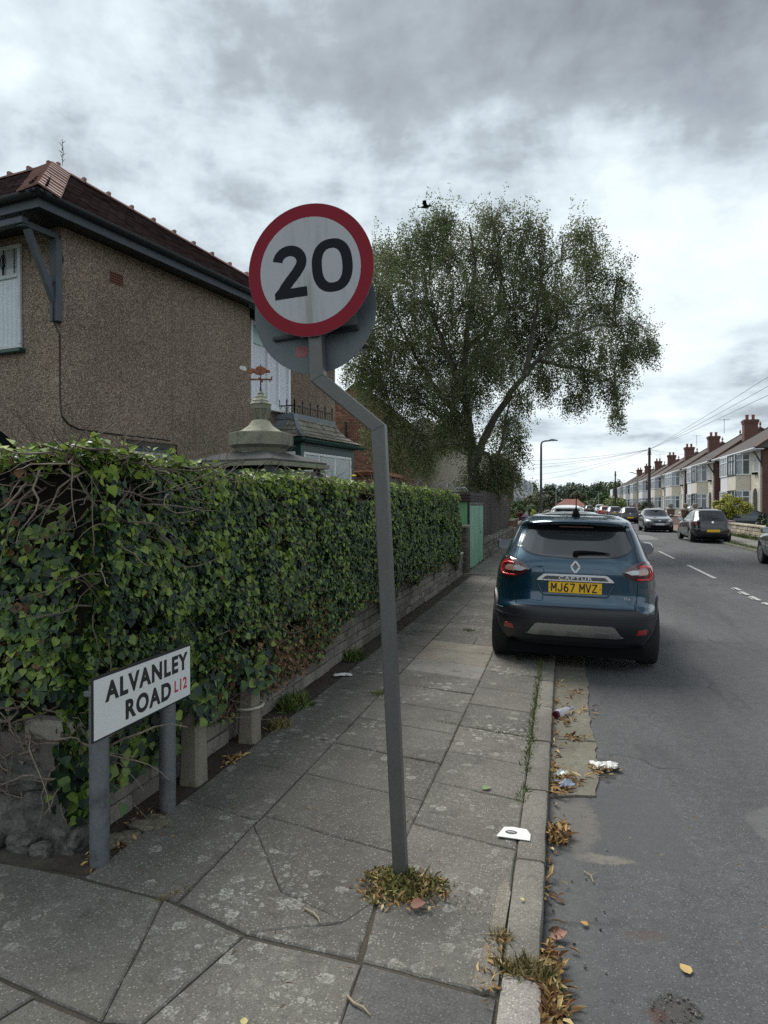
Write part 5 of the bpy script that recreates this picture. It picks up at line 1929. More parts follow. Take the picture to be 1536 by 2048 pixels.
M_RIM = pm('alloy rim', (.30, .31, .32), .3, .08, 8., metallic=.8)
def paint(name, c, metal=.55, rough=.28):
    m = pm(name, c, rough, .04, 1.5, metallic=metal, coat=.85, spec=.4)
    [n for n in m.node_tree.nodes if n.type == 'BSDF_PRINCIPLED'][0].inputs['Coat IOR'].default_value = 1.7
    return m
P_TEAL = paint('deep teal metallic paint', (.006, .044, .082), .6, .26)
P_PLUM = paint('blackish plum paint', (.012, .008, .012), .3)
P_BLACK = paint('black paint', (.010, .011, .014), .2)
P_GREY = paint('dark grey metallic paint', (.060, .064, .072), .6)
P_SILVER = paint('silver paint', (.40, .42, .44), .7)
P_WHITE = paint('white paint', (.66, .68, .70), .0)
P_RED = paint('red paint', (.30, .018, .022), .1)
P_BLUE = paint('dark blue-grey paint', (.020, .030, .045), .4)

def smoothtab(tab, z):
    zs = np.array([t[0] for t in tab])
    vs = np.array([t[1] for t in tab])
    f = np.interp
    e = .022
    return (f(z - e, zs, vs) + 2 * f(z, zs, vs) + f(z + e, zs, vs)) / 4

class CarShape:
    """body described by horizontal sections: half width, rear end and front end at every height"""
    def __init__(s, W, RY, FY, n=5.0, zb=.22, zt=1.56):
        s.W, s.RY, s.FY, s.n, s.zb, s.zt = W, RY, FY, n, zb, zt
    def sec(s, z):
        w, r, f = float(smoothtab(s.W, z)), float(smoothtab(s.RY, z)), float(smoothtab(s.FY, z))
        return w, (r + f) / 2, (f - r) / 2
    def nn(s, z):
        return s.n
    def rear(s, x, z):
        w, yc, a = s.sec(z)
        return yc - a * max(0.0, 1 - min(1, abs(x) / w) ** s.n) ** (1 / s.n)
    def front(s, x, z):
        w, yc, a = s.sec(z)
        return yc + a * max(0.0, 1 - min(1, abs(x) / w) ** s.n) ** (1 / s.n)
    def side(s, y, z):
        w, yc, a = s.sec(z)
        return w * max(0.0, 1 - min(1, abs(y - yc) / a) ** s.n) ** (1 / s.n)
    def rp(s, x, z, off=0.0):
        e = .012
        p = Vector((x, s.rear(x, z), z))
        dx = Vector((2 * e, s.rear(x + e, z) - s.rear(x - e, z), 0))
        dz = Vector((0, s.rear(x, z + e) - s.rear(x, z - e), 2 * e))
        n = dx.cross(dz).normalized()
        return p + n * off
    def fp(s, x, z, off=0.0):
        e = .012
        p = Vector((x, s.front(x, z), z))
        dx = Vector((2 * e, s.front(x + e, z) - s.front(x - e, z), 0))
        dz = Vector((0, s.front(x, z + e) - s.front(x, z - e), 2 * e))
        n = dz.cross(dx).normalized()
        return p + n * off
    def sp(s, y, z, sg, off=0.0):
        e = .012
        x = s.side(y, z)
        p = Vector((sg * x, y, z))
        nz = -(s.side(y, z + e) - s.side(y, z - e)) / (2 * e)
        ny = -(s.side(y + e, z) - s.side(y - e, z)) / (2 * e)
        n = Vector((sg, ny, nz)).normalized()
        return p + n * off
    def body(s, nz=46, na=112):
        m = MB()
        rows = []
        zs = [s.zb + (s.zt - s.zb) * (k / nz) for k in range(nz + 1)]
        zs = sorted(set(zs + [s.zt - .004, s.zt - .01, s.zt - .018]))
        for z in zs:
            w, yc, a = s.sec(z)
            r_ = []
            for k in range(na):
                t = 2 * math.pi * k / na
                c, sn = math.cos(t), math.sin(t)
                r_.append((w * abs(c) ** (2 / s.n) * (1 if c >= 0 else -1), yc + a * abs(sn) ** (2 / s.n) * (1 if sn >= 0 else -1), z))
            rows.append(r_)
        m.grid(rows, close=True)
        m.add(rows[0], [tuple(range(na - 1, -1, -1))])
        # crowned roof cap
        last = rows[-1]
        w, yc, a = s.sec(s.zt)
        prev = last
        o = len(m.v)
        caps = []
        for sc, dz in ((.8, .010), (.5, .020), (.2, .026)):
            caps.append([(x * sc, yc + (y - yc) * (1 - (1 - sc) * .85), z + dz) for x, y, z in last])
        m.grid([last] + caps, close=True)
        m.add(caps[-1], [tuple(range(na))])
        return m

def interp_poly(pts, z):
    """x-extent of a closed outline at height z"""
    xs = []
    n = len(pts)
    for i in range(n):
        (x0, z0), (x1, z1) = pts[i], pts[(i + 1) % n]
        if (z0 <= z < z1) or (z1 <= z < z0):
            xs.append(x0 + (x1 - x0) * (z - z0) / (z1 - z0))
    return (min(xs), max(xs)) if len(xs) >= 2 else None

def patch(f, pts, off=.004, nz=14, nx=14, skirt=.012, bulge=0.0):
    """outline filled with rows that lie on the body surface, standing off by off, with a skirt down to the body"""
    zs = [p[1] for p in pts]
    z0, z1 = min(zs), max(zs)
    m = MB()
    rows = []
    e = (z1 - z0) * .004
    levels = sorted(set([z0 + e + (z1 - z0 - 2 * e) * k / nz for k in range(nz + 1)] + [min(max(z + dz, z0 + e), z1 - e) for z in zs for dz in (-e, e)]))
    for z in levels:
        sp_ = interp_poly(pts, z)
        if not sp_:
            continue
        a, b = sp_
        row = []
        for k in range(nx + 1):
            t = k / nx
            bl = bulge * math.sin(math.pi * t) * math.sin(math.pi * (z - z0) / (z1 - z0)) if bulge else 0
            row.append(f(a + (b - a) * t, z, off + bl))
        row = [f(a, z, off - skirt)] + row + [f(b, z, off - skirt)]
        rows.append(row)
    lo = [f(interp_poly(pts, levels[0])[0] + (interp_poly(pts, levels[0])[1] - interp_poly(pts, levels[0])[0]) * max(0, min(1, (k - 1) / nx)), levels[0], off - skirt) for k in range(nx + 3)]
    hi = [f(interp_poly(pts, levels[-1])[0] + (interp_poly(pts, levels[-1])[1] - interp_poly(pts, levels[-1])[0]) * max(0, min(1, (k - 1) / nx)), levels[-1], off - skirt) for k in range(nx + 3)]
    m.grid([lo] + rows + [hi])
    return m

def wheel(th, x, y, r, w, sg, rimm=M_RIM, tyre=M_TYRE):
    m = MB()
    M = Matrix.Translation((x, y, r)) @ Matrix.Rotation(rad(90), 4, 'Y')
    h = w / 2
    m.lathe([(r * .62, -h + .01), (r * .66, -h), (r * .93, -h), (r * .985, -h + .02), (r, -h + .045), (r, h - .045), (r * .985, h - .02), (r * .93, h), (r * .66, h), (r * .62, h - .01)], 36, (0, 0, 0), 0, 0, M)
    wo = part('wheel', m, tyre, th, smooth=40, local=True)
    m = MB()
    zo = sg * (h - .015)
    for k in range(5):
        a = 2 * math.pi * k / 5
        p0 = M @ Vector((.03 * math.cos(a), .03 * math.sin(a), zo))
        p1 = M @ Vector((r * .60 * math.cos(a + .12), r * .60 * math.sin(a + .12), zo))
        p2 = M @ Vector((r * .60 * math.cos(a - .12), r * .60 * math.sin(a - .12), zo))
        m.bar(p0, p1, .03, .025)
        m.bar(p0, p2, .03, .025)
    m.lathe([(r * .05, zo - .01), (r * .11, zo - .008), (r * .11, zo + .008), (r * .05, zo + .01)], 12, (0, 0, 0), 0, 0, M)
    m.lathe([(r * .58, zo - .012), (r * .645, zo - .012), (r * .645, zo + .010), (r * .58, zo + .010)], 36, (0, 0, 0), 0, 0, M)
    part('rim', m, rimm, wo, smooth=40, local=True)
    m = MB()
    m.lathe([(.01, zo * .3 - .01), (r * .57, zo * .3 - .01), (r * .57, zo * .3 + .01), (.01, zo * .3 + .01)], 24, (0, 0, 0), 0, 0, M)
    part('brake', m, M_DARK, wo, local=True)
    return wo

def cut_arches(th, mb, mats, axles, r, name='body'):
    me = mb.mesh(name, mats, None)
    ob = bpy.data.objects.new(name, me)
    COL.objects.link(ob)
    cutters = []
    for ya in axles:
        for sg in (-1, 1):
            c = MB()
            M = Matrix.Translation((sg * .80, ya, r * .93)) @ Matrix.Rotation(rad(90), 4, 'Y')
            c.lathe([(r + .045, -.24), (r + .045, .24)], 36, (0, 0, 0), 0, 0, M)
            cm = c.mesh('cut', mats)
            co = bpy.data.objects.new('cut', cm)
            COL.objects.link(co)
            md = ob.modifiers.new('b', 'BOOLEAN')
            md.operation = 'DIFFERENCE'
            md.object = co
            md.solver = 'EXACT'
            cutters.append(co)
    dg = bpy.context.evaluated_depsgraph_get()
    me2 = bpy.data.meshes.new_from_object(ob.evaluated_get(dg))
    me2.name = name
    bpy.data.objects.remove(ob)
    for c in cutters:
        bpy.data.objects.remove(c)
    me2.materials.clear()
    for m in mats:
        me2.materials.append(m)
    me2.polygons.foreach_set('use_smooth', [True] * len(me2.polygons))
    mi = np.zeros(len(me2.polygons), np.int32)
    for i, p in enumerate(me2.polygons):
        c = p.center
        for ya in axles:
            d = math.hypot(c.y - ya, c.z - r * .93)
            if abs(c.x) < .60 + .0 and d < r + .06 and abs(p.normal.x) > .5 and abs(c.x) > .5:
                mi[i] = 1
            if abs(d - (r + .045)) < .012 and abs(c.x) > .55 and abs(p.normal.x) < .35:
                mi[i] = 1
        if c.z < (.40 if len(mats) > 2 else .235):
            mi[i] = len(mats) - 1
    me2.polygons.foreach_set('material_index', mi)
    me2.set_sharp_from_angle(angle=rad(38))
    me2.update()
    o = obj(name, me2, th, local=True)
    return o

def add_common(th, sh, axles, r, belt, roofz, rear_w, front_w, paintm, glass=M_CARGLASS):
    for ya in axles:
        for sg in (-1, 1):
            wheel(th, sg * (sh.side(ya, .45) - .105), ya, r, .205, sg)
    # under-body block so the light does not pass under the car
    m = MB()
    m.box(-.66, .66, axles[0] - .50, axles[1] + .5, .13, .245)
    part('underbody', m, M_DARK, th, local=True)

def sideglass(th, sh, quads, glass=M_CARGLASS):
    for sg in (-1, 1):
        for pts in quads:
            m = patch(lambda y, z, o, sg=sg: sh.sp(y, z, sg, o), pts, .004, 8, 8, .01)
            if sg < 0:
                m.f = [f[::-1] for f in m.f]
            part('side_window', m, glass, th, smooth=40, local=True)

def mirror(th, sh, y, z, paintm):
    for sg in (-1, 1):
        x = sh.side(y, z)
        m = MB()
        rows = []
        for t, sx, sz in ((.06, .25, .25), (.12, .8, .85), (.4, 1, 1), (.75, .95, .95), (.95, .6, .6), (1, .2, .2)):
            yy = y - .07 + .19 * t
            c = Vector((sg * (x + .155), yy, z + .02))
            rows.append([c + Vector((.118 * sx * math.copysign(abs(math.cos(a)) ** .7, math.cos(a)), 0, .085 * sz * math.copysign(abs(math.sin(a)) ** .7, math.sin(a)))) for a in [2 * math.pi * k / 16 for k in range(16)]])
        m.grid(rows, close=True)
        m.add(rows[0], [tuple(range(15, -1, -1))])
        m.add(rows[-1], [tuple(range(16))])
        o = part('mirror', m, paintm, th, smooth=50, local=True)
        m = MB()
        m.bar((sg * (x - .03), y + .05, z - .03), (sg * (x + .12), y + .03, z - .02), .06, .045)
        part('mirror_arm', m, M_TRIMB, o, local=True)
        m = MB()
        r_ = [Vector((sg * (x + .155) + .096 * math.copysign(abs(math.cos(a)) ** .7, math.cos(a)), y - .066, z + .02 + .066 * math.copysign(abs(math.sin(a)) ** .7, math.sin(a)))) for a in [2 * math.pi * k / 20 for k in range(20)]]
        r2 = [p + Vector((0, -.004, 0)) for p in r_]
        m.grid([r_, r2], close=True)
        m.add(r2, [tuple(range(19, -1, -1))])
        part('mirror_glass', m, pm('mirror glass', (.38, .42, .46), .03, .02, 2., metallic=1.0), o, local=True)

def mir(pts):
    return [(-x, z) for x, z in pts]

# ---- the teal crossover
CAP = CarShape(
    W=[(.20, .78), (.30, .85), (.42, .880), (.60, .889), (.72, .885), (.84, .872), (.95, .852), (1.03, .825), (1.09, .790), (1.15, .752), (1.25, .712), (1.38, .655), (1.46, .612), (1.51, .570), (1.54, .52), (1.56, .44)],
    RY=[(.20, .20), (.30, .09), (.40, .025), (.48, .0), (.58, .0), (.630, .01), (.665, .07), (.78, .085), (.90, .085), (1.0, .085), (1.08, .10), (1.14, .14), (1.25, .24), (1.38, .36), (1.44, .40), (1.47, .36), (1.50, .345), (1.52, .40), (1.545, .62), (1.56, .95)],
    FY=[(.20, 3.86), (.30, 4.03), (.45, 4.11), (.60, 4.12), (.75, 4.08), (.85, 4.0), (.93, 3.82), (1.0, 3.45), (1.06, 3.08), (1.10, 2.96), (1.25, 2.62), (1.40, 2.26), (1.48, 2.02), (1.53, 1.75), (1.56, 1.35)], n=4.8, zb=.24, zt=1.56)
cap = thing('parked_crossover', 'dark teal crossover with yellow plate MJ67 MVZ parked half on the pavement', 'car', (.105, 7.33, .035), rot=(0, rad(1.2), rad(-.4)))
cut_arches(cap, CAP.body(64, 144), [P_TEAL, M_DARK, M_TRIMB], (.70, 3.30), .335)
add_common(cap, CAP, (.70, 3.30), .335, 1.1, 1.5, .6, .6, P_TEAL)
rp = CAP.rp
def cpart(name, pts, mat, off=.004, nz=14, nx=14, parent=None, skirt=.012, bulge=0, fn=None, label=None):
    m = patch(fn or rp, pts, off, nz, nx, skirt, bulge)
    return part(name, m, mat, parent or cap, smooth=45, local=True, label=label)
# rear window, spoiler
win = [(-.555, 1.245), (-.50, 1.19), (-.40, 1.158), (-.2, 1.140), (0, 1.136), (.2, 1.140), (.40, 1.158), (.50, 1.19), (.555, 1.245), (.49, 1.385), (.475, 1.405), (-.475, 1.405), (-.49, 1.385)]
cpart('rear_window', win, pm('rear glass', (.030, .033, .037), .06, .05, 2., spec=1.0, coat=.5), .004, 22, 20)
win2 = [(-.60, 1.24), (-.565, 1.225), (-.50, 1.175), (-.40, 1.146), (0, 1.126), (.40, 1.146), (.50, 1.175), (.565, 1.225), (.60, 1.24), (.54, 1.44), (.50, 1.475), (-.50, 1.475), (-.54, 1.44)]
cpart('window_surround', win2, pm('gloss black surround', (.008, .008, .010), .12, .04, 3., coat=.6), .0015, 26, 22)
m = MB()
rows = []
for k in range(21):
    x = -.535 + 1.07 * k / 20
    u = abs(x) / .535
    yb = CAP.rear(x, 1.50) - .105 * (1 - u ** 4) + .0
    zt_ = 1.512 - .035 * u ** 3
    rows.append([(x, CAP.rear(x, 1.50) + .10, zt_ + .020), (x, yb + .02, zt_ + .004), (x, yb, zt_ - .010), (x, yb + .012, zt_ - .028), (x, CAP.rear(x, 1.45) + .02, zt_ - .055)])
m.grid([r_[::-1] for r_ in rows])
part('roof_spoiler', m, P_TEAL, cap, smooth=50, local=True)
m = MB()
m.box(-.17, .17, CAP.rear(0, 1.45) - .055, CAP.rear(0, 1.45) + .0, 1.440, 1.458, .004)
part('brake_light', m, M_RLENSD, cap, local=True)
# black band of the spoiler underside
cpart('spoiler_underside', [(-.50, 1.408), (.50, 1.408), (.50, 1.470), (-.50, 1.470)], M_DARK, .006, 6, 16)
# wiper
m = MB()
m.lathe([(.0, -.02), (.028, -.015), (.028, .012), (.015, .02)], 12, (0, 0, 0), 0, 0, Matrix.Translation(rp(.0, 1.168, .02)) @ Matrix.Rotation(rad(70), 4, 'X'))
for k in range(12):
    pass
a = [rp(x, 1.168 + .010 * math.sin(x * 8) + (.012 if x < .06 else .012 - x * .02), .018) for x in (-.01, .06, .12, .20, .27, .335)]
m.tube(a, [.020, .022, .018, .014, .010, .005], 6)
part('rear_wiper', m, M_DARK, cap, smooth=50, local=True)
# tail lamps: outline, dark smoked base, bright C, clear centre
for sg in (-1, 1):
    f = (lambda P: P) if sg > 0 else mir
    lamp = f([(.447, 1.0120), (.50, 1.0550), (.58, 1.0950), (.66, 1.1150), (.715, 1.1100), (.752, 1.0650), (.765, 1.0000), (.762, 0.9350), (.745, 0.9180), (.66, 0.9120), (.58, 0.9250), (.51, 0.9600)])
    lo = cpart('tail_lamp', lamp, M_RLENSD, .012, 18, 14, skirt=.03, bulge=.012)
    cpart('lamp_band', f([(.60, 1.0450), (.63, 1.0750), (.70, 1.0780), (.735, 1.0450), (.748, 0.9900), (.742, 0.9400), (.70, 0.9300), (.60, 0.9340), (.615, 0.9520), (.69, 0.9520), (.71, 0.9700), (.71, 1.0200), (.69, 1.0500), (.64, 1.0550)]), M_RLENS, .0265, 14, 4, parent=lo)
    cpart('lamp_centre', f([(.475, 1.013), (.53, 1.030), (.60, 1.034), (.60, .990), (.53, .988)]), M_CLENS, .028, 8, 8, parent=lo)
    cpart('indicator', f([(.602, 1.0420), (.66, 1.0380), (.69, 1.0150), (.685, 0.9850), (.602, 0.9800)]), M_ALENS, .028, 8, 6, parent=lo)
    # light guide line of the C
    pts_ = [(.60, 1.0580), (.66, 1.0620), (.705, 1.0480), (.728, 1.0100), (.728, 0.9700), (.705, 0.9440), (.65, 0.9400), (.585, 0.9450)]
    m = MB()
    m.tube([rp(sg * x, z, .030) for x, z in pts_], .0055, 6)
    part('light_guide', m, M_RBRIGHT, lo, smooth=60, local=True)
    cpart('reflector', f([(.595, .400), (.61, .448), (.700, .452), (.695, .398)]), M_RLENS, .012, 5, 6)
    cpart('reflector_recess', f([(.565, .375), (.590, .465), (.735, .470), (.755, .40), (.735, .38)]), M_DARK, .006, 6, 8)
# bumper skin and skid plate
bump = [(-.82, .36), (-.862, .45), (-.866, .53), (-.850, .588), (-.70, .598), (-.62, .625), (-.585, .645), (.585, .645), (.62, .625), (.70, .598), (.850, .588), (.866, .53), (.862, .45), (.82, .36), (.70, .30), (-.70, .30)]
bo = cpart('bumper', bump, M_TRIMB, .010, 22, 26, skirt=.03)
cpart('bumper_lip', [(-.80, .525), (-.80, .545), (.80, .545), (.80, .525)], M_TRIMB, .022, 4, 26, parent=bo)
sk = [(-.470, .378), (-.452, .386), (-.385, .474), (-.355, .484), (.355, .484), (.385, .474), (.452, .386), (.470, .378), (.40, .368), (-.40, .368)]
so = cpart('skid_plate', sk, M_SKID, .024, 12, 24, skirt=.03)
for cx in (-.27, 0, .27):
    cpart('skid_recess', [(cx - .078, .374), (cx - .058, .414), (cx - .04, .422), (cx + .04, .422), (cx + .058, .414), (cx + .078, .374)], pm('shaded skid recess', (.25, .25, .245), .42, .08, 5., metallic=.7), .030, 6, 8, parent=so, skirt=.012)
# plate recess, handle strip, plate, emblem, badge
rec = [(-.30, .755), (-.33, .775), (-.385, .905), (-.36, .925), (.36, .925), (.385, .905), (.33, .775), (.30, .755)]
cpart('plate_recess', rec, P_TEAL, .003, 10, 14, skirt=.006)
m = MB()
edge = [(-.385, .905), (-.325, .772), (-.30, .757), (.30, .757), (.325, .772), (.385, .905)]
m.tube([rp(x, z, .004) for x, z in edge], .009, 6)
part('recess_lip', m, P_TEAL, cap, smooth=60, local=True)
st = [(-.375, .908), (-.365, .925), (-.315, .968), (-.29, .975), (.29, .975), (.315, .968), (.365, .925), (.375, .908)]
hs = cpart('boot_handle_strip', st, M_CHROME, .030, 8, 22, skirt=.035)
cpart('strip_face', [(-.325, .920), (-.285, .957), (.285, .957), (.325, .920)], pm('brushed grey strip', (.18, .19, .20), .2, .1, 6, metallic=1.0), .033, 5, 18, parent=hs, skirt=.004)
yR = CAP.rear(0, .94)
LM = Matrix(((1, 0, 0, 0), (0, 0, -1, 0), (0, 1, 0, 0), (0, 0, 0, 1)))
me = txt_mesh('CAPTUR', .042, M_CHROME, Matrix.Translation((0, yR - .0335, .925)) @ LM, .002, .0006, 1.75, 'model_lettering', 1.25)
obj('model_lettering', me, hs, local=True)
yP = CAP.rear(0, .84)
m = MB()
m.box(-.26, .26, yP - .020, yP - .004, .786, .897, .003)
npo = part('number_plate', m, M_YPLATE, cap, local=True)
GL = {'M': [[(0, 0), (0, 1), (.5, .35), (1, 1), (1, 0)]], 'J': [[(.9, 1), (.9, .25), (.7, .03), (.3, .03), (.1, .25)]], '6': [[(.85, 1), (.45, .95), (.12, .55), (.08, .25), (.3, .02), (.7, .02), (.92, .25), (.7, .55), (.3, .55), (.1, .35)]],
      '7': [[(.05, .97), (.95, .97), (.35, 0)]], 'V': [[(0, 1), (.5, .02), (1, 1)]], 'Z': [[(.05, .97), (.95, .97), (.05, .03), (.95, .03)]]}
m = MB()
xg = -.228
for ch in 'MJ67 MVZ':
    if ch == ' ':
        xg += .034
        continue
    for st_ in GL[ch]:
        q = [(xg + .0435 * a, yP - .0212, .803 + .078 * b) for a, b in st_]
        for a, b in zip(q[:-1], q[1:]):
            dv = (Vector(b) - Vector(a)).normalized() * .004
            m.bar(Vector(a) - dv, Vector(b) + dv, .0125, .001, (0, 1, 0))
    xg += .0605
part('plate_lettering', m, M_PBLACK, npo, local=True)
m = MB()
for x in (-.243, .243):
    m.box(x - .006, x + .006, yP - .0212, yP - .0201, .836, .842)
part('plate_screw', m, M_PBLACK, npo, local=True)
m = MB()
yE = CAP.rear(0, 1.055) - .006
for a0, a1 in (((-.043, 1.052), (0, 1.112)), ((0, 1.112), (.043, 1.052)), ((.043, 1.052), (0, .993)), ((0, .993), (-.043, 1.052))):
    m.bar((a0[0], yE - .006, a0[1]), (a1[0], yE - .006, a1[1]), .018, .016, (0, 1, 0))
part('emblem', m, M_CHROME, cap, local=True)
me = txt_mesh('TCe', .036, M_CHROME, Matrix.Translation((.50, CAP.rear(.50, .75) - .006, .742)) @ Matrix.Rotation(rad(9), 4, 'Z') @ LM, .001, .0004, 1.1, 'badge')
obj('badge', me, cap, local=True)
# shut lines of the tailgate
M_GAP = pm('panel gap', (.004, .005, .006), .8)
for sg in (-1, 1):
    m = MB()
    m.tube([rp(sg * x, z, .0005) for x, z in ((.585, .648), (.60, .75), (.605, .85), (.604, .91))], .003, 4)
    m.tube([rp(sg * x, z, .0005) for x, z in ((.603, 1.11), (.592, 1.18), (.575, 1.24))], .003, 4)
    part('shut_line', m, M_GAP, cap, local=True)
# aerial, mirrors, side glass, windscreen, lamps at the front
m = MB()
m.lathe([(.045, 0), (.040, .03), (.022, .065), (.010, .09), (.006, .12), (.004, .22)], 10, (0, .74, 1.552))
part('aerial', m, M_DARK, cap, smooth=50, local=True)
mirror(cap, CAP, 2.58, 1.10, pm('gloss black mirror shell', (.008, .009, .011), .15, .04, 3., coat=.8))
sideglass(cap, CAP, [[(.78, 1.13), (1.55, 1.13), (1.55, 1.44), (1.0, 1.43)], [(1.60, 1.13), (2.62, 1.11), (2.15, 1.42), (1.60, 1.44)]])
cpart('windscreen', [(-.66, 1.12), (.66, 1.12), (.56, 1.46), (-.56, 1.46)], M_CARGLASS, .004, 12, 12, fn=lambda x, z, o: CAP.fp(-x, z, o))
for sg in (-1, 1):
    f = (lambda P: P) if sg > 0 else mir
    cpart('headlight', f([(.45, .75), (.75, .78), (.80, .86), (.55, .86)]), M_CLENS, .008, 6, 8, fn=lambda x, z, o: CAP.fp(-x, z, o))
    # wheel arch trim
    for ya in (.70, 3.30):
        m = MB()
        rows = []
        for rr, o in ((.383, .0), (.386, .014), (.425, .014), (.43, .0)):
            rows.append([CAP.sp(ya + rr * math.cos(a), .312 + rr * math.sin(a), sg, o) for a in [rad(-4) + rad(188) * k / 24 for k in range(25)]])
        m.grid(rows)
        part('arch_trim', m, M_TRIMB, cap, smooth=50, local=True)
cpart('grille', [(-.55, .56), (.55, .56), (.45, .72), (-.45, .72)], M_DARK, .006, 6, 10, fn=lambda x, z, o: CAP.fp(-x, z, o))
# things behind the rear glass: nothing, the glass is dark

# ---- ordinary parked cars
def car(kind, paintm, label, x, y, rz, group='cars parked along the street', z=.0, front_plate=True, lamp=M_RLENS):
    if kind == 'hatch':
        sh = CarShape(
            W=[(.18, .74), (.30, .82), (.45, .865), (.62, .872), (.78, .862), (.90, .84), (.97, .80), (1.05, .745), (1.2, .685), (1.34, .615), (1.40, .56), (1.44, .47), (1.455, .38)],
            RY=[(.18, .20), (.30, .06), (.40, .0), (.58, .0), (.64, .05), (.80, .10), (.92, .15), (.99, .20), (1.1, .34), (1.25, .54), (1.35, .70), (1.40, .72), (1.43, .84), (1.455, 1.15)],
            FY=[(.18, 3.86), (.30, 4.05), (.45, 4.12), (.60, 4.10), (.72, 4.02), (.82, 3.8), (.90, 3.35), (.95, 3.05), (1.0, 2.9), (1.15, 2.5), (1.3, 2.12), (1.38, 1.85), (1.43, 1.6), (1.455, 1.35)], n=4.6, zb=.2, zt=1.455)
        ax, r, belt, rt = (.78, 3.36), .315, 1.0, 1.36
    elif kind == 'suv':
        sh = CarShape(
            W=[(.22, .78), (.35, .87), (.55, .90), (.80, .90), (.95, .885), (1.05, .84), (1.15, .79), (1.35, .73), (1.52, .66), (1.60, .58), (1.66, .42)],
            RY=[(.22, .2), (.40, .02), (.62, .0), (.75, .06), (1.0, .09), (1.12, .13), (1.3, .26), (1.5, .42), (1.56, .38), (1.60, .42), (1.66, .9)],
            FY=[(.22, 4.1), (.40, 4.35), (.70, 4.36), (.88, 4.28), (1.0, 3.9), (1.08, 3.3), (1.14, 3.05), (1.35, 2.55), (1.52, 2.15), (1.6, 1.9), (1.66, 1.4)], n=5.0, zb=.24, zt=1.66)
        ax, r, belt, rt = (.80, 3.5), .35, 1.12, 1.53
    else:  # estate / saloon-like
        sh = CarShape(
            W=[(.18, .76), (.30, .84), (.48, .885), (.70, .888), (.85, .87), (.95, .83), (1.05, .77), (1.2, .71), (1.36, .63), (1.43, .54), (1.48, .40)],
            RY=[(.18, .2), (.32, .05), (.45, .0), (.62, .0), (.70, .06), (.92, .12), (1.0, .20), (1.2, .45), (1.36, .68), (1.42, .72), (1.48, 1.2)],
            FY=[(.18, 4.15), (.32, 4.38), (.50, 4.42), (.66, 4.38), (.80, 4.2), (.90, 3.6), (.96, 3.2), (1.0, 3.05), (1.2, 2.5), (1.36, 2.05), (1.43, 1.75), (1.48, 1.4)], n=4.8, zb=.2, zt=1.48)
        ax, r, belt, rt = (.85, 3.55), .325, 1.0, 1.38
    th = thing('parked_car', label, 'car', (0, 0, 0), 0, group)
    cut_arches(th, sh.body(36, 72), [paintm, M_DARK], ax, r)
    add_common(th, sh, ax, r, belt, rt, 0, 0, paintm)
    k = sh.side((ax[0] + ax[1]) / 2, belt)
    R_ = lambda nm, pts, mat, off=.006, nz=8, nx=10, fn=None, bulge=0: part(nm, patch(fn or sh.rp, pts, off, nz, nx, .014, bulge), mat, th, smooth=45, local=True)
    F_ = lambda xx, zz, o: sh.fp(-xx, zz, o)
    wb, wt = sh.sec(belt)[0] - .12, sh.sec(rt)[0] - .05
    R_('rear_window', [(-wb, belt + .02), (-wb + .06, belt - .02), (wb - .06, belt - .02), (wb, belt + .02), (wt, rt - .03), (wt - .04, rt), (-wt + .04, rt), (-wt, rt - .03)], M_CARGLASS)
    R_('windscreen', [(-wb, belt + .02), (wb, belt + .02), (wt, rt), (-wt, rt)], M_CARGLASS, fn=F_)
    wsh = sh.sec(.82)[0]
    for sg in (-1, 1):
        f = (lambda P: P) if sg > 0 else mir
        lz = belt - .03
        R_('tail_lamp', f([(wsh * .66, lz - .17), (wsh * .64, lz - .03), (wsh * .72, lz), (wsh * .92, lz - .01), (wsh * .955, lz - .06), (wsh * .955, lz - .19), (wsh * .85, lz - .2)]), lamp, .012, 8, 8, bulge=.01)
        R_('headlight', f([(wsh * .52, .66), (wsh * .60, .74), (wsh * .90, .82), (wsh * .95, .80), (wsh * .93, .70), (wsh * .80, .645)]), M_CLENS, .010, 8, 8, F_, .012)
    R_('bumper_strip', [(-.72, .585), (-.72, .62), (.72, .62), (.72, .585)], paintm, .016, 4, 14)
    R_('lower_bumper', [(-.70, .28), (-.72, .37), (.72, .37), (.70, .28)], M_TRIMB, .006, 4, 14)
    R_('grille', [(-.50, .30), (-.55, .42), (.55, .42), (.50, .30)], M_DARK, .006, 4, 12, F_)
    R_('upper_grille', [(-.34, .60), (-.38, .67), (.38, .67), (.34, .60)], M_DARK, .006, 4, 12, F_)
    R_('emblem', [(-.05, .685), (-.05, .735), (.05, .735), (.05, .685)], M_CHROME, .008, 3, 4, F_)
    m = MB()
    yb = sh.rear(0, .51)
    zpl = .47 if kind == 'hatch' else .72
    yb = sh.rear(0, zpl + .05)
    m.box(-.26, .26, yb - .022, yb - .004, zpl, zpl + .11, .003)
    part('number_plate', m, M_YPLATE, th, local=True)
    m = MB()
    yf = sh.front(0, .50)
    m.box(-.26, .26, yf + .002, yf + .022, .45, .56, .003)
    part('front_plate', m, M_WPLATE, th, local=True)
    em = MB()
    ye = sh.rear(0, belt - .10)
    em.lathe([(.0, -.004), (.048, -.004), (.048, .006), (.0, .006)], 14, (0, 0, 0), 0, 0, Matrix.Translation((0, ye - .008, belt - .10)) @ Matrix.Rotation(rad(78), 4, 'X'))
    part('boot_emblem', em, M_CHROME, th, local=True)
    sy = ax[0]
    sideglass(th, sh, [[(sy + .35, belt + .03), (sy + 1.02, belt + .02), (sy + 1.02, rt - .01), (sy + .62, rt - .02)], [(sy + 1.08, belt + .02), (sy + 1.95, belt + .01), (sy + 1.50, rt - .03), (sy + 1.08, rt - .01)]])
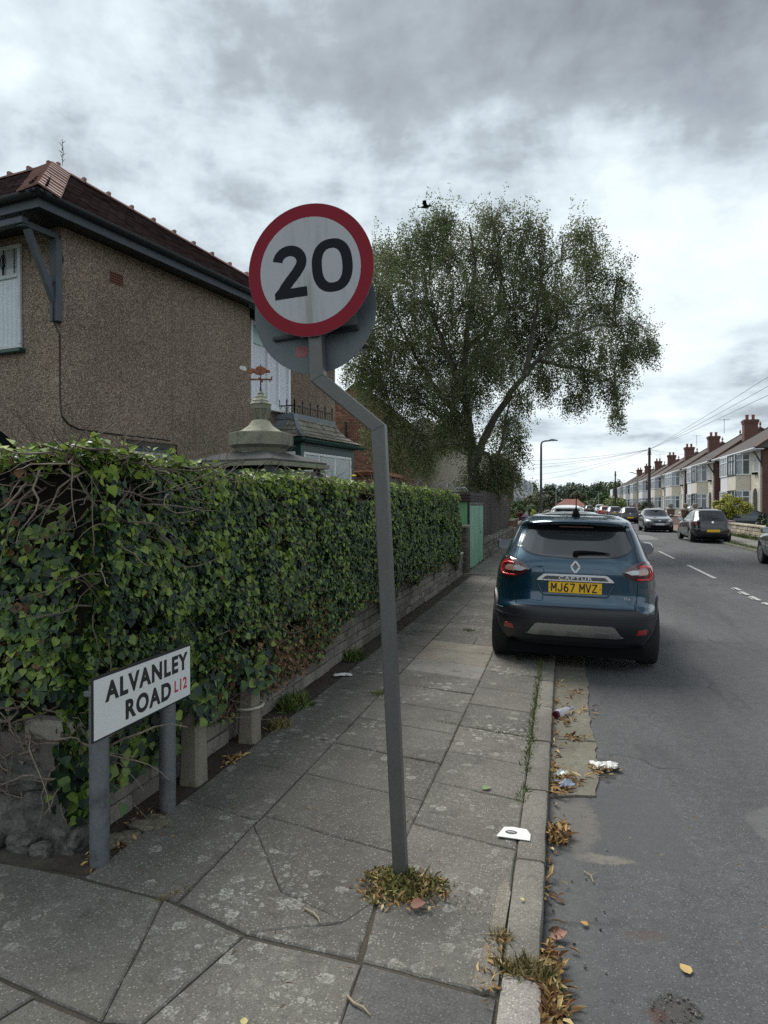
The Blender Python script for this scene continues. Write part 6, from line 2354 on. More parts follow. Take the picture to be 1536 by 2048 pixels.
    mirror(th, sh, ax[1] - .95, belt - .02, paintm)
    m = MB()
    m.tube([sh.rp(-.02, belt + .03, .014), sh.rp(.18, belt + .045, .012), sh.rp(.34, belt + .06, .010)], [.012, .010, .004], 5)
    part('rear_wiper', m, M_DARK, th, local=True)
    m = MB()
    for sg in (-1, 1):
        for yy in (sy + 1.05, sy + 2.0):
            m.tube([sh.sp(yy, zz, sg, .0005) for zz in (.34, .5, .7, .9, belt)], .004, 4)
    part('door_line', m, M_GAP, th, local=True)
    th.location = (x, y, z)
    th.rotation_euler = (0, 0, rz)
    return th
def cardup(src, label, x, y, rz, paintm=None, z=.0, sc=None):
    c = copy_tree(src)
    c.location = (x, y, z)
    c.rotation_euler = (0, 0, rz)
    if sc:
        c.scale = sc
    c['label'] = label
    if paintm:
        old = [o for o in src.children if o.name.startswith('body')][0].material_slots[0].material
        st_ = list(c.children)
        while st_:
            o = st_.pop()
            st_ += list(o.children)
            for s_ in getattr(o, 'material_slots', []):
                if s_.material == old:
                    s_.link = 'OBJECT'
                    s_.material = paintm
    return c
PI = math.pi
hat = car('hatch', P_PLUM, 'dark plum hatchback with orange-yellow plate parked half on the far pavement', 6.40, 33.6, rad(1.5), z=.03, lamp=M_RLENSD)
cardup(hat, 'dark grey hatchback facing the camera with its white front plate', 5.66, 49.9, PI + rad(1), P_GREY, z=.0)
cardup(hat, 'black hatchback with bright red lamps parked beyond the car that faces us', 5.85, 66.5, 0, P_BLACK)
suv = car('suv', P_WHITE, 'tall white sport utility car in the line ahead of the teal crossover', .20, 30.5, 0)
cardup(suv, 'silver sport utility car facing us far down on the right', 5.9, 122, PI, P_SILVER)
est = car('estate', P_SILVER, 'silver car right in front of the teal crossover', .12, 13.4, rad(.6), z=.07)
cardup(est, 'white car second in the line ahead of the teal crossover', .50, 20.6, 0, P_WHITE)
cardup(est, 'black saloon with silver-grey roof parked beyond the black hatchback', 5.6, 82, 0, P_GREY)
cardup(est, 'red car peeping out between the parked cars on the right', 5.45, 97, 0, P_RED)
cardup(est, 'dark car far down the street before the trees', 5.1, 145, 0, P_BLACK)
cardup(hat, 'small pale car farthest down the right kerb', 4.9, 162, PI, P_SILVER)
cardup(est, 'grey car at the right edge with only its front wheel in view', 6.42, 19.1, 0, P_GREY)
cardup(hat, 'dark blue car in a driveway behind the yellow-green bush', 9.4, 48.7, rad(-90), P_BLUE, z=.1)
cardup(est, 'pale grey car in a driveway beyond the brick gate pillars', 9.3, 63.3, rad(-90), P_SILVER, z=.1)
# ------------------------------------------------------------------ the far side: semi-detached pairs with twin bays
M_CREAM = pm('cream painted render', (0.58, 0.535, 0.44), .8, .10, 1.2, .08, 40, stain=((.36, .33, .26), 1.6, .55, .75))
M_WHITER = pm('white painted render', (0.60, 0.61, 0.62), .8, .10, 1.2, .08, 40)
M_SIDEBR = brick_mat('side wall brick', (.125, .048, .036), (.085, .036, .03), (.11, .085, .07), 'XZ')
M_ROOFB = pm('brown roof tiles', (.060, .046, .042), .85, .25, 2.0, .3, 12, stain=((.095, .075, .055), 1.5, .5, .75))
def rooftile_mat():
    m, w, bs = newmat('rows of brown roof tiles')
    p = w.n('ShaderNodeNewGeometry').outputs['Position']
    s = w.n('ShaderNodeSeparateXYZ', {0: p})
    fz = w.m('FRACT', w.m('MULTIPLY', s.outputs[2], 6.2))
    k = w.m('ADD', .62, w.m('MULTIPLY', w.noise(p, 1.2, 5., .6), .8))
    k = w.m('MULTIPLY', k, w.m('ADD', .65, w.m('MULTIPLY', w.smooth(fz, 0., .35), .4)))
    rnd = w.n('ShaderNodeObjectInfo').outputs['Random']
    col = w.mix(rnd, (.052, .038, .034), (.042, .037, .036))
    col = w.n('ShaderNodeVectorMath', {0: col, 'Scale': k}, operation='SCALE').outputs[0]
    setc(w, bs, col, .85, fz, .6, .02)
    return m
M_ROOFT = rooftile_mat()
M_FRAMEW = pm('white upvc frame', (.68, .70, .71), .4, .05, 4.)
M_FRAMED = pm('dark brown frame', (.030, .026, .026), .5, .1, 4.)
M_PANE = pm('far window glass', (.10, .12, .14), .08, .25, 1.2, spec=.9)
M_PANEC = pm('pane with net curtain', (.34, .38, .42), .25, .25, 2.5, spec=.8)
FX = 12.4
LEN = 12.3
def pair():
    t = thing('house_pair', 'x', 'house', (0, 0, 0), 0, 'semi-detached pairs along the far side of the street')
    def P(name, m, mat, parent=None, label=None, smooth=None):
        return part(name, m, mat, parent or t, smooth, True, None, label)
    m = MB()
    m.box(0, .2, .28, LEN - .28, .0, 5.25)
    wf_ = P('front_wall', m, M_CREAM)
    for y0, y1 in ((0, .279), (LEN - .279, LEN)):
        m = MB()
        m.box(-.02, 8.2, y0, y1, 0, 5.25)
        P('side_wall', m, M_SIDEBR)
    m = MB()
    m.box(7.9, 8.18, .28, LEN - .28, 0, 5.25)
    P('back_wall', m, M_SIDEBR)
    # hipped roof
    ex, ey, z0, z1 = .55, .35, 5.28, 8.25
    m = MB()
    A = [(-ex, -ey, z0), (8.2 + ex, -ey, z0), (8.2 + ex, LEN + ey, z0), (-ex, LEN + ey, z0), (4.1, 2.6, z1), (4.1, LEN - 2.6, z1)]
    m.add(A, [(0, 1, 4), (1, 2, 5, 4), (2, 3, 5), (3, 0, 4, 5)])
    m.add([(x, y, z - .06) for x, y, z in A[:4]], [(3, 2, 1, 0)])
    for i in range(4):
        a, b = Vector(A[i]), Vector(A[(i + 1) % 4])
        m.add([a, b, b - UP * .06, a - UP * .06], [(0, 3, 2, 1)])
    rf = P('roof', m, M_ROOFT)
    m = MB()
    m.bar((4.1, 2.6, z1 + .03), (4.1, LEN - 2.6, z1 + .03), .22, .10)
    for a, b in ((0, 4), (1, 4), (2, 5), (3, 5)):
        m.bar(A[a], Vector(A[b]) + UP * .02, .2, .08)
    P('ridge_tiles', m, pm('dull ridge tile', (.11, .065, .05), .85, .2, 3), rf)
    m = MB()
    for y in (2.6, LEN - 2.6):
        m.lathe([(.05, z1 + .05), (.05, z1 + .2), (.12, z1 + .3), (.06, z1 + .42), (.0, z1 + .6)], 8, (4.1, y, 0))
    P('finial', m, M_POTC, rf)
    m = MB()
    m.box(-ex - .03, -ex - .001, -ey, LEN + ey, 5.12, 5.27)
    m.box(-ex - .12, -ex - .031, -ey, LEN + ey, 5.18, 5.26)
    P('gutter', m, M_FRAMEW)
    m = MB()
    m.box(-ex + .001, -.021, -ey + .02, LEN + ey - .02, 5.14, 5.2)
    P('soffit', m, M_FRAMEW)
    for y in (.9,):
        c = chimney(t, (2.9, y), 1.05, .8, 5.3, 8.75, M_BRKRED, 2, M_POTC)
    # twin two-storey bays meeting in the middle
    for side, (ya, yb) in enumerate(((3.0, 6.12), (6.18, 9.3))):
        near = side == 0
        pts = [(-.02, ya), (-.78, ya + .75), (-.78, yb), (-.02, yb)] if near else [(-.02, ya), (-.78, ya), (-.78, yb - .75), (-.02, yb)]
        fm = M_FRAMED if near else M_FRAMEW
        wm = M_CREAM if near else M_WHITER
        bay_ = MB()
        bay_.prism(pts, .0, 1.15)
        bay_.prism(pts, 2.62, 3.62)
        bo = P('bay_panel', bay_, wm)
        m = MB()
        inn = [(x + (.06 if x < -.1 else 0), y) for x, y in pts]
        m.prism(inn, 1.151, 2.619)
        m.prism(inn, 3.621, 5.13)
        P('bay_inside', m, M_DARK, bo)
        segs = [(pts[i], pts[i + 1]) for i in range(3)]
        for zb_, zt_ in ((1.17, 2.60), (3.64, 5.12)):
            for (p0, p1) in segs:
                p0, p1 = Vector((*p0, 0)), Vector((*p1, 0))
                L_ = (p1 - p0).length
                d = (p1 - p0) / L_
                nrm = Vector((d.y, -d.x, 0))
                if nrm.x > 0:
                    nrm = -nrm
                if abs(d.x) > .99:
                    continue
                nb = 2 if L_ < 1.4 else 3
                m = MB()
                for k in range(nb + 1):
                    c = p0 + d * (L_ * k / nb)
                    w_ = .14 if k in (0, nb) else .07
                    m.bar(c + UP * zb_ + nrm * .0, c + UP * zt_, w_, .09, nrm)
                for zz, hh in ((zb_ + .04, .08), (zt_ - .04, .08), (zt_ - .45, .06)):
                    m.bar(p0 + UP * zz + nrm * .004, p1 + UP * zz + nrm * .004, .09, hh)
                fo = P('window', m, fm if nb == 3 or not near else M_FRAMEW)
                for k in range(nb):
                    a, b = p0 + d * (L_ * k / nb), p0 + d * (L_ * (k + 1) / nb)
                    g = MB()
                    g.add([a + UP * (zb_ + .05) + nrm * .01, b + UP * (zb_ + .05) + nrm * .01, b + UP * (zt_ - .05) + nrm * .01, a + UP * (zt_ - .05) + nrm * .01], [(0, 1, 2, 3)])
                    g.mi = [0]
                    part('pane', g, M_PANEC if (k + side) % 2 else M_PANE, fo, None, True)
    # arched porches at the outer ends, small window above each
    for yc in (1.55, LEN - 1.55):
        m = MB()
        poly = [(yc + .62 * math.cos(a), 2.05 + .62 * math.sin(a)) for a in [math.pi * k / 14 for k in range(15)]] + [(yc - .62, 0.1), (yc + .62, .1)]
        m.add([(-.006, y, z) for y, z in poly], [tuple(range(len(poly)))])
        d_ = P('door', m, M_FRAMED)
        for r0, dx in ((.66, -.05), (.84, -.03)):
            m = MB()
            rows = []
            for rr, x in ((r0, 0), (r0, dx - .02), (r0 + .13, dx - .02), (r0 + .13, 0)):
                rows.append([(x, yc + rr, .1)] + [(x, yc + rr * math.cos(a), 2.05 + rr * math.sin(a)) for a in [math.pi * k / 14 for k in range(15)]] + [(x, yc - rr, .1)])
            m.grid(rows)
            P('porch_arch', m, M_CREAM, None)
        m = MB()
        m.box(-.03, -.002, yc - .42, yc + .42, 3.75, 4.85)
        wo = P('landing_window', m, M_FRAMEW)
        m = MB()
        for s_ in (-1, 1):
            m.box(-.036, -.0305, yc + s_ * .2 - .15, yc + s_ * .2 + .15, 3.82, 4.78)
        P('pane', m, M_PANEC, wo)
        m = MB()
        m.box(-.2, -.031, yc - .40, yc - .06, 3.60, 3.74, .01)
        m.box(-.2, -.031, yc + .06, yc + .40, 3.60, 3.74, .01)
        P('flower_box', m, M_DARK)
    for y in (.12, LEN - .12):
        m = MB()
        m.bar((-.04, y, 4.1), (-.04, y, 5.1), .1, .1)
        m.bar((-.08, y, 4.3), (-.50, y, 5.05), .09, .09)
        P('eaves_bracket', m, M_FRAMED)
    m = MB()
    m.tube([(-.06, .34, .1), (-.06, .34, 5.1)], .045, 6)
    P('downpipe', m, M_FRAMEW)
    return t
pair0 = pair()
PAIRS = [(49.9, 'cream pair of bay-fronted houses nearest on the right with white-and-cream bays', None, None),
         (64.7, 'cream bay-fronted pair second along the right behind the brick gate pillars', None, None),
         (79.6, 'third bay-fronted pair along the right, just right of the telegraph pole', None, M_FRAMEW),
         (94.3, 'fourth bay-fronted pair along the right, behind the telegraph pole', None, M_FRAMEW),
         (109.0, 'white-painted pair fifth along the right, behind the concrete lamp column', M_WHITER, M_FRAMEW),
         (123.8, 'sixth bay-fronted pair along the right row', None, M_FRAMEW),
         (138.6, 'seventh bay-fronted pair along the right row', M_WHITER, M_FRAMEW),
         (153.4, 'farthest bay-fronted pair at the end of the right row', None, M_FRAMEW)]
def reskin(root, old, new):
    st_ = list(root.children)
    while st_:
        o = st_.pop()
        st_ += list(o.children)
        for s_ in getattr(o, 'material_slots', []):
            if s_.material == old:
                s_.link = 'OBJECT'
                s_.material = new
for i, (y, lb, wm, fm) in enumerate(PAIRS):
    h_ = pair0 if i == 0 else copy_tree(pair0)
    h_.location = (FX, y, .08)
    h_['label'] = lb
    if i:
        if wm:
            reskin(h_, M_CREAM, wm)
        if fm:
            reskin(h_, M_FRAMED, fm)
def left_pair(x, y, lb, wm=None):
    h_ = copy_tree(pair0)
    h_.location = (x, y, .06)
    h_.rotation_euler = (0, 0, math.pi)
    h_['label'] = lb
    h_['group'] = 'bay-fronted pairs on the near side'
    reskin(h_, M_FRAMED, M_FRAMEW)
    if wm:
        reskin(h_, M_CREAM, wm)
left_pair(-5.9, 101.5, 'white bay-fronted pair on the left just past the birch', M_WHITER)
left_pair(-5.9, 116.5, 'cream bay-fronted pair on the left beyond the white one')
left_pair(-5.9, 131.5, 'last bay-fronted pair visible on the left', M_WHITER)
# rendered house behind the birch with its brick stack
rh = thing('rendered_house', 'pale rendered house with red brick chimney behind the birch', 'house', (-8, 44, .06))
mb = MB()
mb.box(-11, -5.0, 39, 50, 0, 4.9)
part('wall', mb, M_CREAM, rh)
mb = MB()
A_ = [(-11.4, 38.6, 4.91), (-4.6, 38.6, 4.91), (-4.6, 50.4, 4.91), (-11.4, 50.4, 4.91), (-8, 41.5, 6.9), (-8, 47.5, 6.9)]
mb.add(A_, [(0, 1, 4), (1, 2, 5, 4), (2, 3, 5), (3, 0, 4, 5), (3, 2, 1, 0)])
part('roof', mb, M_ROOFT, rh)
chimney(rh, (-6.0, 40.4), .95, .8, 4.95, 6.5, M_BRKRED, 2, M_POTC)
# bungalow with the red roof closing the street, dark slate gable
bg = thing('red_roof_bungalow', 'white bungalow with hipped red roof closing the far end of the street', 'house', (3, 178, 0))
mb = MB()
mb.box(-1.5, 5.2, 176, 184, 0, 1.15)
part('wall', mb, M_WHITER, bg)
mb = MB()
A_ = [(-2, 175.5, 1.16), (5.6, 175.5, 1.16), (5.6, 184.5, 1.16), (-2, 184.5, 1.16), (.5, 180, 3.0), (3.6, 180, 3.0)]
mb.add(A_, [(0, 1, 5, 4), (1, 2, 5), (2, 3, 4, 5), (3, 0, 4), (3, 2, 1, 0)])
part('roof', mb, pm('faded red roof', (.20, .075, .055), .85, .2, 1., .2, 8), bg)
mb = MB()
for x in (-.9, .6, 2.2, 3.8):
    mb.box(x, x + .9, 175.95, 175.998, .3, 1.0)
part('window', mb, M_PANE, bg)
mb = MB()
mb.prism([(5.2, .0), (8.0, .0), (8.0, 1.4), (6.9, 2.6), (5.2, 1.0)], -182, -176, Matrix.Rotation(rad(90), 4, 'X'))
part('gable_wing', mb, M_WHITER, bg)
sl_ = thing('slate_house', 'dark slate-hung house side beyond the right row', 'house', (15, 172, 0))
mb = MB()
mb.box(11.2, 20, 170, 178, 0, 5.3)
part('wall', mb, pm('dark slate hanging', (.050, .053, .062), .7, .15, 1., .15, 6), sl_)
mb = MB()
mb.box(11.05, 11.19, 169.9, 178.1, 0, 5.2)
part('white_edge', mb, M_WHITER, sl_)

# ------------------------------------------------------------------ front boundaries on the far side
gp_mat = brick_mat('gate pillar brick', (.16, .075, .055), (.115, .058, .045), (.14, .115, .095), 'XZ')
for i, (x, y, lb) in enumerate(((8.85, 52.6, 'brick gate pillar with cream ball cap nearer the plum hatchback'), (8.85, 56.6, 'brick gate pillar with cream ball cap on the far side of the iron gate'), (8.85, 64.0, 'low brick gate pillar beyond the telegraph pole'))):
    t = thing('gate_pillar', lb, 'gate pillar', (x, y, .07), 0, 'brick gate pillars on the far side')
    m = MB()
    m.box(x - .28, x + .28, y - .28, y + .28, .05, 1.25)
    part('shaft', m, gp_mat, t)
    m = MB()
    m.box(x - .36, x + .36, y - .36, y + .36, 1.251, 1.36, .02)
    m.lathe([(.24, 1.361), (.2, 1.42), (.1, 1.46), (.16, 1.52), (.2, 1.62), (.16, 1.74), (.02, 1.80)], 12, (x, y, 0))
    part('cap', m, M_CPOST, t, smooth=40)
gt = thing('iron_gate', 'dark double iron gate with curved top between the brick pillars', 'gate', (8.85, 54.6, .07))
for s_ in (0, 1):
    m = MB()
    ya, yb = (52.9, 54.58) if s_ == 0 else (54.62, 56.3)
    for k in range(9):
        y = ya + (yb - ya) * k / 8
        m.bar((8.85, y, .12), (8.85, y, 1.0 + .28 * math.sin(math.pi * k / 8)), .035, .035)
    for k in range(8):
        a = ya + (yb - ya) * k / 8
        b = ya + (yb - ya) * (k + 1) / 8
        m.bar((8.85, a, 1.0 + .28 * math.sin(math.pi * k / 8)), (8.85, b, 1.0 + .28 * math.sin(math.pi * (k + 1) / 8)), .05, .05)
    m.bar((8.85, ya, .55), (8.85, yb, .55), .03, .8)
    part('leaf_gate', m, M_IRON, gt)
mb = MB()
mb.box(6.9, 8.7, 50.9, 57.5, .06, .075)
struct('brick_drive', mb, pm('reddish block paving', (.21, .125, .10), .9, .25, 2.5, .35, 14))
lw = thing('low_stone_wall', 'low pale stone wall with coping behind the plum hatchback', 'wall', (8.9, 38, .07))
M_PALES = pm('pale cream stone', (.36, .32, .24), .9, .25, 3., .25, 30, .5, 20, .02, orand=.25, stain=((.16, .14, .10), 3., .55, .75))
m = MB()
m.box(8.80, 9.02, 34.7, 41.5, .0, .62)
part('wall_core', m, M_MORTAR, lw)
for c in range(3):
    y = 34.66
    while y < 41.4:
        ln = R.uniform(.35, .6)
        m = MB()
        m.box(8.745 + R.uniform(-.02, .01), 9.05, y + .01, min(y + ln, 41.5) - .01, .08 + c * .18, .08 + c * .18 + .165, .02)
        part('stone', m, M_PALES, lw)
        y += ln
    m = MB()
    m.box(8.80, 9.02, 34.62, 34.69, .08 + c * .18, .08 + c * .18 + .165, .02)
    part('stone', m, M_PALES, lw)
for k in range(7):
    m = MB()
    m.box(8.70, 9.08, 34.6 + k, 34.6 + k + .98, .63, .74, .03)
    part('coping_stone', m, M_PALES, lw)
bw = thing('boundary_wall', 'long low brick front wall along the far gardens', 'wall', (8.9, 100, .07))
m = MB()
m.box(8.75, 8.98, 41.6, 52.2, .0, .75)
m.box(8.75, 8.98, 57.0, 63.6, .0, .75)
m.box(8.75, 8.98, 64.4, 168, .0, .85)
part('wall', m, brick_mat('boundary brick', (.15, .075, .055), (.11, .06, .05), (.14, .12, .10), 'YZ'), bw)
m = MB()
for a, b in ((41.6, 52.2), (57.0, 63.6)):
    m.box(8.70, 9.03, a, b, .751, .83, .02)
m.box(8.70, 9.03, 64.4, 168, .851, .93, .02)
part('coping', m, M_CPOST, bw)

def shrub(name, label, cat, c, r, n, size, mat, group=None, trunk=None, squash=1.0, kind='crown', seed=1, box=None):
    """leafy mass: leaves gathered in clumps through its volume over short stems"""
    rng = np.random.default_rng(seed)
    t = thing(name, label, cat, (c[0], c[1], .06), 0, group)
    nc = max(8, int(26 * (r[0] * r[1] * r[2]) ** .4))
    d = rng.normal(size=(nc, 3))
    d /= np.linalg.norm(d, axis=1, keepdims=True)
    rad_ = rng.random(nc) ** .35
    if box:
        cc = np.array(c) + (rng.random((nc, 3)) * 2 - 1) * np.array(r)
    else:
        cc = np.array(c) + d * rad_[:, None] * np.array(r) * .82
    cr = (.22 + .22 * rng.random(nc)) * min(r)
    i = rng.integers(0, nc, n)
    e = rng.normal(size=(n, 3))
    e /= np.linalg.norm(e, axis=1, keepdims=True)
    P_ = cc[i] + e * (cr[i] * rng.random(n) ** .4)[:, None]
    P_ = P_[P_[:, 2] > .08]
    n = len(P_)
    N_ = (P_ - np.array(c)) / np.array(r) + rng.normal(size=(n, 3)) * .8 + np.array((0, 0, .4))
    T_ = rng.normal(size=(n, 3)) + np.array((0, 0, -.5))
    me = scatter(kind, P_, T_, N_, size * (.6 + .8 * rng.random(n)), [(0, 0, 0), (-.34, .42, .06), (0, 1, 0), (.34, .42, .06)], [(0, 1, 2, 3)], mat)
    obj(kind, me, t, 'stuff')
    if trunk != 0:
        m = MB()
        h = c[2]
        rt = trunk or .06
        m.tube([(c[0], c[1], .0), (c[0] + .04, c[1], h * .5), (c[0], c[1], h)], [rt, rt * .8, rt * .5], 7)
        for k in range(6):
            q = cc[k % nc]
            m.tube([(c[0], c[1], h * .45), tuple((np.array((c[0], c[1], h * .6)) + q) / 2), tuple(q)], [rt * .5, rt * .3, rt * .12], 5, False)
        part('trunk' if trunk else 'stems', m, M_BARK, t, smooth=60)
    return t
F_GOLD = leafmat('golden privet leaf', [(0, (0.105, 0.128, 0.022)), (.4, (0.240, 0.255, 0.038)), (.75, (0.420, 0.405, 0.075)), (1, (0.570, 0.540, 0.135))], .5, .25, 1.6, .4, .15)
F_DARK = leafmat('dark hedge leaf', [(0, (0.013, 0.027, 0.013)), (.5, (0.025, 0.053, 0.020)), (1, (0.056, 0.100, 0.031))], .5, .2, 1.5)
F_MID = leafmat('mid green leaf', [(0, (0.024, 0.049, 0.016)), (.5, (0.057, 0.108, 0.030)), (1, (0.115, 0.182, 0.047))], .5, .25, 1.0)
F_LIGHT = leafmat('light green leaf', [(0, (0.065, 0.098, 0.023)), (.5, (0.124, 0.176, 0.039)), (1, (0.221, 0.273, 0.065))], .5, .25, 1.0)
F_RED = leafmat('red shrub leaf', [(0, (.05, .010, .014)), (.5, (.10, .018, .022)), (1, (.17, .04, .04))], .5, .2, 2.)
F_ORANGE = leafmat('rusty shrub leaf', [(0, (.07, .03, .015)), (.5, (.18, .07, .035)), (1, (.28, .13, .06))], .6, .2, 2.)
F_OLIVE = leafmat('olive leaf', [(0, (0.039, 0.046, 0.018)), (.5, (0.078, 0.085, 0.033)), (1, (0.130, 0.137, 0.058))], .5, .25, 1.)
shrub('golden_bush', 'round yellow-green bush on a dark trunk behind the plum hatchback', 'bush', (9.75, 46.4, 1.55), (1.32, 1.2, .82), 9000, .10, F_GOLD, trunk=.14, seed=3)
shrub('ivy_mound', 'dark ivy mound spilling over the low stone wall', 'ivy', (9.5, 34.6, .75), (.75, 1.5, .62), 6000, .09, F_MID, seed=5)
shrub('clipped_hedge', 'tall dark clipped hedge at the right edge of the view', 'hedge', (9.5, 30.6, 1.15), (.45, 2.2, 1.05), 9000, .085, F_DARK, trunk=0, seed=6, box=True)
shrub('garden_hedge', 'low dark hedge in front of the nearest cream pair', 'hedge', (10.4, 40, .7), (.8, 3.0, .55), 6000, .10, F_DARK, seed=8)
shrub('rusty_shrub', 'rust-orange shrub among the far right front gardens', 'shrub', (9.6, 100, 1.1), (1.2, 3, .8), 3500, .16, F_ORANGE, seed=9)
shrub('conifer_hedge', 'dark shrub beside the rust-orange one on the right', 'shrub', (10.0, 92, 1.2), (1.0, 2.5, .9), 3500, .16, F_DARK, seed=10)
shrub('lime_shrub', 'lime green shrub mass near the far end of the right kerb', 'shrub', (9.2, 135, 1.7), (2.4, 6, 1.6), 5000, .25, F_LIGHT, seed=11)
shrub('bright_tree', 'bright green small tree at the end of the right gardens', 'tree', (6.2, 158, 1.6), (1.8, 3, 1.5), 4000, .25, F_MID, trunk=.12, seed=12)

# near side gardens past the fence
shrub('round_bush', 'large round dark green bush left of the lamp column', 'bush', (-4.2, 68, 1.35), (.80, 1.2, .98), 6000, .10, F_MID, seed=13)
shrub('red_shrub', 'dark red shrub below the round green bush', 'shrub', (-3.4, 58, .75), (.55, .8, .40), 2500, .09, F_RED, seed=14)
shrub('low_shrub', 'low bright green shrub beyond the brown fence', 'shrub', (-3.2, 44, .75), (.65, 1.6, .38), 3500, .08, F_LIGHT, seed=15)
shrub('rusty_heather', 'faded pinkish low shrub at the end of the brown fence', 'shrub', (-2.9, 38, .72), (.45, .9, .25), 2500, .06, F_ORANGE, seed=16)
shrub('olive_shrub', 'loose olive shrub right of the lamp column', 'shrub', (-2.9, 85, 1.8), (1.5, 3.0, 1.3), 5000, .15, F_OLIVE, seed=17)
shrub('brown_shrub', 'brownish shrub between the round bush and the lamp column', 'shrub', (-3.7, 80, 1.9), (.8, 1.5, .9), 3000, .14, F_OLIVE, seed=18)
shrub('pale_flower_shrub', 'pale flowering shrub by the lamp column base', 'shrub', (-2.6, 66, .9), (.35, .8, .4), 1500, .08, F_GOLD, seed=19)
shrub('street_shrub', 'green shrub left of the purple bin', 'shrub', (-3.0, 72, 1.1), (.6, 1.5, .8), 2500, .10, F_MID, seed=20)
for (y, lb) in ((34.3, 'nearest reddish brick garden pier at the end of the brown fence'), (37.2, 'second reddish brick garden pier past the fence')):
    t = thing('garden_pier', lb, 'pier', (-2.42, y, .06))
    m = MB()
    m.box(-2.62, -2.24, y - .2, y + .2, .03, .92)
    part('shaft', m, gp_mat, t)
    m = MB()
    m.box(-2.67, -2.19, y - .25, y + .25, .921, .98, .015)
    part('cap', m, M_CPOST, t)
nw = thing('low_garden_wall', 'low stone garden wall beyond the piers on the near side', 'wall', (-2.4, 60, .06))
m = MB()
m.box(-2.55, -2.28, 34.6, 36.9, .0, .55)
m.box(-2.55, -2.28, 37.5, 130, .0, .62)
part('wall', m, M_STONEW, nw)
m = MB()
m.box(-2.60, -2.23, 37.5, 130, .621, .70, .02)
part('coping', m, M_CPOST, nw)
M_PURPLE = pm('purple bin plastic', (.095, .03, .135), .45, .08, 5.)
for x, y, lb in ((-1.35, 47.5, 'purple wheeled bin standing on the pavement by the lamp column'), (-2.0, 41.5, 'purple wheeled bin partly hidden by the garden piers')):
    t = thing('wheeled_bin', lb, 'bin', (x, y, .06), 0, 'purple wheeled bins')
    m = MB()
    m.add([(x - .22, y - .24, .10), (x + .22, y - .24, .10), (x + .22, y + .24, .10), (x - .22, y + .24, .10), (x - .28, y - .33, .98), (x + .28, y - .33, .98), (x + .28, y + .30, .98), (x - .28, y + .30, .98)], [(3, 2, 1, 0), (0, 1, 5, 4), (1, 2, 6, 5), (2, 3, 7, 6), (3, 0, 4, 7), (4, 5, 6, 7)])
    part('bin_body', m, M_PURPLE, t)
    m = MB()
    m.box(x - .30, x + .30, y - .36, y + .32, .985, 1.04, .02)
    part('lid', m, M_PURPLE, t)
    for s_ in (-1, 1):
        m = MB()
        m.lathe([(.10, -.03), (.10, .03)], 14, (0, 0, 0), 0, 0, Matrix.Translation((x + s_ * .24, y + .26, .16)) @ Matrix.Rotation(rad(90), 4, 'Y'))
        part('wheel', m, M_TYRE, t)

# ------------------------------------------------------------------ lamp columns, poles, wires
M_COL = pm('dark grey lamp column', (.035, .037, .040), .5, .15, 3.)
M_CONC = pm('pale concrete column', (.25, .245, .23), .8, .15, 2.)
M_POLE = pm('tarred timber pole', (.045, .038, .032), .85, .25, 3., .2, 30)
def lamp(x, y, h, r, arm, mat, lb, curved=True, head=.55):
    t = thing('street_lamp', lb, 'street lamp', (x, y, .06), 0, 'street lamp columns')
    m = MB()
    m.tube([(x, y, .0), (x, y, 1.2), (x, y, 1.25), (x, y, h - .3)], [r * 1.35, r * 1.3, r, r * .75], 12)
    part('column', m, mat, t, smooth=40)
    m = MB()
    sg = 1 if arm > 0 else -1
    if curved:
        m.tube([(x, y, h - .32), (x, y, h - .16), (x + sg * .05, y, h - .05), (x + sg * .16, y, h + .0), (x + arm * .55, y, h + .02)], [r * .75, r * .7, r * .65, r * .6, r * .55], 10)
    else:
        m.tube([(x, y, h - .3), (x, y, h - .02), (x + arm * .55, y, h + .10)], [r * .75, r * .5, r * .35], 8)
    part('arm', m, mat, t, smooth=50)
    m = MB()
    a = x + arm * .5
    b = x + arm
    zc = h + (.02 if curved else .12)
    rows = []
    for k, (w_, hh) in enumerate(((.04, .05), (.09, .07), (.11, .06), (.09, .04), (.02, .02))):
        xx = a + (b - a) * k / 4
        rows.append([(xx, y - w_, zc), (xx, y - w_ * .7, zc + hh), (xx, y + w_ * .7, zc + hh), (xx, y + w_, zc), (xx, y, zc - .025)])
    m.grid(rows, close=True)
    m.add(rows[0], [(4, 3, 2, 1, 0)])
    m.add(rows[-1], [(0, 1, 2, 3, 4)])
    part('lantern', m, mat, t)
lamp(-1.06, 36.9, 4.92, .068, .82, M_COL, 'dark swan-necked street lamp on the near pavement ahead of the crossover')
lamp(7.25, 75.0, 4.75, .10, -.75, M_CONC, 'pale concrete street lamp on the far pavement left of the telegraph pole', False)
lamp(-1.0, 116, 4.6, .09, .75, M_CONC, 'distant pale street lamp on the near pavement', True)
lamp(7.1, 150, 4.3, .09, -.75, M_CONC, 'distant pale street lamp on the far pavement', True)
for x, y, h, r, lb in ((7.1, 63.6, 6.5, .14, 'dark telegraph pole carrying the wires over the right pavement'), (7.0, 102, 6.25, .12, 'bare dark telegraph pole farther down the right pavement'), (7.3, 11.0, 6.7, .14, 'telegraph pole just outside the right edge')):
    t = thing('telegraph_pole', lb, 'telegraph pole', (x, y, .06), 0, 'telegraph poles')
    m = MB()
    m.tube([(x, y, 0), (x, y, h)], [r, r * .72], 12)
    part('pole', m, M_POLE, t, smooth=40)
    m = MB()
    m.lathe([(r * .95, h - .45), (r * .95, h - .32)], 10, (x, y, 0))
    m.box(x - .16, x + .16, y - .05, y + .05, h - .6, h - .5)
    part('head_ring', m, M_IRON, t)
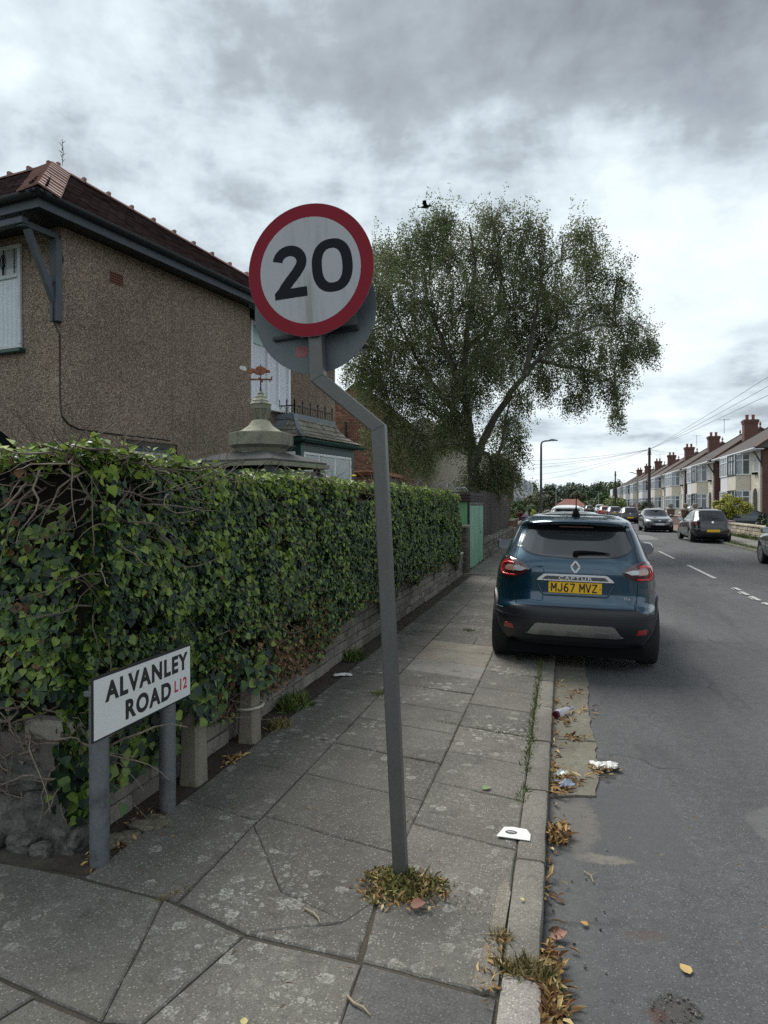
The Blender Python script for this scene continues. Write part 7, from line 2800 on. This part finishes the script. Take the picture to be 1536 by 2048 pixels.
M_WIRE = pm('black cable', (.03, .032, .036), .6, .1, 3)
def wire(p, q, sag, lb, r=.011):
    p, q = Vector(p), Vector(q)
    m = MB()
    r *= .75
    m.tube([p + (q - p) * t - UP * (4 * sag * t * (1 - t)) for t in [k / 14 for k in range(15)]], r, 4, False)
    solo('overhead_wire', m, M_WIRE, lb, 'cable', p, None, 'overhead wires')
top = (7.1, 63.6, 6.35)
WL = [((7.3, 11.0, 6.55), .15, .012, 'uppermost of the three black wires rising from the pole to the right edge'), ((7.5, 11.0, 6.15), .15, .012, 'middle of the three black wires rising from the pole to the right edge'), ((7.7, 11.0, 5.75), .15, .012, 'lowest of the three black wires rising from the pole to the right edge'),
      ((-6.4, 58, 5.3), .35, .013, 'highest wire sagging left from the telegraph pole behind the birch'), ((-6.4, 66, 5.3), .4, .013, 'second highest wire sagging left from the telegraph pole'), ((-6.0, 74, 5.3), .35, .013, 'middle wire sagging left from the telegraph pole across the lamp column'), ((-6.0, 90, 5.2), .5, .014, 'second lowest wire sagging left from the telegraph pole'), ((-6.0, 104, 5.0), .6, .014, 'lowest wire sagging left from the telegraph pole to the white pair'),
      ((12.2, 60, 5.3), .1, .011, 'short wire from the pole to the nearest cream pair'), ((12.2, 68, 5.4), .1, .011, 'short wire from the pole to the second cream pair'), ((12.2, 81.0, 5.3), .15, .011, 'short wire from the pole to the third bay-fronted pair'), ((7.0, 102, 6.1), .4, .011, 'wire from the telegraph pole to the bare pole farther on')]
for q, sg, r, lb in WL:
    wire(top, q, sg, lb, r)
for x, y, h, s_, lb in ((14.6, 72, 8.3, 1.4, 'thin television aerial above the second pair of roofs'), (14.6, 86, 8.3, 1.2, 'thin television aerial above the third pair of roofs'), (14.6, 117, 8.2, 1.3, 'thin television aerial among the far right chimneys')):
    m = MB()
    m.tube([(x, y, h), (x, y, h + s_)], .02, 5)
    m.bar((x - .5, y, h + s_ - .1), (x + .5, y, h + s_ - .1), .025, .025)
    for k in range(6):
        m.bar((x - .45 + k * .18, y - .18, h + s_ - .1), (x - .45 + k * .18, y + .18, h + s_ - .1), .015, .015)
    solo('television_aerial', m, M_IRON, lb, 'aerial', (x, y, h))

# ------------------------------------------------------------------ trees closing the view
kinds = [('dark evergreen', F_DARK), ('mid green', F_MID), ('olive green', F_OLIVE)]
TL = [(-26, 150, 8.4, 5.0, 1), (-20, 165, 9.0, 6.0, 1), (-15.5, 185, 9.6, 6.0, 1), (-9, 205, 9.2, 6.5, 1), (-13, 140, 6.4, 4.0, 2), (-4, 225, 8.6, 6.0, 0), (3, 235, 8.4, 6.5, 0), (10, 230, 9.0, 6.5, 0), (15, 215, 9.2, 6.0, 1), (20, 200, 8.9, 6.0, 1), (27, 205, 9.6, 6.5, 1), (35, 215, 9.0, 6.5, 1), (-3, 196, 5.2, 4.0, 2), (4, 198, 5.5, 4.2, 2), (10, 196, 5.2, 4.0, 1), (-36, 160, 9.0, 6.0, 1)]
wh = ['far left end', 'left of the far lamp', 'behind the distant near-side lamp', 'centre left of the skyline', 'low, behind the olive shrub', 'darkest stretch left of centre', 'darkest stretch at the centre', 'darkest stretch right of centre', 'above the slate house', 'behind the slate house', 'behind the farthest right roofs', 'at the right end behind the roofs', 'low above the bungalow roof at left', 'low above the bungalow roof', 'low above the bungalow at right', 'behind the left row of houses']
for i, (x, y, h, w_, k) in enumerate(TL):
    shrub('broadleaf_tree', f'{kinds[k][0]} tree closing the street, {wh[i]}', 'tree', (x, y, h * .56), (w_ * .55, w_ * .5, h * .44), 3600, .42, kinds[k][1], 'trees closing the end of the street', .3, seed=50 + i)
mb = MB()
fw_ = []
P_ = np.stack([NR.uniform(-90, 90, 26000), NR.uniform(255, 300, 26000), np.zeros(26000)], 1)
P_[:, 2] = NR.random(26000) ** .7 * (7.6 + 1.6 * np.sin(P_[:, 0] * .16) + 1.0 * np.sin(P_[:, 0] * .41 + 1))
me = scatter('far_woodland', P_, NR.normal(size=(26000, 3)), NR.normal(size=(26000, 3)) + np.array((0, -.6, .5)), 1.1, [(0, 0, 0), (-.4, .42, .06), (0, 1, 0), (.4, .42, .06)], [(0, 1, 2, 3)], F_DARK)
o = obj('far_woodland', me)
tag(o, 'dark wood closing the horizon beyond the end of the street', 'woodland', None, 'stuff')
# ------------------------------------------------------------------ weeds, litter, leaves
F_GRASS = leafmat('weed blade', [(0, (.035, .065, .015)), (.5, (.07, .115, .025)), (.8, (.13, .165, .04)), (1, (.20, .18, .07))], .6, .15, 8.)
F_STRAW = leafmat('dry grass blade', [(0, (.085, .085, .028)), (.4, (.15, .13, .045)), (.75, (.24, .18, .075)), (1, (.32, .25, .13))], .7, .15, 8.)
F_WEED = leafmat('creeping weed leaf', [(0, (.06, .06, .018)), (.3, (.12, .105, .03)), (.6, (.21, .165, .06)), (.8, (.30, .225, .10)), (1, (.14, .19, .045))], .7, .2, 10., .2)
F_MOSS = leafmat('moss and clover', [(0, (.045, .07, .012)), (.5, (.09, .125, .022)), (1, (.16, .19, .04))], .7, .2, 10.)
F_DEAD = leafmat('fallen leaf', [(0, (.085, .040, .020)), (.25, (.20, .105, .042)), (.5, (.32, .19, .07)), (.75, (.42, .29, .12)), (1, (.50, .40, .21))], .75, .15, 9., .25)
BLADE = [(-.07, 0, 0), (.07, 0, 0), (.05, .5, .04), (-.05, .5, .04), (0, 1.0, .22)]
BF = [(0, 1, 2, 3), (3, 2, 4)]
def tuft(name, label, c, r, n, h, mat, z=.06, stretch=1.0, ang=0.0):
    a = NR.uniform(0, 2 * math.pi, n)
    q = NR.random(n) ** .6 * r
    x, y = q * np.cos(a) * stretch, q * np.sin(a)
    ca, sa = math.cos(ang), math.sin(ang)
    P_ = np.stack([c[0] + x * ca - y * sa, c[1] + x * sa + y * ca, np.full(n, z - .004)], 1)
    lean = NR.normal(size=(n, 3)) * .55
    lean[:, 2] = 1.0 * NR.random(n) + .35
    me = scatter(name, P_, lean, NR.normal(size=(n, 3)), h * (.45 + .75 * NR.random(n)), BLADE, BF, mat)
    me.transform(Matrix.Translation((-c[0], -c[1], -z)))
    o = obj(name, me)
    o.location = (c[0], c[1], z)
    if label:
        tag(o, label, 'weeds', None, 'stuff')
    return o
# ring of weeds and dry stalks round the sign post
OV = [(0, 0, 0), (-.32, .45, .10), (0, 1, .02), (.32, .45, .10)]
def clover(name, label, c, r, n, s, mat, h, stretch=1.0):
    a = NR.uniform(0, 2 * math.pi, n)
    q = NR.random(n) ** .55
    rr = r * (1 + .25 * np.sin(3 * a + 1) + .15 * np.sin(5 * a))
    x, y = q * rr * np.cos(a) * stretch, q * rr * np.sin(a)
    z = .06 + NR.random(n) * h * (1.1 - q ** 2)
    me = scatter(name, np.stack([c[0] + x, c[1] + y, z], 1), NR.normal(size=(n, 3)) * np.array((1, 1, .5)), NR.normal(size=(n, 3)) * .7 + np.array((0, 0, .8)), s * (.5 + .9 * NR.random(n)), OV, [(0, 1, 2, 3)], mat)
    tag(obj(name, me), label, 'weeds', None, 'stuff')
clover('weed_clump', 'yellowing creeping weeds heaped round the foot of the 20 sign post', (-.665, 3.00), .145, 1600, .020, F_WEED, .028, 1.15)
tuft('weed_stalks', 'dry straw-coloured stalks among the weeds at the 20 sign post foot', (-.665, 3.00), .15, 800, .042, F_STRAW, .056, 1.2, rad(-8))
tuft('green_shoots', 'green shoots in the weeds at the 20 sign post foot', (-.66, 3.03), .10, 230, .060, F_GRASS, .058, 1.2)
tuft('weed_mat', 'flat mossy weeds spreading from the sign post to the kerb', (-.40, 2.93), .09, 420, .022, F_MOSS, .058, 2.4, rad(-4))
tuft('kerb_grass', 'dry grass in the gap between the granite and concrete kerb stones', (-.13, 2.56), .05, 340, .065, F_STRAW, .05, 2.0)
tuft('kerb_grass', 'green grass tuft at the road end of the kerb gap', (-.055, 2.54), .035, 200, .07, F_GRASS, .02, 1.2)
tuft('kerb_weeds', 'dry weeds behind the near kerb stone', (-.225, 2.72), .05, 220, .045, F_STRAW, .055, .8)
tuft('wall_grass', 'green grass tuft against the wall by the shorter stub post', (-2.14, 5.45), .17, 700, .13, F_GRASS, .05, .7)
tuft('wall_grass', 'small dry grass tuft at the foot of the shorter stub post', (-2.05, 4.92), .09, 260, .08, F_STRAW, .055)
tuft('wall_grass', 'leafy weed against the block wall beyond the stub posts', (-2.18, 7.3), .13, 420, .14, F_GRASS, .05, .7)
def strip(name, label, p0, p1, n, w, h, mat, z=.055, clump=.5):
    t = NR.random(n)
    keep = np.array([mn.noise(Vector((tt * 14 * math.dist(p0, p1) / 3, 3.3, p0[0]))) > -clump for tt in t])
    t = t[keep]
    n = len(t)
    P_ = np.stack([p0[0] + (p1[0] - p0[0]) * t + NR.normal(size=n) * w, p0[1] + (p1[1] - p0[1]) * t + NR.normal(size=n) * w, np.full(n, z)], 1)
    lean = NR.normal(size=(n, 3)) * .8
    lean[:, 2] = NR.random(n) + .3
    me = scatter(name, P_, lean, NR.normal(size=(n, 3)), h * (.4 + .8 * NR.random(n)), BLADE, BF, mat)
    o = obj(name, me)
    tag(o, label, 'weeds', None, 'stuff')
    return o
strip('joint_weeds', 'green weeds growing in the joint between flags and kerb', (-.215, 4.0), (-.215, 7.7), 2600, .016, .045, F_GRASS, .05, .28)
strip('joint_weeds', 'low moss in the cross joint towards the kerb', (-.95, 5.36), (-.2, 5.13), 700, .012, .022, F_MOSS, .055, .3)
strip('joint_weeds', 'moss along the middle flag joint', (-.76, 3.4), (-.76, 9.5), 600, .010, .016, F_MOSS, .055, .1)
strip('joint_weeds', 'weeds along the flag joint by the wall', (-1.55, 4.9), (-1.55, 9.5), 700, .014, .022, F_MOSS, .055, .05)
strip('joint_weeds', 'sparse weeds where flags meet near the corner', (-1.64, 2.64), (-1.57, 2.75), 90, .012, .03, F_STRAW, .055, 1)
strip('verge_grass', 'strip of grass along the far kerb before the plum hatchback', (6.95, 21), (7.0, 33), 5000, .10, .12, F_GRASS, .065, .15)
strip('wall_weeds', 'weeds at the foot of the low pale stone wall', (8.68, 34.7), (8.7, 41.5), 2500, .06, .22, F_GRASS, .07, .3)
# tufts on the near flags farther along
for k, (x, y) in enumerate(((-1.56, 6.0), (-1.2, 9.3), (-.8, 12.0))):
    tuft('pavement_weed', ('small weed in the flag joint by the wall side', 'weed tuft in the flags before the pale slabs end', 'green weed in the pavement beside the crossover')[k], (x, y), .09, 160, .05, F_MOSS, .055)

# fallen leaves gathered in the gutter
CURL = [(-.10, 0, .08), (0, 0, 0), (.10, 0, .08), (-.15, .5, .22), (.02, .5, .10), (.17, .5, .22), (.08, .98, .16), (.12, 1.02, .10), (.16, .98, .16)]
CF = [(0, 1, 4, 3), (1, 2, 5, 4), (3, 4, 7, 6), (4, 5, 8, 7)]
def heap(name, label, pts, n, s, depth=.03, mat=F_DEAD, z=0.004):
    """pts: list of (x, y, spread, weight)"""
    w_ = np.array([p[3] for p in pts], float)
    i = NR.choice(len(pts), n, p=w_ / w_.sum())
    A = np.array([(p[0], p[1], p[2]) for p in pts])[i]
    P_ = np.stack([A[:, 0] + NR.normal(size=n) * A[:, 2] * .5, A[:, 1] + NR.normal(size=n) * A[:, 2], z + NR.random(n) ** 1.5 * depth], 1)
    P_[:, 0] = np.where(P_[:, 0] < -.068, -.068 + NR.random(n) * .03, P_[:, 0])
    N_ = NR.normal(size=(n, 3)) * .55 + np.array((0, 0, 1.0))
    T_ = NR.normal(size=(n, 3))
    T_[:, 2] *= .35
    me = scatter(name, P_, T_, N_, s * (.55 + .8 * NR.random(n)), CURL, CF, mat)
    o = obj(name, me)
    tag(o, label, 'leaf litter', None, 'stuff')
heap('leaf_heap', 'thick drift of curled yellow-brown leaves along the near kerb', [(-.045, 1.9, .12, 3), (-.04, 2.1, .10, 3), (-.045, 2.28, .08, 2.4), (-.05, 2.42, .06, 2), (-.05, 2.55, .06, 1.4), (-.055, 2.68, .05, .7), (0.0, 2.0, .10, .8)], 1700, .040, .05)
heap('leaf_heap', 'thin trail of pale leaves in the gutter past the kerb joint', [(-.05, 2.9, .08, 1), (-.05, 3.15, .08, 1), (-.045, 3.4, .08, 1)], 34, .045, .02)
heap('leaf_heap', 'small orange heap of leaves against the kerb beside the cement spill', [(-.03, 3.72, .05, 2), (.0, 3.76, .05, 1.4)], 110, .050, .05)
heap('leaf_heap', 'orange leaves caught round the plastic litter by the channel', [(-.04, 4.34, .07, 2), (-.01, 4.48, .06, 1.5), (.07, 4.52, .05, 1), (-.045, 4.62, .06, 1)], 120, .050, .04)
heap('leaf_heap', 'scattered leaves along the channel below the bottle', [(-.045, 4.9, .12, 1), (-.04, 5.3, .12, 1.2), (.06, 5.34, .05, 1), (.14, 5.36, .06, 1), (-.03, 5.75, .08, 1.3), (.02, 5.8, .06, 1)], 110, .045, .03)
heap('leaf_heap', 'leaf crumbs in the channel near the crossover', [(-.045, 6.3, .15, 1), (.1, 6.62, .10, 1), (.23, 6.1, .12, .8), (-.04, 6.9, .2, .8)], 90, .045, .02)
heap('leaf_heap', 'dry leaf bits in the broken edge by the white tissue', [(.25, 4.70, .05, 1), (.32, 4.78, .06, 1), (.2, 4.72, .04, 1)], 45, .04, .02, F_DEAD, .012)
def ground_leaves(name, label, c, r, n, s, z):
    a = NR.uniform(0, 2 * math.pi, n)
    q = NR.random(n) ** .5
    P_ = np.stack([c[0] + r[0] * q * np.cos(a), c[1] + r[1] * q * np.sin(a), np.full(n, z) + NR.random(n) * .012], 1)
    me = scatter(name, P_, NR.normal(size=(n, 3)) * np.array((1, 1, .3)), NR.normal(size=(n, 3)) * .5 + np.array((0, 0, 1)), s * (.5 + .8 * NR.random(n)), CURL, CF, F_DEAD)
    tag(obj(name, me), label, 'leaf litter', None, 'stuff')
ground_leaves('leaf_litter', 'brown leaves gathered between the two concrete stub posts', (-2.07, 4.22), (.05, .12), 40, .05, .055)
ground_leaves('leaf_litter', 'leaf and twig bits on the soil around the name plate posts', (-2.12, 3.1), (.10, .35), 90, .035, .055)
ground_leaves('leaf_litter', 'leaf bits scattered around the sign post weeds', (-.66, 2.96), (.22, .16), 170, .030, .066)
ground_leaves('leaf_litter', 'few small dry leaves scattered over the road surface', (.9, 3.6), (.85, 1.7), 46, .022, .020)
ground_leaves('leaf_litter', 'sparse leaf bits on the near flags', (-1.2, 2.9), (.8, .9), 26, .022, .067)
ground_leaves('leaf_litter', 'dry stalks and leaf bits behind the near kerb', (-.235, 2.55), (.05, .25), 60, .030, .064)
def one_leaf(name, label, c, s, rz, mat, tilt=(.1, .1), pts=None):
    pts = pts or [(0, 0, 0), (-.35, .18, .06), (-.42, .5, .10), (-.2, .8, .05), (0, 1, .0), (.2, .8, .05), (.42, .5, .12), (.35, .18, .06), (0, .5, -.02)]
    m = MB()
    M = Matrix.Translation(c) @ Matrix.Rotation(rz, 4, 'Z') @ Matrix.Rotation(tilt[0], 4, 'X') @ Matrix.Rotation(tilt[1], 4, 'Y') @ Matrix.Scale(s, 4)
    m.add(pts, [(8, i, (i + 1) % 8) for i in range(8)], 0, M)
    solo(name, m, mat, label, 'leaf', c, 40)
one_leaf('fallen_leaf', 'single broad yellow leaf lying on the road above the hollow', (.455, 2.76, .010), .055, rad(30), pm('yellow fallen leaf', (.50, .34, .13), .6, .15, 30))
one_leaf('fallen_leaf', 'reddish brown leaf lying against the kerb beyond the leaf drift', (-.04, 2.86, .012), .07, rad(-70), pm('red-brown fallen leaf', (.20, .075, .045), .6, .2, 30), (.25, .2))
one_leaf('fallen_leaf', 'reddish brown leaf in front of the sign post weeds', (-.60, 2.83, .078), .065, rad(-80), bpy.data.materials['red-brown fallen leaf'], (.2, .3))
one_leaf('fallen_leaf', 'small pale yellow leaf on the dark flags at the bottom', (-.98, 2.06, .067), .030, rad(10), pm('pale yellow fallen leaf', (.50, .43, .16), .6, .1, 30))
one_leaf('fallen_leaf', 'small orange leaf on the asphalt right of the kerb', (.105, 2.98, .010), .035, rad(60), pm('orange fallen leaf', (.42, .22, .05), .6, .1, 30))
one_leaf('fallen_leaf', 'green leaf lying on the flags beyond the sign post', (-.45, 4.12, .068), .06, rad(-60), pm('fallen green leaf', (.12, .18, .07), .6, .1, 30))
one_leaf('fallen_leaf', 'pale yellow leaf lying on the kerb top', (-.15, 2.99, .072), .022, rad(60), bpy.data.materials['pale yellow fallen leaf'])

# loose stone bits in the hollow and along the gutter
OC = [(0, -.5, 0), (.5, 0, 0), (0, .5, 0), (-.5, 0, 0), (0, 0, .45), (.1, .1, -.3)]
OF = [(0, 1, 4), (1, 2, 4), (2, 3, 4), (3, 0, 4), (1, 0, 5), (2, 1, 5), (3, 2, 5), (0, 3, 5)]
n = 420
P_ = np.stack([NR.uniform(-.06, .22, n) ** 1.0, NR.uniform(1.9, 7.0, n), np.full(n, .006)], 1)
q = 150
a_ = NR.uniform(0, 6.3, q)
P_[:q] = np.stack([.375 + .085 * np.cos(a_) * NR.random(q) ** .4, 2.56 + .085 * np.sin(a_) * NR.random(q) ** .4, np.full(q, .006)], 1)
me = scatter('grit', P_, NR.normal(size=(n, 3)), NR.normal(size=(n, 3)), .004 + .011 * NR.random(n) ** 3, OC, OF, pm('loose grit', (.13, .12, .105), .95, .2, 30, irand=.6))
tag(obj('grit', me), 'loose grit in the gutter and the hollow of the road', 'grit', None, 'stuff')

# twigs on the flags
M_TWIG = pm('pale dry twig', (.33, .27, .18), .85, .2, 20)
def twig(label, pts, br, r=.004):
    m = MB()
    m.tube(pts, [r, r * 1.2, r, r * .5][:len(pts)], 6)
    for b in br:
        m.tube(b, [r * .8, r * .4], 5)
    solo('twig', m, M_TWIG, label, 'twig', pts[0], 60)
twig('forked pale twig on the flags below the sign post', [(-.70, 2.27, .068), (-.665, 2.235, .070), (-.63, 2.225, .070), (-.60, 2.20, .068)], [[(-.665, 2.235, .07), (-.645, 2.265, .071)]])
twig('curved pale twig on the flags right of the lichen rings', [(-1.02, 2.72, .068), (-.97, 2.69, .071), (-.94, 2.665, .070), (-.925, 2.64, .068)], [])
twig('thin dry stalk across the back of the near kerb', [(-.30, 2.72, .070), (-.25, 2.725, .073), (-.19, 2.735, .076)], [], .0022)
twig('thin twig on the asphalt near the cement spill', [(.10, 3.42, .010), (.13, 3.38, .014), (.14, 3.33, .010)], [[(.13, 3.38, .014), (.16, 3.42, .012)]], .0025)

# card on the kerb edge, tissue, bottle, bags
crd = thing('paper_card', 'white paper card with a dark oval print on the flags by the kerb', 'card', (-.21, 3.57, .067))
M_PAPER = pm('white paper', (.70, .70, .67), .7, .06, 20)
m = MB()
poly = [(-.315, 3.545), (-.15, 3.535), (-.150, 3.60), (-.172, 3.655), (-.245, 3.665), (-.285, 3.655)]
m.prism(poly, .068, .0705)
part('sheet', m, M_PAPER, crd)
m = MB()
el = [(-.246 + .030 * math.cos(a), 3.602 + .022 * math.sin(a)) for a in [2 * math.pi * k / 24 for k in range(24)]]
m.add([(x, y, .0709) for x, y in el], [tuple(range(24))])
part('print', m, pm('dark grey print', (.045, .045, .05), .6), crd)
m = MB()
m.add([(-.264, 3.602, .0712), (-.228, 3.602, .0712), (-.228, 3.607, .0712), (-.264, 3.607, .0712)], [(0, 1, 2, 3)])
part('print_bar', m, M_PAPER, crd)

def crumple(name, label, cat, c, sx, sy, h, mat, n=9, seed=2, rz=0, group=None):
    rr = random.Random(seed)
    m = MB()
    rows = []
    for i in range(n):
        row = []
        for j in range(n):
            u, v = i / (n - 1) * 2 - 1, j / (n - 1) * 2 - 1
            edge = max(abs(u), abs(v))
            e = 1 + rr.uniform(-.25, .1) * (edge > .9)
            x, y = u * sx * e + rr.uniform(-.1, .1) * sx, v * sy * e + rr.uniform(-.1, .1) * sy
            z = h * rr.random() * (1 - .5 * edge)
            row.append((c[0] + x * math.cos(rz) - y * math.sin(rz), c[1] + x * math.sin(rz) + y * math.cos(rz), c[2] + z))
        rows.append(row)
    m.grid(rows)
    return solo(name, m, mat, label, cat, c, 30, group)
crumple('tissue', 'crumpled white tissue lying on the broken channel edge', 'tissue', (.275, 4.80, .014), .085, .055, .045, M_PAPER, 10, 4, rad(12))
def film(name, c, a):
    m, w, bs = newmat(name)
    bs.inputs['Base Color'].default_value = (*c, 1)
    bs.inputs['Roughness'].default_value = .2
    bs.inputs['Alpha'].default_value = a
    return m
crumple('plastic_wrapper', 'pale blue clear plastic wrapper in the gutter leaves', 'wrapper', (.02, 4.42, .02), .055, .045, .045, film('clear bluish film', (.42, .50, .62), .72), 9, 6, rad(20))
crumple('plastic_wrapper', 'greenish white scrap of plastic just above the blue wrapper', 'wrapper', (.0, 4.60, .02), .035, .05, .03, film('clear greenish film', (.55, .62, .60), .75), 8, 8, rad(-30))
bt = thing('plastic_bottle', 'crushed clear plastic bottle with dark red end lying in the channel', 'bottle', (-.01, 5.88, .03))
M_PET = film('clear bottle plastic', (.55, .56, .62), .55)
p0, p1 = Vector((-.045, 5.80, .045)), Vector((.075, 6.02, .040))
m = MB()
m.tube([p0, p0 + (p1 - p0) * .1, p0 + (p1 - p0) * .35, p0 + (p1 - p0) * .42, p0 + (p1 - p0) * .62, p0 + (p1 - p0) * .78, p0 + (p1 - p0) * .92, p1], [.022, .035, .036, .028, .034, .026, .014, .013], 12)
part('bottle_body', m, M_PET, bt, smooth=50)
m = MB()
m.tube([p0 - (p1 - p0) * .05, p0 + (p1 - p0) * .05], [.028, .030], 12)
part('base', m, pm('dark red drink residue', (.07, .006, .015), .3), bt)
m = MB()
m.tube([p1 - (p1 - p0) * .0, p1 + (p1 - p0) * .07], .016, 10)
part('bottle_cap', m, pm('grey bottle cap', (.30, .32, .40), .4), bt)
crumple('paper_scrap', 'small white paper scrap on the pavement near the wall', 'paper scrap', (-2.06, 6.55, .068), .10, .05, .02, M_PAPER, 7, 12, rad(20))
# gull-like bird in flight beside the birch top
bd = thing('flying_bird', 'small dark bird in flight just left of the birch top', 'bird', (-3.80, 19.9, 10.15))
bc = Vector((-3.80, 19.9, 10.15))
m = MB()
m.tube([bc + Vector((-.13, 0, -.01)), bc + Vector((-.08, 0, 0)), bc, bc + Vector((.10, 0, .01)), bc + Vector((.15, 0, .03)), bc + Vector((.19, 0, .02))], [.008, .03, .045, .035, .03, .004], 8)
part('body', m, M_DARK, bd, smooth=60)
for s_ in (-1, 1):
    m = MB()
    m.add([bc + Vector((-.05, s_ * .03, .02)), bc + Vector((.07, s_ * .03, .02)), bc + Vector((.05, s_ * .16, .13)), bc + Vector((-.04, s_ * .16, .12)), bc + Vector((-.03, s_ * .30, .03)), bc + Vector((-.05, s_ * .16, .105)), bc + Vector((0, s_ * .1, .06))], [(0, 1, 2, 3), (3, 2, 4), (0, 3, 4, 5)])
    part('wing', m, M_DARK, bd)
m = MB()
m.add([bc + Vector((-.12, -.02, 0)), bc + Vector((-.12, .02, 0)), bc + Vector((-.22, .05, .01)), bc + Vector((-.22, -.05, .01))], [(0, 1, 2, 3)])
part('tail', m, M_DARK, bd)
